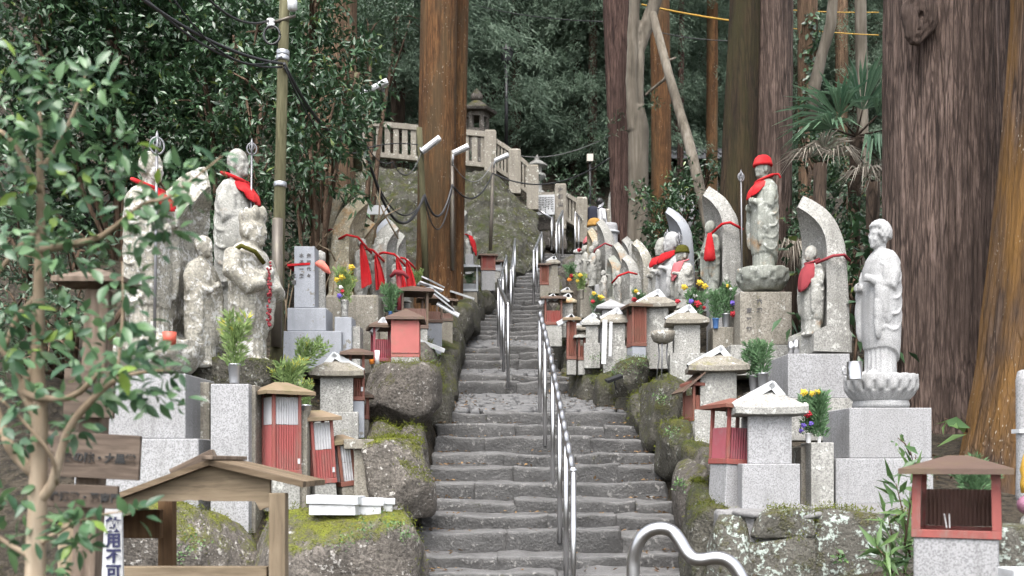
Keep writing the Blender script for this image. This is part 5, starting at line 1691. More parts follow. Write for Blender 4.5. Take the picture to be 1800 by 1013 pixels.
# 2. stele with child figure and faded bib on a granite block
d = 10.3
t = thing("granite_block", "speckled granite block under the curled stele with the faded bib", "pedestal", P(1430, 760, d))
o_ = t.location
slab(1385, 1494, 622, 700, d, .8, "upper_block", 'granite', t, o_)
slab(1378, 1500, 700.2, 775, d - .03, .86, "lower_block", 'granite_old', t, o_)
d = 10.6
t = thing("stele_statue", "curled boat-shaped granite stele with a child figure in a faded bib", "statue", P(1440, 623, d + .1))
hs = S(258, d)
so = put("stele", stele_mesh(hs, .52, .26, .30, .10, .16, 4, .008, 3.4), M['granite_old'], t, (.02, 0, 0), (0, 0, math.pi + .25))
set_autosmooth(so, 38)
fo = put("figure", figure('relief', hs * .62), M['statue'], t, (-.10, -.06, hs * .12), (0, 0, math.pi + .42))
bo = put("bib", bib_mesh(hs * .62, .83, .50, 95, .03), M['red_dark'], t, (-.10, -.06, hs * .12), (0, 0, math.pi + .42))
MB().tube([(-.1, -.20, hs * .60), (.05, -.32, hs * .635), (.16, -.33, hs * .64), (.3, -.1, hs * .63)], .016, 6).build("tie_cord", M['red_dark'], t, True)
mb = MB()
for (x, y, s) in ((0, 0, 1), (.05, -.03, 1.1)):
    mb.lathe([(.03 * s, 0), (.03 * s, .13 * s), (.025 * s, .13 * s), (.024 * s, .02)], 16, (x, y, 0))
tag(mb.build("metal_cup", M['steel'], None, True, tuple(P(1390, 622, d - .1))), "small steel cups beside the stele with the faded bib", "cup")
# 3. red-capped pilgrim statue
d = 11.4
t = thing("red_capped_statue", "tall stone pilgrim figure in red knitted cap and red bib holding a thin staff", "statue", P(1340, 513, d + .3))
HB = S(212, d)
put("figure", figure('monk', HB), M['statue_green'], t, (.02, 0, S(30, d)), (0, 0, math.pi + .22))
put("cap", cap_mesh(HB, 1.06), M['red'], t, (.02, 0, S(30, d)), (0, 0, math.pi + .22))
put("bib", bib_mesh(HB, .825, .66, 85, .03, seed=3), M['red'], t, (.02, 0, S(30, d)), (0, 0, math.pi + .22))
put("staff", staff_mesh(S(185, d), .009, .05), M['iron'], t, (-.27, -.12, S(18, d)), (0, -.012, .3))
put("lotus_base", lotus_mesh(S(47, d), S(38, d), 9, deep=.16, rough=.01, seed=4), M['statue_green'], t, (0, 0, 0))
MB().tube([(.12, .02, HB * .86 + S(30, d)), (.19, -.02, HB * .855 + S(30, d)), (.21, -.03, HB * .82 + S(30, d))], .014, 6).build("cap_tie", M['red'], t, True)
t = thing("inscribed_pedestal", "tan stained stone pedestal with faint black inscription under the red-capped statue", "pedestal", P(1342, 655, d))
o_ = t.location
slab(1301, 1392, 513, 606, d, .62, "upper_block", 'granite_dark', t, o_)
slab(1284, 1400, 606.3, 660, d - .04, .72, "lower_block", 'granite_old', t, o_)
text_mesh(["六親", "　南平等"], S(9.5, d), 'carved', t, P(1335, 530, d) - o_ + Vector((0, -.004, 0)), vertical=True, spacing=1.75)
# 4. crescent stele with red cord
d = 13.0
t = thing("crescent_stele", "tall pale stele with curled tip tied with a red cloth, behind the flower vases", "statue", P(1262, 545, d))
hs = S(200, d)
so = put("stele", stele_mesh(hs, .55, .26, .24, .10, .12, 6, .01, 3.4), M['granite_old'], t, (.02, 0, 0), (0, 0, math.pi + .25)); set_autosmooth(so, 38)
put("figure", figure('relief', hs * .66), M['statue_green'], t, (-.10, -.04, hs * .12), (0, 0, math.pi + .35))
MB().tube([(-.16, -.16, hs * .62), (-.02, -.33, hs * .70), (.08, -.36, hs * .71), (.26, -.30, hs * .66)], .018, 6).build("tie_cord", M['red'], t, True)
mb = MB(); mb.loft([[(-.16 - w, -.22, z), (-.16 + w, -.26, z), (-.15 + w, -.22, z), (-.15 - w, -.18, z)] for z, w in ((hs * .40, .05), (hs * .42, .075), (hs * .50, .06), (hs * .58, .04), (hs * .64, .02))])
mb.build("bib", M['red'], t, True)
t = thing("text_stone", "low pale stone with black lettering behind the metal flower vases", "stone", P(1265, 640, 12.4))
slab(1250, 1292, 522, 640, 12.4, .3, "block", 'granite', t, t.location)
text_mesh(["大乗"], S(13, 12.4), 'carved', t, P(1266, 532, 12.4) - t.location + Vector((0, -.004, 0)), vertical=True, spacing=1.5)
# 5. capped stone children
def jizo(label, u, vt, vb, d, kind='child', mat='statue', rz=math.pi + .3, bib='red', cap=None, staff=None, bz=(.80, .58, 85), rough=.003, seed=0, group="small stone figures", capS=(1.5, (.02, 0, .85))):
    H = S(vb - vt, d)
    c = P(u, vb, d)
    t = thing("stone_figure", label, "statue", (c.x, d, c.z), 0, group)
    put("figure", figure(kind, H, rough, seed), M[mat], t, (0, 0, 0), (0, 0, rz))
    if bib:
        put("bib", bib_mesh(H * (1.1 if kind == 'child' else 1), bz[0] * (.86 if kind == 'child' else 1), bz[1], bz[2], .045 if kind == 'child' else .03, seed=seed), M[bib], t, (0, 0, 0), (0, 0, rz))
    if cap:
        put("cap", cap_mesh(H, *capS), M[cap], t, (0, 0, 0), (0, 0, rz))
    if staff:
        put("staff", staff_mesh(S(staff[2] - staff[1], d), .010, .055), M['iron'], t, (X(staff[0], d) - c.x, -.22, Zv(staff[2], d) - c.z))
    return t
jizo("bald stone child with bright red scarf, staff beside it, under the thin crescent", 1184, 405, 560, 13.6, mat='statue_clean', staff=(1189, 425, 555), seed=1, group=None)
jizo("stone child in olive knitted cap and faded pink bib", 1201, 432, 545, 13.2, mat='statue', bib='pink', cap='green_knit', bz=(.80, .42, 70), seed=2, group=None)
jizo("half-hidden stone child with red scarf and ringed staff behind the bald one", 1168, 415, 560, 13.9, mat='statue', staff=(1169, 420, 560), seed=3, group=None)
t = thing("crescent_stele", "thin smooth grey crescent stone curling above the stone children", "statue", P(1190, 540, 14.2))
hs = S(165, 14.2)
so = put("stele", stele_mesh(hs, .5, .16, .30, .10, .02, 9, .004), M['grey_stone'], t, (.06, 0, 0), (0, 0, math.pi + .25)); set_autosmooth(so, 38)
# base stone under the children
t = thing("stone_plinth", "weathered plinth stones under the capped stone children", "stone", P(1190, 600, 13.0))
slab(1150, 1228, 545, 610, 13.0, 1.3, "block", 'granite_dark', t, t.location, bevel=.03)
# 6. cluster of steles by the grey tree: (u, vtop, vbot, d, mat, curl, fig)
cl = [("tall pale stele beside the trunk, tip curled over a worn figure", 1050, 392, 522, 16.2, 'granite_old', .20, 1, 'red_dark', .62),
      ("narrow rust-tipped stele nearest the steps", 1030, 407, 512, 16.8, 'statue_ochre', .16, 1, None, .5),
      ("grey stele behind the red-corded small one", 1075, 432, 540, 15.4, 'statue', .14, 1, None, .6),
      ("slim dark-edged stele curling against the reddish cedar", 1093, 423, 530, 15.9, 'granite_old', .26, 0, None, .55),
      ("large whitish stele with pink stains beside the grey tree", 1112, 429, 545, 15.0, 'statue_lichen', .30, 1, None, .7),
      ("short stele with a red cord hanging from its tip", 1090, 455, 545, 14.6, 'granite_old', .18, 1, 'red', .55),
      ("greenish stele wedged low between two taller ones", 1064, 455, 540, 15.2, 'statue_green', .14, 1, None, .5)]
for k, (lab, u, vt, vb, d, mt, cu, fig, cord, w) in enumerate(cl):
    t = thing("stele_statue", lab, "statue", P(u + 8, vb, d), 0, "steles beside the grey tree")
    hs = S(vb - vt, d)
    so = put("stele", stele_mesh(hs, w * .8, .20, cu * .5, .07, .10, 20 + k, .01, 2.0), M[mt], t, (.04, 0, 0), (0, 0, math.pi + .22 + .05 * (k % 3))); set_autosmooth(so, 38)
    if fig:
        put("figure", figure('relief', hs * .66, .004, 1), M['statue'], t, (-.10, -.03, hs * .10), (0, 0, math.pi + .35))
    if cord:
        MB().tube([(-.20, -.10, hs * .5), (-.12, -.26, hs * .60), (.02, -w * .55, hs * .66), (.16, -.22, hs * .64)], .016, 6).build("tie_cord", M[cord], t, True)
for k, (lab, u, vt, vb, d, hat) in enumerate([("stone figure with a tan folded cap behind the pale steles", 1047, 385, 500, 17.2, 'tan_knit'), ("small armless worn figure between the rust-tipped stele and the tall pale stele", 1041, 432, 505, 16.0, None)]):
    jizo(lab, u, vt, vb, d, 'relief' if not hat else 'child', 'statue', math.pi + .3, 'pink' if hat else None, hat, seed=5, group=None, capS=(1.5, (.02, 0, .85)))
t = thing("stone_column", "smooth pale stone column with a metal band behind the tan-capped figure", "pillar", P(1070, 470, 18.0))
mb = MB(); mb.lathe([(.19, -.2), (.19, .05), (.17, .06), (.165, S(70, 18)), (.15, S(76, 18)), (.05, S(78, 18))], 24); mb.build("shaft", M['granite'], t, True)
mb = MB(); mb.lathe([(.172, 0), (.2, .01), (.2, .04), (.172, .05)], 24, (0, 0, S(58, 18))); mb.build("band", M['white_tin'], t, True)
for k, (u0, u1, v0, v1, d, mt) in enumerate([(1046, 1072, 500, 545, 15.8, 'granite'), (1020, 1046, 505, 545, 16.4, 'granite_dark'), (1072, 1140, 528, 580, 14.8, 'granite_dark')]):
    t = thing("stone_plinth", ["small pale plinth block under the tall pale stele", "mossy plinth block under the rust-tipped stele", "wide stained plinth under the whitish steles beside the grey tree"][k], "stone", P((u0 + u1) / 2, v1, d))
    slab(u0, u1, v0, v1 + 15, d, .9, "block", mt, t, t.location, bevel=.02)

# stone offering houses on the right bank
stone_house("stone offering house nearest the front wall, white folded cap on its roof", 1297, 1424, 672, 896, 8.0, -1, 'granite', rz=-.06, group=None, roof_mat='granite_old')
stone_house("mossy-roofed stone offering house beside a slanted rusty awning", 1216, 1322, 608, 782, 10.0, -1, 'granite_old', rz=-.1, group=None, roof_mat='granite_dark')
stone_house("stone offering house beside the shallow stone basin", 1174, 1250, 535, 668, 11.5, -1, 'granite_old', rz=-.1, group=None, roof_mat='granite_dark')
stone_house("stone offering house in front of the olive-capped child", 1122, 1192, 508, 632, 12.6, -1, 'granite_old', rz=-.08, group=None, roof_mat='granite_dark')
stone_house("stone offering house with white boards leaning at its open side", 1057, 1112, 541, 646, 12.7, -1, 'granite_old', rz=-.08, group=None, roof_mat='granite_dark')
stone_house("pale new stone offering house without a cap, behind the boarded one", 1048, 1104, 522, 605, 13.6, -1, 'granite', cap=False, group=None)
stone_house("small stone offering house with rounded roof above the mossy wall", 1024, 1060, 551, 632, 13.4, -1, 'granite_old', group=None, rz=-.1, cap_tilt=-.1)
stone_house("lowest of the little stone offering houses by the landing wall", 1010, 1034, 565, 628, 13.9, -1, 'granite_dark', group=None, rz=-.1, cap_tilt=-.1)
stone_house("orange-stained stone offering house next to the red-fronted hut", 982, 1014, 516, 580, 15.2, -1, 'granite_old', group=None, roof_mat='statue_ochre')
stone_house("stone offering house on the steps' edge below the handrail, greenery beside it", 960, 986, 450, 505, 19.0, -1, 'granite_dark', group=None)
stone_house("far stone offering house with cap, half behind the potted flowers", 986, 1008, 505, 545, 17.0, -1, 'granite_dark', group=None)
stone_house("farthest stone offering house near the top handrail", 1008, 1026, 436, 470, 21.5, -1, 'granite_old', group=None)
mb = MB()
for x, w, z0, z1, ry in ((0, .03, 0, S(78, 12.6), .06), (.08, .02, .1, S(75, 12.6), .0)):
    mb.box(x - w, x + w, -.01, .01, z0, z1)
tag(mb.build("white_board", M['white'], None, False, tuple(P(1061, 640, 12.66)), (0, .03, 0)), "narrow white boards leaning against the boarded offering house", "board")
# huts on the right bank
hut("red offering box with maroon corrugated panel beside the nearest stone house", 1290, 700, 892, 8.25, .28, .32, .30, .36, .07, .07, 'red_paint', 'maroon', 'corr_pale', .62, 'red_brown', (1, 0, 0, 1), 'granite', (0, .05), group=None)
hut("rusty offering box under a steep awning sheet by the mossy-roofed stone house", 1226, 668, 785, 10.1, .18, .24, .3, .26, .04, .02, 'red_brown', 'red_brown', None, .7, 'red_brown', (1, 0, 0, 1), 'granite_old', group=None)
mb = MB(); mb.box(-.32, 0, -.02, .42, 0, .018)
tag(mb.build("awning_sheet", M['roof_brown'], None, False, tuple(P(1241, 655, 10.05)), (0, -.72, .1)), "slanted rusty awning sheet leaning on the mossy-roofed stone house", "awning")
hut("tall reddish offering box with blue-grey foot left of the olive-capped child", 1121, 530, 650, 12.5, .20, .24, .2, .30, .05, .06, 'red_brown', 'red_brown', None, .8, 'roof_brown', (3, 0, 0, 1), 'grey_stone', group=None)
hut("red-fronted offering hut at the edge of the upper steps", 973, 518, 592, 15.0, .28, .28, 0, .18, .05, .06, 'red_brown', 'red_paint', None, .5, 'roof_brown', (1, 1, 0, 1), 'granite_old', front_full=None, cap=(.26, .1, .1, 0, -1), group=None)
hut("narrow rust-red offering box perched on the mossy wall", 1005, 555, 640, 13.6, .14, .18, 0, .06, .05, .06, 'red_brown', 'red_brown', None, .95, 'roof_tan', (3, 0, 0, 3), 'white_tin' if False else 'granite_old', cap=(.24, .1, .1, 0, -1), group=None)
hut("thin red offering post-box beside the narrow rust-red one", 1023, 588, 640, 13.5, .11, .16, 0, .05, .03, .06, 'red_brown', 'red_brown', None, .6, 'granite_old', (1, 0, 0, 1), 'granite_old', group=None)
hut("brown offering hut far up beside the greenery-side stone house", 957, 462, 510, 19.0, .18, .22, 0, .1, .03, .04, 'red_brown', 'red_brown', None, .8, 'roof_brown', (3, 0, 0, 3), 'granite_dark', group=None)
# shallow basin on wire legs
t = thing("stone_basin", "shallow stone basin on bent wire legs", "basin", P(1165, 650, 11.6))
rb_ = S(21, 11.6)
mb = MB(); mb.lathe([(rb_ * .3, 0), (rb_ * .8, .03), (rb_, .10), (rb_, .15), (rb_ * .9, .15), (rb_ * .7, .10)], 28, (0, 0, S(45, 11.6))); mb.build("bowl", M['granite_dark'], t, True)
for a in (0.3, 2.4, 4.4):
    MB().tube([(.06 * math.cos(a), .06 * math.sin(a), S(46, 11.6)), (.05 * math.cos(a), .05 * math.sin(a), .15), (.09 * math.cos(a), .09 * math.sin(a), -.1)], .008, 6).build("leg", M['iron'], t, True)
# slim columns with vases
t = thing("granite_column", "pinkish granite column holding the yellow flower vase", "pillar", P(1442, 896, 8.2))
slab(1426, 1466, 778, 896, 8.2, .3, "shaft", 'granite_old', t, t.location)
t = thing("granite_column", "darker granite column just behind the flower vase column", "pillar", P(1422, 896, 8.35))
slab(1408, 1424, 785, 896, 8.36, .28, "shaft", 'granite_dark', t, t.location)
t = thing("brown_column", "brown stone column under the paired metal vases", "pillar", P(1268, 640, 11.7))
slab(1253, 1290, 575, 650, 11.7, .3, "shaft", 'granite_dark', t, t.location)
t = thing("stone_stand", "low stone stand under the green sprig vase beside the mossy-roofed house", "stone", P(1335, 760, 9.9))
slab(1318, 1350, 688, 760, 9.9, .3, "block", 'granite_dark', t, t.location)
vase_sprig("white vase with yellow, red and purple flowers on the pinkish column", 1421, 690, 762, 779, 8.3, 18, 'cypress_green', 'plastic_white', 1, (.05, 0), blooms=[(1413, 690, 7, 'flower_yellow'), (1428, 692, 6, 'flower_yellow'), (1437, 690, 6, 'flower_yellow'), (1420, 728, 7, 'flower_red'), (1412, 748, 5, 'flower_purple'), (1426, 745, 5, 'flower_purple'), (1416, 712, 5, 'flower_white'), (1408, 757, 4, 'flower_purple')], group=None)
vase_sprig("white vase of feathery cypress beside the yellow flowers", 1440, 688, 768, 779, 8.25, 14, 'cypress_green', 'plastic_white', 2, group=None)
vase_sprig("tin vase with a green cypress sprig behind the nearest stone house", 1341, 598, 656, 686, 9.95, 24, 'cypress_green', 'zinc', 3, group=None)
vase_sprig("dark tin vase with cypress sprig half hidden by the other tin vase", 1325, 598, 660, 688, 10.05, 20, 'cypress_green', 'iron', 4, group=None)
vase_sprig("brass-grey vase of mixed flowers before the lettered stone", 1276, 495, 552, 576, 11.75, 16, 'cypress_green', 'zinc', 5, blooms=[(1280, 503, 4, 'flower_yellow'), (1288, 533, 5, 'flower_purple'), (1289, 552, 6, 'flower_red'), (1284, 508, 3, 'flower_white')], group=None)
vase_sprig("blue-banded vase of cypress beside the brass-grey vase", 1258, 508, 560, 578, 11.7, 16, 'cypress_green', 'vase_blue', 6, group=None)
vase_sprig("bouquet of yellow, red and purple flowers behind the basin house", 1222, 505, 560, 580, 12.3, 26, 'cypress_green', 'zinc', 7, blooms=[(1203, 505, 6, 'flower_yellow'), (1230, 497, 6, 'flower_yellow'), (1239, 503, 6, 'flower_yellow'), (1226, 534, 7, 'flower_red'), (1215, 530, 5, 'flower_purple'), (1191, 530, 5, 'flower_red'), (1237, 541, 4, 'flower_red'), (1222, 520, 4, 'flower_white')], group=None)
vase_sprig("posy with yellow and red flowers before the whitish stele", 1121, 508, 538, 548, 14.4, 12, 'cypress_green', 'zinc', 8, blooms=[(1118, 512, 4, 'flower_yellow'), (1115, 527, 5, 'flower_red'), (1122, 516, 3, 'flower_white')], group=None)
vase_sprig("pot of flowers with one large yellow bloom above the pale new house", 1049, 515, 552, 568, 14.2, 14, 'cypress_green', 'granite_old', 9, blooms=[(1056, 523, 6, 'flower_yellow'), (1044, 516, 4, 'flower_yellow'), (1042, 530, 4, 'flower_red')], group=None)
vase_sprig("mossy bowl with tall cypress and yellow flowers by the steles", 1022, 478, 510, 526, 15.6, 16, 'cypress', 'granite_dark', 10, yellow=.6, blooms=[(1020, 484, 4, 'flower_yellow'), (1015, 494, 3, 'flower_yellow')], group=None)
vase_sprig("far cypress sprig with red and orange flowers by the steps", 1003, 462, 492, 500, 18.2, 12, 'cypress_green', 'granite_old', 11, blooms=[(1005, 485, 4, 'flower_red'), (1001, 492, 4, 'flower_orange'), (1018, 440, 4, 'flower_red')], group=None)
# roofed red box in the near corner
d = 5.0
t = thing("roofed_offering_box", "faded red open-sided box with hipped brown roof on a pale stone foot, nearest the camera", "offering box", P(1683, 1290, d + .22), -.47)
def rel(u, v): return P(u, v, d) - t.location
w = S(146, d); dp = .40
zb, zp, zr = Zv(948, d) - t.location.z, Zv(935, d) - t.location.z, Zv(832, d) - t.location.z
MB().box(-w / 2 + .01, w / 2 - .015, -dp / 2, dp / 2, -.05, zb, -.0).build("base", M['granite'], t, bevel=.01)
for (x0, x1, y0, y1) in ((-w / 2, w / 2, -dp / 2 - .01, -dp / 2 + .03), (-w / 2, w / 2, dp / 2 - .03, dp / 2 + .01), (-w / 2, -w / 2 + .04, -dp / 2 + .031, dp / 2 - .031), (w / 2 - .04, w / 2, -dp / 2 + .031, dp / 2 - .031)):
    MB().box(x0, x1, y0, y1, zb + .001, zb + .042).build("floor_rail", M['red_paint'], t, bevel=.003)
for sx in (-1, 1):
    for sy in (-1, 1):
        MB().box(-.021, .021, -.022, .022, 0, zr - zb - .04, 0, 0).build("post", M['red_paint'], t, False, (sx * (w / 2 - .022), sy * (dp / 2 - .012), zb + .043), (0, sx * -.02, 0))
mb = MB(); mb.add(*corr_panel(w - .09, .20, .02)); mb.build("back_panel", M['corr_brown'], t, False, (0, dp / 2 - .02, zb + .045))
for sx in (-1, 1):
    mb = MB(); mb.add(*corr_panel(dp - .06, .20 if sx > 0 else .19, .02)); mb.build("side_panel", M['corr_brown' if sx < 0 else 'red_paint'], t, False, (sx * (w / 2 - .02), 0, zb + .045), (0, 0, math.pi / 2))
hip_roof(S(184, d), .60, .07, .028, .10).build("roof", M['roof_brown'], t, False, (0, 0, zr - .005))
mb = MB()
for x in (-.05, -.035): mb.tube([(x, -.05, zb + .045), (x - .006 + (x + .04) * .6, -.05, zb + .12)], .004, 5)
mb.build("incense_stick", M['flower_white'], t)
# things at the picture edge
t = thing("stone_statue_base", "rough grey stone block at the picture edge beside the roofed red box", "stone", P(1790, 1100, 5.6))
put("block", rbox_mesh("block", .16, .2, S(172, 5.6) / 2, .03, n=(6, 6, 8), rough=.03, seed=77), M['rock_lichen'], t, (X(1800, 5.6) - t.location.x, .2, Zv(1014, 5.6) - t.location.z))
t = thing("pale_stone_post", "pale rounded stone post cut off by the picture edge", "pillar", P(1800, 950, 7.0))
put("shaft", rbox_mesh("shaft", .055, .05, S(240, 7) / 2, .05, n=(5, 5, 8), rough=.01, seed=78), M['granite'], t, (.0, .0, S(180, 7)))
MB().box(-.062, .062, -.057, .057, 0, .03).build("white_band", M['white'], t, False, (0, 0, S(188, 7)))
tt_ = thing("small_figurine", "small gold and red figurine over a purple ball at the picture edge", "ornament", P(1804, 925, 5.9))
mb = MB(); mb.lathe([(.03, .20), (.035, .26), (.028, .30), (.036, .34), (.024, .40), (.006, .46)], 14); mb.build("gold_body", M['yellow'], tt_, True)
mb = MB(); mb.ball((0, -.02, .13), (.065, .06, .06)); mb.build("purple_ball", plain_mat('purple_silver', (.30, .14, .20), .35, .3, .3, 9), tt_, True)
mb = MB(); mb.ball((-.01, -.02, .02), (.035, .03, .05)); mb.build("foot", M['statue'], tt_, True)
t = thing("white_tray", "small white tray at the bottom corner beside the grey block", "tray", P(1790, 1012, 4.6))
mb = MB(); mb.box(-.06, .10, -.08, .08, -.02, .035); mb.build("tray", M['white'], t, bevel=.006)
# bamboo grass and sprigs by the roofed box and the wall
def spray(name, label, cat, pts_list, n, L, W, mat, seed, base, droop=.3, up=.5):
    R = np.random.default_rng(seed)
    t = thing(name, label, cat, base)
    b = np.array(base)
    Cs, Ds = [], []
    mb = MB()
    for (p0, p1) in pts_list:
        p0, p1 = np.array(p0) - b, np.array(p1) - b
        s = R.random(n)[:, None]
        Cs.append(p0 + (p1 - p0) * s + R.normal(size=(n, 3)) * .02)
        dv = (p1 - p0) / np.linalg.norm(p1 - p0)
        Ds.append(dv * .6 + R.normal(size=(n, 3)) * .7 + np.array([0, -.2, 0]))
        mb.tube([p0, (p0 + p1) / 2 + np.array([0, -.02, .02]), p1], [.008, .006, .003], 5)
    C = np.concatenate(Cs); D_ = np.concatenate(Ds)
    m_ = len(C)
    V, Fc, T = tri_leaves(C, D_, R.normal(size=(m_, 3)) * .5 + np.array([0, -.3, up]), L * (.7 + .6 * R.random(m_)), W * (.7 + .6 * R.random(m_)), .2, R.random(m_) * .9, droop)
    put("leaves", mesh_np("leaves", V, Fc, False, T), M[mat], t)
    mb.build("stem", M['twig'], t, True)
    return t
spray("bamboo_grass", "variegated bamboo grass between the granite pedestal and the roofed red box", "plant", [(P(1575, 1010, 6.8), P(1560, 900, 6.7)), (P(1590, 1010, 6.7), P(1600, 860, 6.6)), (P(1570, 1010, 6.6), P(1540, 960, 6.5)), (P(1600, 980, 6.6), P(1575, 850, 6.6)), (P(1590, 960, 6.4), P(1610, 800, 6.4))], 26, .17, .035, 'weed', 5, tuple(P(1580, 1060, 6.7)))
spray("leafy_sprig", "thin leafy sprig rising in front of the granite pedestal", "plant", [(P(1618, 900, 7.4), P(1600, 790, 7.4)), (P(1600, 800, 7.4), P(1578, 770, 7.35)), (P(1615, 860, 7.4), P(1640, 805, 7.4))], 13, .055, .026, 'weed', 6, tuple(P(1618, 920, 7.4)))
spray("broadleaf_sprig", "single long-leaved sprig against the huge cedar foot", "plant", [(P(1700, 760, 9.2), P(1660, 735, 9.1)), (P(1700, 760, 9.2), P(1690, 725, 9.1))], 3, .28, .09, 'weed', 7, tuple(P(1705, 800, 9.2)))
vase_sprig("bushy green cypress behind the roofed red box", 1712, 800, 885, 905, 6.6, 45, 'cypress_green', 'zinc', 12, stems=18, group=None)
spray("wall_weed", "small bright weed sprouting from the lichen-patched wall", "plant", [(P(1475, 985, 7.6), P(1470, 970, 7.5)), (P(1475, 985, 7.6), P(1482, 975, 7.5))], 8, .05, .03, 'weed', 8, tuple(P(1475, 995, 7.6)))
# ------------------------------------------------------------------ left bank
# granite stepped pedestal with the staff-bearing statue
d = 8.35
t = thing("granite_pedestal", "stepped new granite pedestal under the staff-bearing statue", "pedestal", P(245, 900, d))
o_ = t.location
slab(150, 326, 657, 771, d, .95, "upper_block", 'granite', t, o_)
slab(130, 349, 771.3, 965, d - .02, 1.0, "lower_block", 'granite', t, o_)
d = 8.9
t = thing("pilgrim_statue", "whitish lichen-covered pilgrim statue with ringed staff and small red bib", "statue", P(258, 657, d))
H1 = S(340, d)
put("figure", figure('monk', H1, .006, 4), M['statue_lichen'], t, (0, .05, S(56, d)), (0, 0, -.30))
put("bib", bib_mesh(H1, .82, .70, 60, .03), M['red'], t, (0, .05, S(56, d)), (0, 0, -.30))
put("lotus_base", lotus_mesh(S(80, d), S(56, d), 9, deep=.16, rough=.02, seed=2), M['statue_lichen'], t, (.06, .1, 0))
put("staff", staff_mesh(S(345, d), .013, .075), M['iron'], t, (X(287, d) - t.location.x, -.22, S(45, d)), (0, .012, .4))
MB().tube([(.19, -.24, S(345, d)), (.20, -.25, S(335, d)), (.185, -.25, S(322, d)), (.175, -.24, S(335, d)), (.19, -.24, S(345, d))], .006, 5).build("cord", M['red'], t, True)
t = thing("red_cup", "red plastic cup on the lotus base beside the staff", "cup", P(298, 606, 8.5))
mb = MB(); r_ = S(12, 8.5); mb.lathe([(r_ * .9, 0), (r_, S(22, 8.5)), (r_ * .9, S(22, 8.5)), (r_ * .8, .02)], 22); mb.build("cup", M['terracotta'], t, True)
# hooded weathered stele figure
d = 9.3
t = thing("hooded_stele", "large weathered stele with beak-like overhang sheltering a white worn figure", "statue", P(350, 648, d))
hs = S(312, d)
mb = MB()
me = stele_mesh(hs, .62, .42, .34, .10, .10, 41, .06, 2.6)
so = put("stele", me, M['statue_lichen'], t, (-.16, .05, 0), (0, 0, -.35)); set_autosmooth(so, 50)
put("figure", figure('relief', hs * .74, .008, 3), M['statue_lichen'], t, (.06, -.10, 0), (0, 0, -.4))
# standing statue with red scarf
d = 10.2
t = thing("scarfed_statue", "bald pilgrim statue with a bright red scarf and thin staff behind the hooded stele", "statue", P(415, 640, d))
H2 = S(300, d)
put("figure", figure('monk', H2, .004, 7), M['statue'], t, (0, 0, S(80, d)), (0, 0, -.25))
put("bib", bib_mesh(H2, .825, .68, 70, .03, seed=5), M['red'], t, (0, 0, S(80, d)), (0, 0, -.25))
put("staff", staff_mesh(S(300, d), .010, .06), M['iron'], t, (X(444, d) - t.location.x, -.1, S(75, d)), (0, .01, .3))
put("base_rock", rock_mesh("base_rock", .30, .3, .30, 4, .15, 61, 4), M['statue_lichen'], t, (0, 0, S(30, d)))
# crowned guardian figure
d = 9.4
t = thing("crowned_statue", "squat weathered statue in a crown with moss on its shoulder and a red bead string", "statue", P(438, 640, d))
H3 = S(262, d)
put("figure", figure('guardian', H3, .010, 2), M['statue_lichen'], t, (0, 0, 0), (0, 0, -.35))
mb = MB()
for k in range(60):
    s = random.random()
    mb.ball((H3 * (.13 + .02 * random.random()), -.03 + random.uniform(-.03, .03) + .0, H3 * (.66 - .42 * s)), .013, 6, 4)
mb.build("bead_string", M['red_dark'], t, True, (.03, -.12, 0))
mb = MB(); mb.tube([(H3 * a, -H3 * b, H3 * c) for a, b, c in ((-.10, .17, .70), (.0, .19, .75), (.08, .15, .72), (.12, .08, .66))], .022, 8)
mb.build("moss_garland", M['green_knit'], t, True)
t = rock("rock_plinth", 290, 480, 622, 700, 9.0, 1.1, 'rock_mossy', 4, .12, 62, 4, label="mossy rock plinth under the hooded stele and the crowned statue", cat="rock")
# white block with vase, and tan slab beside
d = 8.3
t = thing("granite_block", "tall speckled granite block with a tin vase on top, beside the first red cabinet", "pedestal", P(405, 900, d))
slab(370, 437, 675, 965, d, .36, "block", 'granite', t, t.location)
t = thing("tan_slab", "upright brown slab between the granite block and the first red cabinet", "stone", P(443, 900, d + .12))
slab(438.5, 449, 677, 960, d + .1, .4, "slab", 'granite_dark', t, t.location)
t = thing("stone_slab", "dark upright stone slab behind the stepped granite pedestal", "stone", P(350, 860, 9.0))
slab(327, 368, 672, 860, 8.75, .5, "slab", 'granite_dark', t, t.location)
vase_sprig("tin vase of yellow-green cypress on the granite block", 412, 545, 640, 674, 8.45, 30, 'cypress', 'zinc', 21, yellow=.5, group=None)
vase_sprig("tin vase of yellow-tipped cypress behind the first red cabinet", 508, 622, 695, 735, 9.2, 34, 'cypress', 'zinc', 22, yellow=.6, group=None, stems=14)
vase_sprig("cypress sprig leaning right below the grey gravestone", 525, 590, 655, 680, 9.9, 40, 'cypress', 'granite_old', 23, (.45, 0), yellow=.3, group=None, stems=13)
vase_sprig("small vase with a yellowing sprig beside the second cabinet", 538, 665, 712, 742, 9.0, 14, 'cypress', 'zinc', 24, yellow=.6, group=None, stems=8)
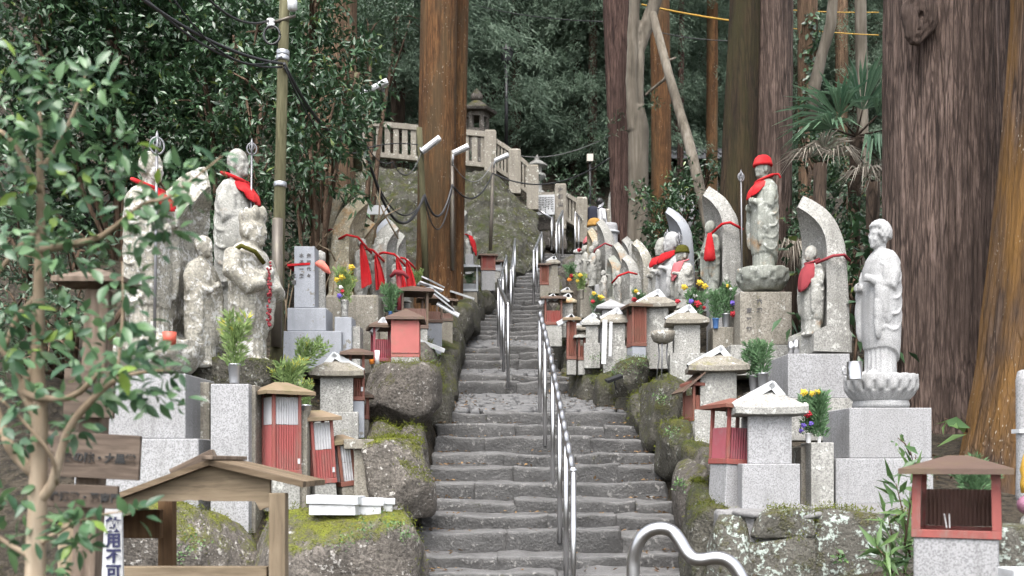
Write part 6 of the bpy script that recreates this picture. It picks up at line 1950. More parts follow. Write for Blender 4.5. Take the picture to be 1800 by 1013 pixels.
# red corrugated cabinets
hut("largest red corrugated cabinet beside the granite block", 488, 672, 870, 8.45, .27, .27, .62, .17, .09, .09, 'red_paint', 'corr_red', 'corr_pale', .60, 'roof_tan', (2, 2, 0, 2), 'granite_old', group=None, tags=1, ridge=.12)
hut("leaning red corrugated cabinet in the middle of three", 562, 722, 880, 8.75, .22, .24, .55, .15, .07, .06, 'red_paint', 'corr_red', 'corr_pale', .5, 'roof_tan', (2, 2, 0, 2), 'granite_old', (0, -.07), group=None, tags=1, ridge=.1)
hut("smallest tilted cabinet with pale corrugated panels nearest the squarish boulder", 606, 765, 878, 8.9, .16, .22, .55, .12, .06, .03, 'red_brown', 'corr_pale', 'corr_pale', .5, 'roof_tan', (2, 2, 0, 2), 'granite_dark', (0, -.12), group=None, ridge=.06)
t = thing("stone_eave_post", "square brown post with slab top between the tilted cabinet and the squarish boulder", "pillar", P(636, 885, 8.85))
slab(622, 650, 790, 890, 8.87, .14, "shaft", 'granite_dark', t, t.location)
slab(604, 657, 772, 789.5, 8.82, .3, "top_slab", 'granite_dark', t, t.location)
t = thing("stone_eave_post", "square brown post with slab top between the leaning cabinet and the tilted one", "pillar", P(590, 880, 9.1))
slab(580, 598, 790, 890, 9.1, .14, "shaft", 'granite_dark', t, t.location)
slab(572, 618, 772, 789.5, 9.05, .3, "top_slab", 'granite_dark', t, t.location)
t = thing("brown_post", "mossy brown stone post between the first two red cabinets", "pillar", P(535, 905, 8.55))
slab(519, 540, 722, 905, 8.6, .14, "shaft", 'granite_dark', t, t.location)
# white trays on the boulder
def tray(label, u0, u1, v0, v1, d, rz, dep=.16):
    t = thing("white_tray", label, "tray", P((u0 + u1) / 2, v1, d), rz)
    w, h = S(u1 - u0, d), S(v1 - v0, d)
    mb = MB(); mb.box(-w / 2 + .02, w / 2 - .02, 0, dep, 0, h * .55); mb.build("box", M['white'], t, bevel=.004)
    mb = MB(); mb.box(-w / 2, w / 2, -.012, dep + .012, h * .56, h); mb.build("lid", M['white_tin'], t, bevel=.004, rot=(0, .02, 0))
tray("longest white lidded tray on the moss-topped boulder", 537, 630, 872, 906, 7.75, -.12, .2)
tray("middle white lidded tray on the moss-topped boulder", 625, 674, 876, 906, 7.85, .15, .2)
tray("short white tray nearest the stairs on the moss-topped boulder", 668, 694, 877, 900, 8.0, .1, .16)
# stone house left
stone_house("stone offering house with rust-red box at its open side, above the cabinets", 538, 634, 620, 782, 10.0, 1, 'granite_old', rz=.12, group=None, roof_mat='granite_dark')
hut("rust-red offering box with tin foot against the upper stone house", 624, 612, 745, 10.2, .17, .24, .15, .24, .06, .09, 'red_brown', 'red_brown', None, .6, 'roof_brown', (1, 1, 0, 0), 'grey_stone', group=None, tags=1)
hut("low rust-red box half hidden behind the upper stone house", 636, 690, 770, 10.5, .13, .2, .1, .2, .04, .05, 'red_brown', 'red_brown', None, .6, 'roof_brown', (1, 1, 0, 0), 'granite_dark', group=None)
# grey gravestone
d = 11.2
t = thing("gravestone", "smooth grey gravestone with carved characters and a red ribbon tied round it", "gravestone", P(535, 640, d))
o_ = t.location
slab(517, 553, 433, 541, d, .3, "shaft", 'grey_stone', t, o_)
slab(505, 573, 541.3, 582, d - .04, .42, "upper_base", 'grey_stone', t, o_)
slab(494, 600, 582.3, 650, d - .1, .6, "lower_base", 'grey_stone', t, o_)
text_mesh(["先祖代々", "水子一天", "　　　之墓"], S(7.6, d), 'carved', t, P(543, 450, d) - o_ + Vector((0, -.004, 0)), vertical=True, spacing=1.55)
rx0, rx1 = X(516, d) - o_.x, X(555, d) - o_.x
zz = Zv(465, d) - o_.z
mb = MB(); mb.box(rx0 - .004, rx1 + .004, -.008, .31, zz - .012, zz + .014, M=Matrix.Translation((0, 0, 0)) @ Matrix.Rotation(-.06, 4, 'Y'))
mb.build("ribbon", M['red'], t)
mb = MB(); mb.loft([[(rx1 + a, -.02, zz + b - w), (rx1 + a, -.03, zz + b + w), (rx1 + a, -.0, zz + b + w), (rx1 + a, -.0, zz + b - w)] for a, b, w in ((0, 0, .015), (.05, .0, .045), (.10, -.03, .06), (.15, -.07, .04), (.17, -.10, .01))])
mb.build("ribbon_end", M['salmon'], t, True)
t = thing("small_pillar_stone", "slender stone with a round head just behind the grey gravestone", "gravestone", P(563, 600, 11.5))
mb = MB(); mb.lathe([(.075, 0), (.07, .1), (.06, S(120, 11.5)), (.045, S(135, 11.5)), (.065, S(142, 11.5)), (.06, S(155, 11.5)), (.005, S(160, 11.5))], 20); mb.build("shaft", M['granite_old'], t, True)
# blocks at the halo cluster foot
d = 11.6
t = thing("pale_block", "pale lichen-spotted stone block below the flower pot with yellow chrysanthemums", "stone", P(606, 640, 11.2))
slab(588, 618, 557, 660, 11.2, .3, "block", 'grey_stone', t, t.location)
slab(619, 633, 574, 660, 11.25, .25, "side_block", 'granite_old', t, t.location)
t = thing("brown_plinth", "dark stained plinth behind the pale block, under the ochre steles", "stone", P(620, 640, 12.0))
slab(572, 665, 518, 660, 12.0, .6, "block", 'granite_dark', t, t.location, bevel=.03)
slab(665.5, 690, 560, 660, 12.05, .5, "side_block", 'granite_dark', t, t.location, bevel=.03)
vase_sprig("stone pot of yellow chrysanthemums and cypress on the pale block", 606, 470, 528, 557, 11.5, 22, 'cypress', 'granite_old', 31, yellow=.3, blooms=[(601, 488, 6, 'flower_yellow'), (618, 470, 6, 'flower_yellow'), (592, 492, 5, 'flower_yellow'), (599, 505, 4, 'flower_white'), (602, 512, 4, 'flower_red'), (597, 520, 5, 'flower_purple')], group=None, vr=.05)
vase_sprig("cypress spray in a blue vase behind the pink panel box", 686, 500, 548, 560, 12.3, 22, 'cypress_green', 'vase_blue', 32, group=None, stems=14)
vase_sprig("small sprig beside the tin roofs under the orange cedar", 735, 472, 500, 510, 14.6, 10, 'cypress', 'zinc', 33, yellow=.6, group=None)
# halo steles cluster on the left (facing right)
cl = [("tall ochre-tipped stele with red cord, furthest from the stairs", 603, 343, 545, 13.2, 'statue_ochre', .34, .5, 'red_dark', False),
      ("ochre stele with a large hanging red bib", 632, 360, 545, 12.8, 'statue_ochre', .34, .6, 'red', True),
      ("blunt stele with red bib between the ochre steles and the grey pair", 657, 395, 540, 13.2, 'statue_ochre', .16, .5, 'red', True),
      ("smooth grey curled stele of the pair beside the cedar", 688, 396, 535, 13.8, 'grey_stone', .26, .5, None, False),
      ("lichened curled stele with a red cord in front of the smooth grey one", 694, 403, 545, 13.4, 'statue', .28, .5, 'red', True),
      ("last small stele with red bib against the orange cedar trunk", 712, 415, 540, 14.0, 'statue', .16, .42, 'red', True)]
for k, (lab, u, vt, vb, d, mt, cu, w, cord, bib) in enumerate(cl):
    t = thing("stele_statue", lab, "statue", P(u - 10, vb, d), 0, "steles below the orange cedar")
    hs = S(vb - vt, d)
    so = put("stele", stele_mesh(hs, w * .85, .28, cu * .7, .07, .06, 50 + k, .014, 3.0), M[mt], t, (-.02, 0, 0), (0, 0, -.2 - .04 * (k % 3))); set_autosmooth(so, 40)
    if mt != 'grey_stone':
        put("figure", figure('relief', hs * .62, .004, 1), M['statue'], t, (.10, -.02, hs * .06), (0, 0, -.3))
    if cord:
        MB().tube([(-.16, -.20, hs * .64), (-.04, -w * .52, hs * .66), (.10, -w * .5, hs * .64), (.20, -.12, hs * .56), (.22, .05, hs * .55)], .016, 6).build("tie_cord", M[cord], t, True)
    if bib:
        mb = MB()
        mb.loft([[(x0 + a * e, -.20 - .016 * math.sin(e * 5 + k) - (.012 if q else 0), z + (.035 * e if z < hs * .3 else 0)) for e, q in [(-1, 1), (-.6, 1), (-.2, 1), (.2, 1), (.6, 1), (1, 1), (1, 0), (.6, 0), (.2, 0), (-.2, 0), (-.6, 0), (-1, 0)]] for z, a, x0 in ((hs * .20, .066, .20), (hs * .30, .064, .19), (hs * .42, .052, .17), (hs * .52, .036, .15), (hs * .60, .014, .13))])
        mb.build("bib", M['red'], t)
t = thing("red_banner_post", "small red draped post before the steles below the orange cedar", "banner", P(702, 545, 12.9))
MB().tube([(0, 0, 0), (0, 0, S(66, 12.9))], .03, 8).build("cloth_post", M['red_dark'], t, True)
MB().tube([(-.12, 0, S(58, 12.9)), (-.05, -.03, S(66, 12.9)), (.06, -.03, S(64, 12.9)), (.12, 0, S(55, 12.9))], [.02, .035, .035, .02], 8).build("cloth_arc", M['red_dark'], t, True)
# statue with red bib up the stairs
t = thing("stele_statue", "worn stele with a red bib beside the upper steps behind the cedar pair", "statue", P(815, 478, 19.6), 0)
hs = S(103, 19.6)
so = put("stele", stele_mesh(hs, .5, .2, .16, .08, .06, 71, .02), M['statue'], t, (-.06, 0, 0), (0, 0, -.3)); set_autosmooth(so, 40)
put("figure", figure('relief', hs * .7, .004, 1), M['statue'], t, (.1, 0, 0), (0, 0, -.3))
put("bib", bib_mesh(hs * .75, .83, .38, 70, .05), M['red'], t, (.1, 0, 0), (0, 0, -.3))
t = thing("pale_block", "small pale block at the foot of the red-bibbed stele up the stairs", "stone", P(824, 482, 19.3)); slab(818, 832, 447, 482, 19.3, .3, "block", 'granite', t, t.location)
# pink panel box and huts
hut("bleached pink panel box with pyramid roof on the black-stained boulder", 711, 541, 645, 11.15, S(50, 11.15), .34, .05, .11, .12, .06, 'pink_panel', 'pink_panel', None, .9, 'roof_brown', (1, 0, 0, 0), 'granite_old', front_full='pink_panel', group=None, ridge=.02, base_w=1.0)
hut("maroon corrugated hut behind the pink panel box", 668, 560, 645, 11.5, .24, .3, .25, .06, .09, .05, 'maroon', 'maroon', None, .62, 'roof_brown', (1, 1, 0, 0), 'granite_dark', cap=(.12, .22, .14, 0, 1), group=None, ridge=.02)
hut("brown open hut with tall posts and corrugated sides behind the pink panel box", 726, 500, 615, 12.9, .36, .36, .15, .28, .08, .07, 'roof_brown', 'corr_brown', None, .5, 'roof_brown', (1, 1, 0, 0), 'granite_old', group=None)
hut("second brown hut with white folded sheets beside it", 757, 516, 605, 13.7, .30, .3, .15, .30, .06, .06, 'roof_brown', 'corr_brown', None, .4, 'roof_brown', (1, 1, 0, 0), 'grey_stone', group=None)
hut("third brown hut at the stair edge with thin posts", 780, 522, 600, 14.6, .26, .3, .1, .30, .05, .07, 'roof_brown', 'corr_brown', None, .3, 'roof_brown', (1, 0, 0, 0), 'granite_dark', group=None)
t = thing("folded_sheet_pile", "heap of white folded metal caps on the roofs under the orange cedar", "sheet metal", P(765, 535, 13.3))
for k, (du, dv, rz, ry) in enumerate([(0, 0, .3, .3), (12, 14, .6, .5), (-14, 4, .1, -.2), (22, 26, .4, .6), (4, -8, .9, .2), (30, 40, .2, .5)]):
    q = P(757 + du, 505 + dv, 13.3) - t.location
    mb = MB(); mb.box(-.17, .17, -.07, .07, 0, .018); mb.build("sheet", M['white_tin'], t, False, q, (0.1 * k, ry, rz))
t = thing("white_gutter_piece", "white folded cap lying tilted at the stair edge below the brown huts", "sheet metal", P(755, 610, 13.0))
mb = MB(); mb.box(-.2, .2, -.07, .07, 0, .05); mb.build("sheet", M['white_tin'], t, False, (0, 0, 0), (.2, .35, .2))
t = thing("orange_cloth_bundle", "small orange cloth beside a white cup behind the upper stone house", "cloth", P(652, 640, 10.9))
mb = MB(); mb.tube([(-.05, 0, .11), (.0, 0, .09), (.015, 0, 0)], [.015, .03, .03], 8); mb.build("cloth", M['flower_orange'], t, True)
mb = MB(); mb.lathe([(.022, 0), (.028, .15), (.022, .15), (.02, .02)], 14, (.07, 0, 0)); tag(mb.build("white_cup", M['plastic_white'], None, True, tuple(P(652, 640, 10.85))), "tall white cup beside the orange cloth", "cup")
# far huts up the left side
stone_house("stone offering house far up the left bank beside the dark frame hut", 785, 812, 468, 525, 17.8, 1, 'granite_old', cap=True, group=None)
hut("dark grey frame hut with sprigs inside, up the left bank", 824, 462, 520, 18.3, .34, .36, 0, .08, .07, .05, 'dark_tin', 'dark_tin', None, .25, 'dark_tin', (1, 1, 0, 1), 'granite_dark', group=None)
hut("red-sided hut on a pale foot up the left bank below the mossy slope", 857, 444, 498, 19.8, .30, .3, .1, .26, .05, .05, 'red_brown', 'red_paint', None, .85, 'roof_brown', (3, 3, 0, 0), 'granite', group=None)
hut("small grey hut right behind the red-sided hut", 872, 455, 498, 20.6, .22, .3, .1, .26, .05, .05, 'dark_tin', 'corr_pale', None, .6, 'roof_brown', (1, 1, 0, 0), 'granite_old', group=None)
vase_sprig("green sprig inside the dark frame hut", 824, 478, 500, 510, 18.4, 12, 'cypress_green', 'zinc', 41, group=None, y=.15)
vase_sprig("sprig below the red-bibbed stele up the stairs", 806, 455, 475, 482, 19.0, 10, 'cypress_green', 'zinc', 42, group=None)
t = thing("white_gutter_piece", "white tin strip lying on the mossy wall beside the second landing", "sheet metal", P(812, 520, 17.0)); mb = MB(); mb.box(-.22, .22, -.06, .06, 0, .03); mb.build("sheet", M['white_tin'], t, False, (0, 0, 0), (.2, .3, .1))
# notice strip behind ochre steles
t = thing("white_board", "blank white board behind the ochre steles", "board", P(655, 400, 15.0)); slab(632, 684, 361, 377, 15.0, .03, "board", 'white', t, t.location, bevel=0)
MB().tube([(-.1, .05, -.6), (-.1, .05, .25)], .02, 6).build("post", M['wood_dark'], t, True)

# ------------------------------------------------------------------ handrails
def rail(label, pts, posts, r=.03, wavy=True, pr=.023, name="handrail"):
    """pts: rail line points; posts: (top point, bottom point)"""
    b = Vector(posts[0][1])
    t = thing(name, label, "handrail", b)
    P2 = []
    pts = [Vector(p) for p in pts]
    if wavy:
        for i in range(len(pts) - 1):
            a, c = pts[i], pts[i + 1]
            n = max(2, int(round((c - a).length / .30)))
            for k in range(n):
                f0, f1 = k / n, (k + 1) / n
                q0, q1 = a.lerp(c, f0), a.lerp(c, f1)
                # level grip then a short rise
                lev = Vector((q0.x * .4 + q1.x * .6, q0.y * .35 + q1.y * .65, q0.z + (q1.z - q0.z) * .18))
                P2 += [q0, q0.lerp(lev, .5), lev, lev.lerp(q1, .55) + Vector((0, 0, .01))]
        P2.append(pts[-1])
    else:
        P2 = pts
    mb = MB(); mb.tube([p - b for p in P2], r, 12); mb.build("rail", M['steel'], t, True)
    for (a, c) in posts:
        mb = MB(); mb.tube([Vector(a) - b, Vector(c) - b], pr, 12); mb.build("post", M['steel'], t, True)
    return t
def rail_on(label, line, up=1.2, r=.03, ends=True):
    """line: list of (u, d) post positions on the steps"""
    pts, posts = [], []
    for k, (u, dd) in enumerate(line):
        x = X(u, dd)
        zb_ = zs(dd)
        zt_ = zb_ + up
        pts.append((x, dd, zt_))
        posts.append(((x, dd, zt_ - .01), (x, dd, zb_ - .1)))
    e0 = Vector(pts[0]) + Vector((0, -.03, -.05))
    pts2 = [tuple(e0)] + pts
    return rail(label, pts, posts, r)
rail_on("long steel handrail with wavy grip on the lower flight", [(1008, 7.8), (995, 8.5), (984, 9.2), (971.6, 10.25), (958, 11.3), (949, 12.0)], 1.22, .029)
rail_on("steel handrail from the landing up the next few steps", [(893, 14.2), (885, 15.4), (880.7, 16.0), (876, 16.9)], 1.12, .028)
rail_on("steel handrail beside the third landing, nearer the mossy bank", [(879, 18.0), (884, 19.2), (890, 20.4)], 1.0, .025)
rail_on("steel handrail in the middle of the upper flight", [(898, 19.0), (902, 20.5), (905, 22.0)], 1.0, .025)
rail_on("steel handrail on the outer side of the upper flight", [(938, 20.6), (944, 21.4), (952, 22.4)], 1.05, .025)
rail_on("short steel handrail near the top of the stairs", [(978, 23.2), (983, 23.9), (989, 24.6)], 1.05, .026)
rail_on("topmost steel handrail beside the stone fence", [(1011, 24.8), (1017, 25.2), (1024, 25.7)], 1.05, .026)
rail("plain steel handrail below the notice board", [P(940, 366, 25.0), P(969.5, 384, 24.9)], [(P(969.5, 383, 24.9), P(969.5, 440, 24.9)), (P(942, 367, 25.0), P(942, 410, 25.0))], .03, False)
near = [P(1114, 1060, 4.55), P(1113, 1013, 4.55), P(1114, 985, 4.55), P(1119, 962, 4.54), P(1130, 942, 4.53), P(1147, 931, 4.52), P(1166, 929, 4.51), P(1182, 935, 4.50), P(1194, 950, 4.48), P(1206, 970, 4.46), P(1219, 982, 4.44), P(1234, 984, 4.43), P(1252, 981, 4.42), P(1270, 982, 4.41), P(1286, 991, 4.40), P(1300, 1010, 4.39), P(1312, 1035, 4.38), P(1330, 1060, 4.36), P(1360, 1075, 4.34)]
def smooth_pts(pts, n=4):
    out = []
    for i in range(len(pts) - 1):
        p0, p1, p2, p3 = pts[max(0, i - 1)], pts[i], pts[i + 1], pts[min(len(pts) - 1, i + 2)]
        for k in range(n):
            q = k / n
            out.append(.5 * ((2 * p1) + (p2 - p0) * q + (2 * p0 - 5 * p1 + 4 * p2 - p3) * q * q + (3 * p1 - p0 - 3 * p2 + p3) * q ** 3))
    return out + [pts[-1]]
rail("near steel handrail end with two smooth bends at the stair foot", smooth_pts(near), [(near[0], Vector((near[0].x, near[0].y, -.1))), (near[-1], Vector((near[-1].x, near[-1].y, -.1)))], .031, False, .031)

# ------------------------------------------------------------------ stone fences
def fence(label, pts, h, nbal, posts_idx, gap=.12, drop=.0, post_h=None):
    """rail-and-baluster stone fence along pts (base line); posts at pts"""
    b = Vector(pts[0])
    t = thing("stone_fence", label, "fence", b)
    for k, p in enumerate(pts):
        if k in posts_idx:
            q = Vector(p) - b
            w = .15
            ph = (post_h or h * 1.22)
            mb = MB(); mb.box(q.x - w, q.x + w, q.y - w, q.y + w, q.z - .3, q.z + ph - .05); mb.box(q.x - w * .999, q.x + w * .999, q.y - w * .999, q.y + w * .999, q.z + ph - .051, q.z + ph, .03, .03)
            mb.build("post", M['fence_stone'], t, bevel=.01)
    for k in range(len(pts) - 1):
        a, c = Vector(pts[k]) - b, Vector(pts[k + 1]) - b
        dv = (c - a)
        L = Vector((dv.x, dv.y, 0)).length
        ang = math.atan2(dv.y, dv.x)
        slope = dv.z / max(L, .01)
        def bar(z0, z1, th, e=.10):
            f0, f1 = e / L, 1 - e / L
            V = []
            nrm = Vector((-math.sin(ang), math.cos(ang), 0)) * th / 2
            for f in (f0, f1):
                p = a + dv * f
                for z in (z0, z1):
                    for s in (-1, 1):
                        V.append(tuple(p + nrm * s + Vector((0, 0, z))))
            mb_ = MB(); mb_.add(V, [(0, 1, 3, 2), (4, 6, 7, 5), (0, 4, 5, 1), (2, 3, 7, 6), (0, 2, 6, 4), (1, 5, 7, 3)])
            return mb_
        bar(h * .86, h * 1.02, .17).build("top_rail", M['fence_stone'], t, bevel=.008)
        bar(0.0, h * .14, .17).build("bottom_rail", M['fence_stone'], t, bevel=.008)
        n = nbal[k]
        for j in range(n):
            f = (j + .5 + .25) / (n + .5)
            p = a + dv * f
            w = L / n * .30
            dx, dy = math.cos(ang) * w, math.sin(ang) * w
            nx2, ny2 = -math.sin(ang) * .05, math.cos(ang) * .05
            z0, z1 = h * .142, h * .858
            V = []
            for zz_, in ((z0,), (z1,)):
                for s1, s2 in ((-1, -1), (1, -1), (1, 1), (-1, 1)):
                    V.append((p.x + s1 * dx + s2 * nx2, p.y + s1 * dy + s2 * ny2, p.z + zz_ + slope * s1 * w))
            mb_ = MB(); mb_.add(V, [(0, 3, 2, 1), (4, 5, 6, 7), (0, 1, 5, 4), (1, 2, 6, 5), (2, 3, 7, 6), (3, 0, 4, 7)])
            mb_.build("baluster", M['fence_stone'], t)
    return t
fence("pale stone fence with square balusters above the mossy slope", [P(640, 275, 25.0), P(862, 297, 24.7)], S(62, 24.8), [14], (0, 1), post_h=S(66, 24.8))
fence("stone fence descending from the corner post along the hidden stairway", [P(866, 297, 24.75), P(905, 322, 24.7), P(936, 350, 24.6)], S(55, 24.7), [6, 5], (1, 2), post_h=S(58, 24.7))
fence("stone fence sloping down behind the notice board toward the visitor", [P(985, 385, 25.5), P(1022, 408, 25.7), P(1062, 428, 26.0)], S(50, 25.6), [6, 6], (0, 1, 2), post_h=S(60, 25.6))
text_mesh(["大師山"], S(9, 25.3), 'carved', bpy.data.objects["stone_fence.002"], (0, -.16, S(48, 25.4)), vertical=True, spacing=1.4)
fl = MB(); 
t = thing("stone_fence", "low rear stone rail behind the notice board", "fence", P(935, 345, 26.2)); slab(930, 980, 338, 346, 26.2, .15, "top_rail", 'fence_stone', t, t.location)
# notice board
t = thing("notice_board", "white notice board with columns of small writing at the stair top", "notice board", P(956, 400, 25.2), -.1)
o_ = t.location
MB().box(-S(19, 25.2), S(19, 25.2), -.02, .02, S(22, 25.2), S(57, 25.2)).build("panel", M['white'], t, bevel=.005)
mb = MB()
for j in range(13):
    x = S(16, 25.2) - j * S(32, 25.2) / 12
    z = S(53, 25.2)
    zl = S(27 + (j * 7 % 5) * 3, 25.2)
    while z > zl:
        hh_ = random.uniform(.03, .055)
        mb.box(x - .011, x + .011, -.0245, -.0215, z - hh_, z)
        z -= hh_ + .018
mb.build("lettering", M['ink'], t)
for x in (-.2, .22):
    MB().box(x - .02, x + .02, .021, .06, -.1, S(50, 25.2)).build("post", M['iron'], t)

# ------------------------------------------------------------------ poles, lamps, cables
def pole(name, label, cat, pts, rad, mat):
    b = Vector(pts[0])
    t = thing(name, label, cat, b)
    mb = MB(); mb.tube([Vector(p) - b for p in pts], rad, 16); mb.build("shaft", M[mat], t, True)
    return t
up = pole("utility_pole", "tall olive utility pole with insulators between the crowned statue and the gravestone", "pole", [P(484, 700, 10.9), P(487, 600, 10.9), P(491, 380, 10.9), P(497, 120, 10.9), P(502, -60, 10.9)], [.075, .072, .065, .06, .055], 'bamboo')
_b = up.location
mb = MB(); mb.tube([P(486, 610, 10.8) - _b, P(488, 385, 10.8) - _b], .062, 14); mb.build("steel_sleeve", M['rust_pole'], up, True)
for v in (99, 108, 330):
    mb = MB(); mb.lathe([(.068, 0), (.074, .01), (.074, .05), (.068, .06)], 18); mb.build("clamp", M['zinc'], up, True, P(497.3 + (99 - v) * .02, v, 10.9) - _b)
mb = MB(); mb.tube([P(480, 40, 10.85) - _b, P(520, 28, 10.85) - _b], .018, 6); mb.build("crossarm", M['rust_pole'], up, True)
for (u, v) in ((476, 38), (476, 45)):
    mb = MB(); mb.lathe([(.02, -.03), (.045, -.02), (.03, 0), (.045, .02), (.02, .03)], 14); mb.build("insulator", M['plastic_white'], up, True, P(u, v, 10.8) - _b)
mb = MB(); mb.lathe([(.03, -.06), (.055, -.04), (.055, .05), (.04, .07)], 14); mb.build("junction_box", M['white_tin'], up, True, P(514, 10, 10.8) - _b)
mb = MB(); mb.tube([P(478 + 14 * math.cos(a), 62 + 16 * math.sin(a), 10.75) - _b for a in np.linspace(0, 6.3, 24)], .013, 6); mb.build("cable_coil", M['rubber'], up, True)
def lamp_pole(label, pts, rad, mat, head0, head1, d):
    t = pole("lamp_pole", label, "lamp post", pts, rad, mat)
    b = t.location
    a, c = P(*head0, d) - b, P(*head1, d) - b
    dv = (c - a).normalized()
    mb = MB()
    up_ = Vector((0, 0, 1)) - dv * dv.z
    up_.normalize()
    sd = dv.cross(up_)
    V = []
    for p, w in ((a, .05), (a + dv * .05, .075), (c - dv * .04, .08), (c, .055)):
        V.append([tuple(p + sd * w * .9 + up_ * .0), tuple(p + sd * w * .55 + up_ * .05), tuple(p - sd * w * .55 + up_ * .05), tuple(p - sd * w * .9 + up_ * .0), tuple(p - sd * w * .7 - up_ * .03), tuple(p + sd * w * .7 - up_ * .03)])
    mb.loft(V)
    mb.build("lamp_head", M['white_tin'], t)
    mb = MB(); mb.tube([Vector(P(*head0, d)) - b, Vector(pts[-1]) - b - Vector((0, 0, .3))], .02, 6); mb.build("bracket", M['zinc'], t, True)
    return t
lamp_pole("green pole with slanted white lamp head before the cedar pair", [P(749, 500, 16.2), P(745, 400, 16.2), P(741, 300, 16.2), P(737, 225, 16.2)], [.055, .055, .05, .048], 'bamboo', (742, 268), (774, 243), 16.1)
lamp_pole("thin brown lamp pole against the cedar pair", [P(795, 475, 17.0), P(795, 380, 17.0), P(795, 265, 17.0)], [.035, .035, .03], 'rust_pole', (797, 271), (824, 258), 16.9)
lamp_pole("thin lamp pole in front of the mossy slope", [P(862, 440, 20.6), P(864, 380, 20.6), P(867, 272, 20.6)], [.04, .04, .035], 'rust_pole', (870, 284), (894, 273), 20.5)
lamp_pole("short lamp pole half hidden by evergreen leaves with a wide lamp head", [P(629, 300, 15.0), P(629, 200, 15.0), P(630, 130, 15.0)], [.07, .07, .065], 'bamboo', (641, 166), (682, 144), 14.8)
# black street lantern
t = thing("street_lantern", "black iron lantern on a thin pole in the wood behind the stairs", "lamp post", P(890, 260, 27))
mb = MB(); mb.tube([(0, 0, 0), (0, 0, S(145, 27))], .05, 10); mb.build("pole", M['black'], t, True)
mb = MB(); mb.lathe([(.04, 0), (.10, .06), (.13, .1), (.19, .36), (.16, .37), (.1, .33)], 6, (0, 0, S(145, 27))); mb.build("lantern_cage", M['black'], t)
mb = MB(); mb.lathe([(.22, 0), (.16, .08), (.05, .14), (.02, .22)], 6, (0, 0, S(145, 27) + .375)); mb.build("lantern_roof", M['black'], t)
t = thing("lamp_post", "small square lamp on a thin post behind the upper fence", "lamp post", P(1037, 400, 28)); mb = MB(); mb.tube([(0, 0, 0), (0, 0, S(115, 28))], .035, 8); mb.build("pole", M['black'], t, True)
mb = MB(); mb.box(-.09, .09, -.09, .09, S(115, 28), S(128, 28)); mb.build("lamp_head", M['plaster'], t, bevel=.01)
def cable(label, pts, r, mat='rubber', sag=.1, n=18, twist=False, name="cable"):
    b = Vector(pts[0])
    out = []
    for i in range(len(pts) - 1):
        a, c = Vector(pts[i]), Vector(pts[i + 1])
        sg = sag if not isinstance(sag, (list, tuple)) else sag[i]
        for k in range(n):
            f = k / n
            p = a.lerp(c, f)
            p.z -= sg * 4 * f * (1 - f)
            out.append(p - b)
    out.append(Vector(pts[-1]) - b)
    mb = MB(); mb.tube(out, r * .75, 6)
    o = mb.build(name, M[mat], None, True, tuple(b))
    return tag(o, label, "cable")
cable("thick black cable running from the upper corner to the utility pole", [P(225, -20, 8.5), P(495, 112, 10.8)], .022, sag=.12)
cable("second thick black cable just below the first one", [P(238, -20, 8.6), P(495, 118, 10.8)], .016, sag=.2)
cable("thin black cable from the upper edge to the utility pole clamp", [P(300, -10, 9), P(495, 100, 10.8)], .013, sag=.30)
cable("twisted thin cable reaching the white insulators", [P(360, -8, 9.2), P(474, 36, 10.8)], .016, sag=.12)
cable("bundle of cables drooping from the utility pole to the green lamp pole", [P(499, 112, 10.8), P(640, 250, 13.6), P(745, 345, 16.1)], .03, sag=[.3, .75])
cable("thinner cable drooping beside the main bundle to the green lamp pole", [P(500, 118, 10.8), P(640, 262, 13.6), P(745, 350, 16.1)], .016, sag=[.38, .55])
cable("cable loop between the green lamp pole and the thin brown lamp pole", [P(746, 342, 16.1), P(795, 325, 16.9)], .026, sag=.45)
cable("thin second loop below the brown lamp pole", [P(746, 348, 16.1), P(795, 330, 16.9)], .014, sag=.62)
cable("cable from the brown lamp pole to the mossy slope lamp pole", [P(797, 328, 16.9), P(866, 305, 20.5)], .022, sag=.35)
cable("thin grey wire between the lamp heads of the two thin lamp poles", [P(797, 290, 16.9), P(866, 285, 20.5)], .012, 'grey_cable', sag=.35)
cable("grey wire along the fence to the green lamp pole", [P(640, 262, 15), P(735, 255, 16.1)], .012, 'rubber', sag=-.05)
cable("thin wire sagging from the evergreen lamp pole to the green lamp pole", [P(630, 225, 14.8), P(690, 285, 15.6), P(742, 265, 16.1)], .012, 'rubber', sag=[.2, .3])
cable("cable from the mossy slope lamp pole toward the reddish cedar", [P(867, 305, 20.5), P(1072, 278, 18.2)], .02, sag=.35)
cable("thin pale cable rising toward the reddish cedar", [P(905, 272, 26), P(1070, 240, 19)], .014, 'grey_cable', sag=.2)
cable("thin overhead wire across the far wood", [P(830, 8, 26), P(1062, 38, 22)], .014, sag=.1)
cable("thin overhead wire between the grey tree and the twin cedar", [P(1150, 55, 20), P(1290, 72, 20)], .012, sag=.05)
for k, (a, c, rr_) in enumerate([((1128, 8, 19), (1288, 37, 17), .022), ((1390, 50, 20), (1545, 62, 20), .014), ((1392, 18, 21), (1545, 22, 21), .014)]):
    cable(["yellow-sleeved overhead cable between the grey tree and the twin cedar", "lower yellow-sleeved cable behind the palm", "upper yellow-sleeved cable behind the palm"][k], [P(*a), P(*c)], rr_, 'yellow', .02)

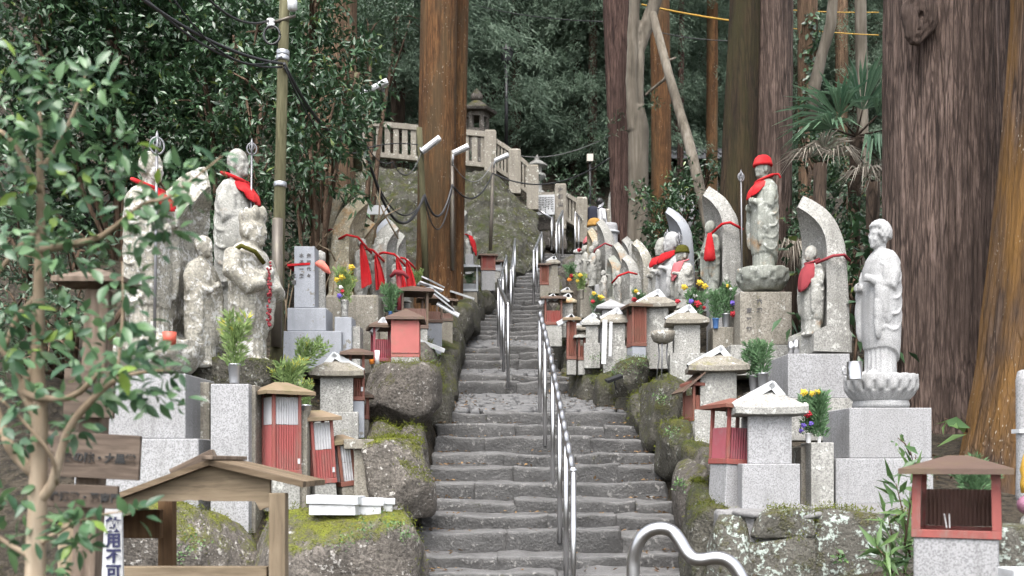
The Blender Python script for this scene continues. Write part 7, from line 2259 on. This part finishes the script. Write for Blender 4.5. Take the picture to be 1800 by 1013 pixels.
# ------------------------------------------------------------------ stone lantern, far roofs, visitor
t = thing("stone_lantern", "dark stone lantern standing behind the pale fence beside the cedar pair", "lantern", P(838, 250, 26.2))
mb = MB(); mb.lathe([(.30, -.6), (.32, 0), (.30, .08), (.42, .16), (.44, .26)], 6); mb.build("platform", M['rock'], t, bevel=.01)
for k in range(6):
    a = k * math.pi / 3
    MB().box(-.05, .05, -.05, .05, .262, .72).build("fire_box_post", M['rock'], t, False, (.28 * math.cos(a), .28 * math.sin(a), 0), (0, 0, a))
mb = MB(); mb.lathe([(.34, .62), (.34, .74)], 6); mb.build("fire_box_top", M['rock'], t)
mb = MB(); mb.lathe([(.52, .741), (.56, .80), (.36, .92), (.18, 1.06), (.14, 1.08)], 6); mb.build("roof", M['rock'], t)
mb = MB(); mb.lathe([(.10, 1.08), (.17, 1.16), (.16, 1.26), (.08, 1.36), (.01, 1.44)], 16); mb.build("finial", M['rock'], t, True)
t = thing("stone_lantern", "pale small stone lantern in the wood behind the descending fence", "lantern", P(944, 345, 27.5))
mb = MB(); mb.lathe([(.22, -.3), (.22, .12), (.14, .16), (.13, .45), (.25, .52), (.25, .60)], 16); mb.build("shaft", M['granite_old'], t, True)
MB().box(-.13, .13, -.13, .13, .601, .82).build("fire_box", M['granite_old'], t, bevel=.01)
mb = MB(); mb.lathe([(.30, .821), (.30, .86), (.14, .98), (.05, 1.0), (.07, 1.06), (.01, 1.16)], 16); mb.build("roof", M['granite_old'], t, True)
# temple building with tiled roof at the right rear
t = thing("temple_building", "low building with dark tiled eaves and a pale gable among the trees", "building", P(1215, 345, 31))
def rl(u, v, d): return P(u, v, d) - t.location
mb = MB(); a, c = rl(1165, 345, 31), rl(1262, 296, 31); mb.box(a.x, c.x, 0, 3, a.z - 2, c.z); mb.build("wall", M['plaster'], t)
mb = MB(); a = rl(1150, 296, 31); c = rl(1275, 270, 31)
mb.add([(a.x, -1, a.z), (c.x, -1, a.z), (c.x, 3.5, c.z + 1.2), (a.x, 3.5, c.z + 1.2), (a.x, -1, a.z + .15), (c.x, -1, a.z + .15), (c.x, 3.5, c.z + 1.4), (a.x, 3.5, c.z + 1.4)], [(0, 3, 2, 1), (4, 5, 6, 7), (0, 1, 5, 4), (1, 2, 6, 5), (2, 3, 7, 6), (3, 0, 4, 7)])
roof_ = mb.build("roof", M['roof_tile'], t)
for k in range(16):
    x = a.x + (c.x - a.x) * (k + .5) / 16
    MB().tube([(x, -1.02, a.z + .16), (x, 3.4, c.z + 1.40)], .05, 6).build("tile_ridge", M['roof_tile'], roof_, True)
for u in (1200, 1240):
    q = rl(u, 345, 31); MB().box(q.x - .08, q.x + .08, -.12, -.003, -2, q.z + S(48, 31)).build("post", M['wood_under'], t)
t = thing("temple_gate_roof", "corner of a dark gate roof with pale rafter ends behind the tan cedar", "building", P(665, 230, 29))
mb = MB(); mb.tube([(X(656, 29) - t.location.x, 0, -1), (X(656, 29) - t.location.x, 0, S(90, 29))], .13, 8); mb.build("post", M['black'], t)
q0, q1 = P(600, 110, 29) - t.location, P(680, 160, 28.5) - t.location
mb = MB(); mb.add([tuple(q0), tuple(q1), tuple(q1 + Vector((-.2, 3, .9))), tuple(q0 + Vector((-.2, 3, .9))), tuple(q0 + Vector((0, 0, .2))), tuple(q1 + Vector((0, 0, .2))), tuple(q1 + Vector((-.2, 3, 1.1))), tuple(q0 + Vector((-.2, 3, 1.1)))], [(0, 3, 2, 1), (4, 5, 6, 7), (0, 1, 5, 4), (1, 2, 6, 5), (2, 3, 7, 6), (3, 0, 4, 7)])
rf = mb.build("roof", M['roof_tile'], t)
for k in range(9):
    p = q0.lerp(q1, (k + .5) / 9)
    MB().box(-.05, .05, -.08, .0, -.10, -.0).build("rafter_end", M['white'], rf, False, p + Vector((0, -.01, -.02)))
MB().box(-1.0, .05, -.1, .1, 0, .2).build("beam", M['black'], t, False, q1 + Vector((-.1, .5, -.3)))
for k, (u, v0, v1, d) in enumerate([(1194, 335, 400, 26), (1085, 320, 395, 26.5)]):
    t = thing("stone_monument", ["white rounded monument among the shrubs behind the stone children", "narrow stele standing behind the visitor"][k], "stone", P(u, v1, d))
    h = S(v1 - v0, d)
    if k == 0:
        mb = MB(); mb.lathe([(.45, -.3), (.45, h * .4), (.42, h * .6), (.34, h * .8), (.18, h * .95), (.02, h)], 24, sy=.5); mb.build("stone", M['granite'], t, True)
    else:
        so = put("stone", stele_mesh(h, .6, .2, .15, .1, .05, 88, .01), M['granite_old'], t, (0, 0, 0), (0, 0, math.pi + .6))
# visitor with backpack, back turned three quarters
pv = thing("person", "visitor in white shirt with a dark backpack and black hair at the stair top", "person", P(1054, 462, 25.8))
sk = MB()
mbp = MB()
Hh = 1.68
mbp.loft([ell_ring(z, rx, ry, xo, 20) for z, rx, ry, xo in ((.80, .13, .17, 0), (.95, .12, .16, 0), (1.1, .115, .165, .01), (1.25, .12, .185, .01), (1.36, .11, .19, .0), (1.42, .07, .12, 0), (1.46, .05, .06, .01))])
for s in (-1, 1):
    mbp.tube([(0, s * .08, .86), (.02, s * .085, .48), (-.01, s * .08, .09), (-.01, s * .08, .03)], [.09, .065, .045, .05], 12)
    mbp.ball((.05, s * .08, .035), (.13, .045, .04))
    mbp.tube([(0, s * .18, 1.37), (.01, s * .23, 1.12), (.12, s * .19, .95), (.16, s * .17, .93)], [.06, .05, .036, .03], 12)
mbp.lathe([(.05, 1.42), (.05, 1.54)], 12, (.015, 0, 0))
mbp.ball((.03, 0, 1.58), (.09, .075, .11), 16, 12); mbp.ball((.11, 0, 1.56), (.02, .015, .02), 8, 6)
body = put("body", sculpt(mbp, "body", .014, 3), M['shirt'], pv, (0, 0, 0), (0, 0, .45))
mb = MB(); mb.ball((.005, 0, 1.61), (.105, .09, .105), 16, 12); mb.build("hair", M['hair'], pv, True, (0, 0, 0), (0, 0, .45))
put("backpack", rbox_mesh("backpack", .12, .17, .24, .07, n=(6, 6, 8), rough=.02, seed=3), M['navy'], pv, (-.25 * math.cos(.45), -.25 * math.sin(.45), 1.20), (0, 0, .45))
mb = MB()
for s in (-1, 1):
    mb.tube([(-.13, s * .1, 1.38), (.0, s * .11, 1.45), (.13, s * .1, 1.34), (.14, s * .12, 1.12), (.0, s * .2, 1.02), (-.13, s * .12, 1.0)], .018, 6)
mb.build("strap", M['navy'], pv, True, (0, 0, 0), (0, 0, .45))
mb = MB(); mb.loft([ell_ring(z, rx, ry, 0, 16) for z, rx, ry in ((.06, .14, .17), (.5, .13, .17), (.9, .135, .18))]); mb.build("trousers", M['navy'], pv, True, (0, 0, 0), (0, 0, .45))

# ------------------------------------------------------------------ near left: water shelter, sign post, young tree
d = 5.0
t = thing("water_shelter", "low open timber shelter with gabled board roof and scalloped fascia", "shelter", P(300, 1013 + 549 * 1.0, 5.4), .0)
o_ = t.location
def W(u, v, dd): 
    return P(u, v, dd) - o_
FR, BK = 4.95, 5.55
xa, xb, xm = X(84, FR) - o_.x, X(532, FR) - o_.x, X(366, FR) - o_.x
ze, zr = Zv(857, FR) - o_.z, Zv(818, FR) - o_.z
y0, y1 = FR - o_.y, BK - o_.y
for nm, p, q in (("roof_board", (xm, zr), (xb, ze)), ("roof_board", (xa, Zv(922, FR) - o_.z), (xm, zr))):
    n_ = 7
    for k in range(n_):
        f0, f1 = k / n_, (k + 1) / n_
        ya, yb = y0 + (y1 - y0) * f0 + .003, y0 + (y1 - y0) * f1 - .003
        V = [(p[0], ya, p[1]), (q[0], ya, q[1]), (q[0], yb, q[1]), (p[0], yb, p[1]), (p[0], ya, p[1] + .03), (q[0], ya, q[1] + .03), (q[0], yb, q[1] + .03), (p[0], yb, p[1] + .03)]
        mb = MB(); mb.add(V, [(0, 3, 2, 1), (4, 5, 6, 7), (0, 1, 5, 4), (1, 2, 6, 5), (2, 3, 7, 6), (3, 0, 4, 7)]); mb.build(nm, M['wood_under_h'], t)
mb = MB(); mb.box(xm - .03, xm + .03, y0 - .02, y1 + .02, zr + .028, zr + .05); mb.build("ridge_beam", M['wood_dark'], t, bevel=.004)
mb = MB(); mb.box(-.26, 0, -.02, .05, -.06, 0); mb.build("ridge_end_board", M['wood_dark_h'], t, False, P(372, 790, FR + .5) - o_, (0, -.45, 0), bevel=.004)
def fascia(yy, mat):
    # top follows the roof, bottom edge is scalloped toward the posts
    us = np.linspace(0, 1, 41)
    V = []
    for f in us:
        x = X(120, FR) - o_.x + (X(470, FR) - X(120, FR)) * f
        top = (ze + (zr - ze) * (1 - abs(x - xm) / (xb - xm))) - .004 if x > xm else (Zv(922, FR) - o_.z + (zr - Zv(922, FR) + o_.z) * (x - xa) / (xm - xa)) - .004
        g = abs(f - .62) * 2
        bot = min(top - .05, Zv(882, FR) - o_.z) - (.03 if g > .62 else 0) - (.018 * math.sin((g - .62) / .1 * math.pi) if .62 < g < .72 else 0) + (.008 * math.sin(g / .12 * math.pi) if g < .12 else 0)
        V += [(x, yy, bot), (x, yy, top), (x, yy + .035, bot), (x, yy + .035, top)]
    Fc = []
    for i in range(len(us) - 1):
        k = i * 4
        Fc += [(k, k + 4, k + 5, k + 1), (k + 2, k + 3, k + 7, k + 6), (k, k + 2, k + 6, k + 4), (k + 1, k + 5, k + 7, k + 3)]
    k = (len(us) - 1) * 4
    Fc += [(0, 1, 3, 2), (k, k + 2, k + 3, k + 1)]
    mb = MB(); mb.add(V, Fc); mb.build("fascia", M[mat], t)
fascia(y0 + .05, 'wood_new_h')
MB().box(X(190, FR) - o_.x - .3, X(206, FR) - o_.x + .02, y1 - .06, y1, ze - .30, ze - .14).build("rear_beam", M['wood_under'], t, bevel=.004)
for (u, dd, m_) in ((485, FR + .06, 'wood_new'), (112, FR + .06, 'wood_new'), (206, BK + .12, 'wood_under')):
    x = X(u, FR) - o_.x
    MB().box(x - .042, x + .042, dd - o_.y - .04, dd - o_.y + .04, -.05, ze - .03 - (.13 if u < 150 else 0)).build("post", M[m_], t, bevel=.005)
for yy, zv, m_ in ((FR + .06 - o_.y, 1010, 'wood_new'),):
    zc = Zv(zv, FR) - o_.z
    MB().box(X(116, FR) - o_.x + .045, X(481, FR) - o_.x - .045, yy - .025, yy + .025, zc - .035, zc + .035).build("cross_rail", M[m_ + "_h"], t, bevel=.004)
t = thing("blue_bucket", "blue plastic tub under the timber shelter", "bucket", P(185, 1060, 5.4)); mb = MB(); mb.lathe([(.16, -.25), (.20, .12), (.21, .17), (.19, .17), (.18, .1)], 26); mb.build("tub", M['blue_plastic'], t, True)
mb = MB(); mb.box(-.24, .22, -.05, .03, .175, .215); mb.build("lid_board", M['wood_dark'], t, False, (0, 0, 0), (0, .1, .1))
# white no-drinking sign
t = thing("drinking_sign", "narrow white sign with dark vertical characters against the timber shelter", "sign", P(197, 1120, 4.7))
o_ = t.location
mb = MB(); mb.box(-S(21, 4.7), S(21, 4.7), 0, .02, 0, S(228, 4.7)); mb.build("panel", M['white'], t, bevel=.003, rot=(0, -.02, 0))
text_mesh(["飲用不可"], S(27, 4.7), 'ink_blue', t, P(200, 924, 4.7) - o_ + Vector((0, -.004, 0)), vertical=True, spacing=1.02)
# direction sign post
d = 4.1
t = thing("direction_sign_post", "weathered wooden direction post with brush-lettered boards behind the young tree", "sign post", P(130, 1400, d))
o_ = t.location
mb = MB(); mb.box(-.05, .05, 0, .08, 0, Zv(505, d) - o_.z, M=Matrix.Translation((X(120, d) - o_.x, .03, 0)) @ Matrix.Rotation(.05, 4, 'Y')); mb.build("post", M['wood_dark'], t, bevel=.005)
hip_roof(.30, .2, .05, .02, .02).build("post_cap", M['wood_dark'], t, False, (X(160, d) - o_.x, .06, Zv(497, d) - o_.z))
def board(u0, u1, v0, v1, ang, txt, size, tu, tv, sp=1.05, mat='ink', vertical=False):
    w, h = S(u1 - u0, d) / 2, S(v1 - v0, d) / 2
    c = P((u0 + u1) / 2, (v0 + v1) / 2, d) - o_
    mb = MB(); mb.box(-w, w, -.012, .012, -h, h)
    bo_ = mb.build("board", M['wood_dark_h'], t, False, c + Vector((0, -.02 - .012 * len(txt[0]) * .1, 0)), (0, ang, 0), bevel=.003)
    text_mesh(txt, size, mat, bo_, (tu, -.016, tv), vertical=vertical, spacing=sp)
board(60, 252, 762, 840, .05, ["山門　奥の院・大黒堂"], S(18.5, d), .0, -.01, .98)
board(75, 213, 852, 892, .035, ["羅漢堂・至南門"], S(17, d), .03, -.005)
board(118, 205, 650, 735, .03, ["王"], S(27, d), .02, .03, 1.3)
# young tree in front: pale stems and blurred leaves
d = 3.0
t = thing("young_tree", "young pale-barked tree with loose green leaves in front of everything", "tree", P(60, 1013 + 915 - 13, d))
o_ = t.location
def T_(*p): return [P(u, v, dd) - o_ for (u, v, dd) in p]
mb = MB()
limbs = [(T_((60, 1913, 3.0), (62, 1100, 3.0), (62, 1000, 3.0), (66, 880, 3.0), (70, 740, 3.0), (66, 640, 3.02), (68, 520, 3.05), (72, 380, 3.08), (70, 280, 3.1), (70, 170, 3.12)), [.055, .05, .048, .044, .038, .032, .028, .022, .016, .007]),
         (T_((66, 880, 3.0), (92, 850, 2.98), (118, 760, 2.95), (160, 705, 2.92), (205, 668, 2.9), (250, 655, 2.88), (300, 650, 2.86)), [.03, .024, .019, .016, .012, .008, .004]),
         (T_((70, 740, 3.0), (40, 690, 3.0), (20, 640, 3.0), (-10, 600, 3.0)), [.03, .02, .016, .012]),
         (T_((66, 640, 3.02), (40, 690, 3.0), (120, 700, 2.96), (170, 660, 2.94), (180, 640, 2.94)), [.024, .02, .016, .012, .01]),
         (T_((60, 830, 3.0), (20, 790, 3.02), (0, 740, 3.05), (-20, 680, 3.05)), [.034, .028, .022, .018]),
         (T_((70, 440, 3.06), (120, 430, 3.02), (180, 415, 2.98), (250, 360, 2.95), (300, 345, 2.93), (390, 275, 2.9)), [.022, .018, .015, .009, .007, .003]),
         (T_((72, 400, 3.07), (20, 450, 3.05), (-10, 490, 3.04)), [.018, .012, .009]),
         (T_((72, 300, 3.1), (110, 240, 3.1), (140, 170, 3.1), (155, 110, 3.1)), [.014, .010, .007, .003]),
         (T_((70, 340, 3.08), (30, 260, 3.05), (0, 230, 3.05)), [.012, .012, .01]),
         (T_((68, 520, 3.05), (30, 560, 3.05), (10, 610, 3.03)), [.02, .015, .01]),
         (T_((205, 668, 2.9), (215, 560, 2.9), (215, 460, 2.9)), [.007, .006, .003]),
         (T_((64, 960, 3.0), (120, 925, 2.95), (180, 905, 2.9), (215, 900, 2.9)), [.016, .009, .006, .003]),
         (T_((60, 980, 3.0), (20, 960, 2.98), (-20, 930, 2.96)), [.018, .012, .008]),
         (T_((100, 850, 2.98), (90, 800, 2.9), (40, 740, 2.85), (0, 700, 2.85)), [.012, .010, .008, .006])]
for p, r in limbs:
    mb.tube(smooth_pts(p, 3), list(.62 * np.interp(np.linspace(0, len(r) - 1, (len(p) - 1) * 3 + 1), range(len(r)), r)), 10)
put("trunk", mb.mesh("trunk", True), M['fg_bark'], t)
R = np.random.default_rng(99)
clus = [(150, 130, 26), (120, 200, 40), (60, 230, 55), (20, 180, 45), (180, 150, 26), (100, 290, 60), (30, 330, 60), (150, 330, 50), (200, 290, 40), (70, 400, 50), (20, 440, 40), (120, 450, 50), (180, 430, 45), (230, 370, 45), (280, 350, 40), (330, 340, 30), (260, 420, 34),
        (300, 400, 30), (370, 285, 24), (210, 250, 34), (40, 110, 34), (130, 560, 55), (180, 600, 60), (150, 650, 50), (210, 560, 45), (225, 640, 45), (270, 620, 26), (215, 500, 32), (20, 620, 45), (60, 700, 45), (20, 780, 36), (90, 760, 34), (180, 690, 40), (240, 690, 40), (285, 700, 34), (300, 655, 16), (20, 540, 40), (60, 600, 36),
        (130, 930, 36), (145, 910, 30), (240, 900, 18), (140, 960, 26), (20, 880, 40), (10, 960, 34), (90, 1000, 20), (140, 755, 20), (0, 300, 40), (10, 240, 40), (100, 160, 34), (320, 300, 20)]
Cs, Ds = [], []
for (u, v, r) in clus:
    n = int(5 + r * .44)
    c = np.array(P(u, v, 2.95 + R.normal() * .06) - o_)
    off = R.normal(size=(n, 3)) * np.array([1, .8, .62]) * S(r, 3) * .55
    Cs.append(c + off)
    dv = off / (np.linalg.norm(off, axis=1)[:, None] + 1e-6) * .7 + R.normal(size=(n, 3)) * .5 + np.array([.15, 0, .05])
    Ds.append(dv)
C = np.concatenate(Cs); Dd = np.concatenate(Ds)
n = len(C)
def big_leaves(C, D, Nn, L, W, tint):
    """curved pointed leaves, ten faces each"""
    D = D / np.linalg.norm(D, axis=1)[:, None]
    Sd = np.cross(D, Nn); Sd /= np.linalg.norm(Sd, axis=1)[:, None] + 1e-9
    Up = np.cross(Sd, D)
    rows = []
    prof_ = [(0, 0.02), (.2, .62), (.42, 1.0), (.65, .85), (.85, .42), (1.0, .02)]
    for (f, w) in prof_:
        m_ = C + D * (L * f)[:, None] - Up * (L * .22 * f * f)[:, None]
        sw = Sd * (W * w * .5)[:, None]
        lift = Up * (W * .16 * w)[:, None]
        rows += [m_ + sw + lift, m_, m_ - sw + lift]
    V = np.stack(rows, 1).reshape(-1, 3)
    k = len(prof_) * 3
    base = (np.arange(len(C)) * k)[:, None, None]
    q = []
    for i in range(len(prof_) - 1):
        a = i * 3
        q += [[a, a + 1, a + 4, a + 3], [a + 1, a + 2, a + 5, a + 4]]
    Fq = (base + np.array(q)[None]).reshape(-1, 4)
    return V, Fq, np.repeat(tint, k)
tint = np.clip(R.random(n) * .85, 0, .85)
tint[R.random(n) < .04] = 1.0
V, Fq, T = big_leaves(C, Dd, R.normal(size=(n, 3)) * .45 + np.array([0, -.45, .8]), .056 * (.55 + .8 * R.random(n)), .026 * (.75 + .5 * R.random(n)), tint)
put("crown", mesh_np("crown", V, Fq, True, T), M['fg_leaf'], t)
# fallen twigs and bare stems behind the gravestone
t = thing("bare_stems", "thin bare stems leaning around the grey gravestone", "twigs", P(520, 620, 11.8))
mb = MB()
for (a, c) in [((500, 610), (512, 470)), ((505, 600), (520, 480)), ((560, 560), (600, 440)), ((575, 560), (590, 470)), ((515, 600), (500, 520)), ((560, 440), (590, 400)), ((590, 460), (560, 430)), ((552, 440), (575, 410)), ((640, 420), (690, 350)), ((655, 430), (668, 330)), ((700, 420), (660, 340)), ((660, 400), (705, 365))]:
    p, q = P(*a, 12.4) - t.location, P(*c, 12.2) - t.location
    mb.tube([p, p.lerp(q, .5) + Vector((random.uniform(-.05, .05), 0, .03)), q], [.012, .010, .005], 5)
mb.build("stems", M['wood_new'], t, True)
t = thing("floodlight", "small black floodlight wedged in the mossy wall by the landing", "lamp", P(1080, 668, 11.7)); mb = MB(); mb.box(-.1, .1, -.05, .05, 0, .035); mb.build("housing", M['black'], t, False, (0, 0, 0), (.3, -.35, .2)); MB().tube([(.0, 0, 0), (.02, 0, -.12)], .01, 6).build("bracket", M['black'], t, True)
# small weeds and bright leaves on mossy boulders
def weeds(name, label, spots, per, L, W, mat, seed):
    R = np.random.default_rng(seed)
    Cs = []
    for (u, v, dd, r) in spots:
        c = np.array(P(u, v, dd))
        Cs.append(c + R.normal(size=(per, 3)) * np.array([1, .6, .8]) * S(r, dd) * .5)
    C = np.concatenate(Cs); n = len(C)
    D = R.normal(size=(n, 3)) + np.array([0, -.5, .4])
    V, Fc, T = tri_leaves(C, D, R.normal(size=(n, 3)) * .4 + np.array([0, -.4, .8]), L * (.6 + .8 * R.random(n)), W * (.6 + .8 * R.random(n)), .2, R.random(n) * .9, .05)
    return tag(put(name, mesh_np(name, V, Fc, False, T), M[mat]), label, "weeds", kind="stuff")
weeds("weeds", "small round-leaved weeds creeping over the mossy boulders", [(600, 950, 7.5, 26), (640, 930, 7.5, 22), (690, 920, 7.5, 20), (715, 940, 7.5, 16), (1110, 640, 11.95, 22), (1080, 655, 12.0, 20), (1130, 635, 11.95, 16), (755, 630, 12.7, 20), (770, 600, 14.1, 16), (335, 955, 7.4, 30), (310, 985, 7.4, 30), (1195, 850, 8.4, 14), (1180, 760, 9.6, 14), (1050, 630, 13.3, 16), (1280, 800, 9.4, 14), (1160, 700, 10.9, 16)], 70, .022, .016, 'weed', 12)

# raised moss on the boulders and walls: short blades on their upper faces
def moss_fuzz():
    R = np.random.default_rng(5)
    Cs, Ds = [], []
    for o, mt in MOSSY:
        me = o.data
        n = len(me.vertices)
        co = np.empty(n * 3, dtype=np.float32); me.vertices.foreach_get("co", co); co = co.reshape(-1, 3)
        no = np.empty(n * 3, dtype=np.float32); me.vertices.foreach_get("normal", no); no = no.reshape(-1, 3)
        off = np.array(o.location)
        if o.parent is not None:
            off = off + np.array(o.parent.location)
        w = co + off
        dep = off[1]
        k = 420 if len(co) > 3000 else 130 if len(co) > 1000 else 60
        k = k * (3 if mt == 'rock_mosstop' else 2)
        amt = no[:, 2] * (.9 if mt == 'rock_mosstop' else .6) + .75 * fbm(w * 2.6, 3, 9) + (.12 if mt == 'rock_mossy' else -.10)
        ok = np.where(amt > .34)[0]
        if len(ok) < 8:
            continue
        pick = R.choice(ok, size=k * 6)
        c = w[pick] + R.normal(size=(len(pick), 3)) * .025 - no[pick] * .004
        Cs.append(c); Ds.append(no[pick] * .8 + R.normal(size=(len(pick), 3)) * .55)
    C, D = np.concatenate(Cs), np.concatenate(Ds)
    n = len(C)
    D /= np.linalg.norm(D, axis=1)[:, None]
    sd = np.cross(D, R.normal(size=(n, 3))); sd /= np.linalg.norm(sd, axis=1)[:, None]
    L = (.012 + .016 * R.random(n))[:, None]; W = .010
    V = np.stack([C - sd * W * .5, C + sd * W * .5, C + D * L], 1).reshape(-1, 3)
    T = np.repeat(np.clip(.45 + .5 * fbm(C * 3, 2, 4) + .35 * (R.random(n) - .5), 0, .95), 3)
    tag(put("moss", mesh_np("moss", V, np.arange(n * 3).reshape(-1, 3), False, T), M['moss']), "thick green moss growing on the boulders and dry-stone walls", "moss", kind="stuff")
moss_fuzz()
# fallen leaves on treads, landings and ledges
R = np.random.default_rng(15)
Cl = []
for i in range(900):
    dd = R.choice([R.uniform(8.0, 14.5), R.uniform(8, 24)])
    a, b = xl(dd), xr(dd)
    x = R.choice([R.uniform(a, b), a + abs(R.normal()) * .18, b - abs(R.normal()) * .18])
    i_ = max(j for j, st in enumerate(STEPS) if st[0] <= dd)
    z = STEPS[i_][1]
    if STEPS[i_][0] in LAND:
        d1, z1 = LAND[STEPS[i_][0]]
        z = z + (z1 - z) * (dd - STEPS[i_][0]) / (d1 - STEPS[i_][0])
    Cl.append((x, dd, z + .022))
for i in range(500):
    x, dd = R.uniform(-3.2, -1.0), R.uniform(8.4, 12)
    if i % 2: x, dd = R.uniform(1.8, 4.5), R.uniform(8.2, 13)
    Cl.append((x, dd, ground_z(x, dd) + .03))
C = np.array(Cl); n = len(C)
V, Fc, T = tri_leaves(C, R.normal(size=(n, 3)) * np.array([1, 1, .25]), R.normal(size=(n, 3)) * .3 + np.array([0, 0, 1]), .035 + .035 * R.random(n), .016 + .016 * R.random(n), .3, R.random(n) * .9, .05)
tag(put("fallen_leaves", mesh_np("fallen_leaves", V, Fc, False, T), M['dead_leaf']), "brown fallen leaves scattered over the steps and ledges", "leaves", kind="stuff")
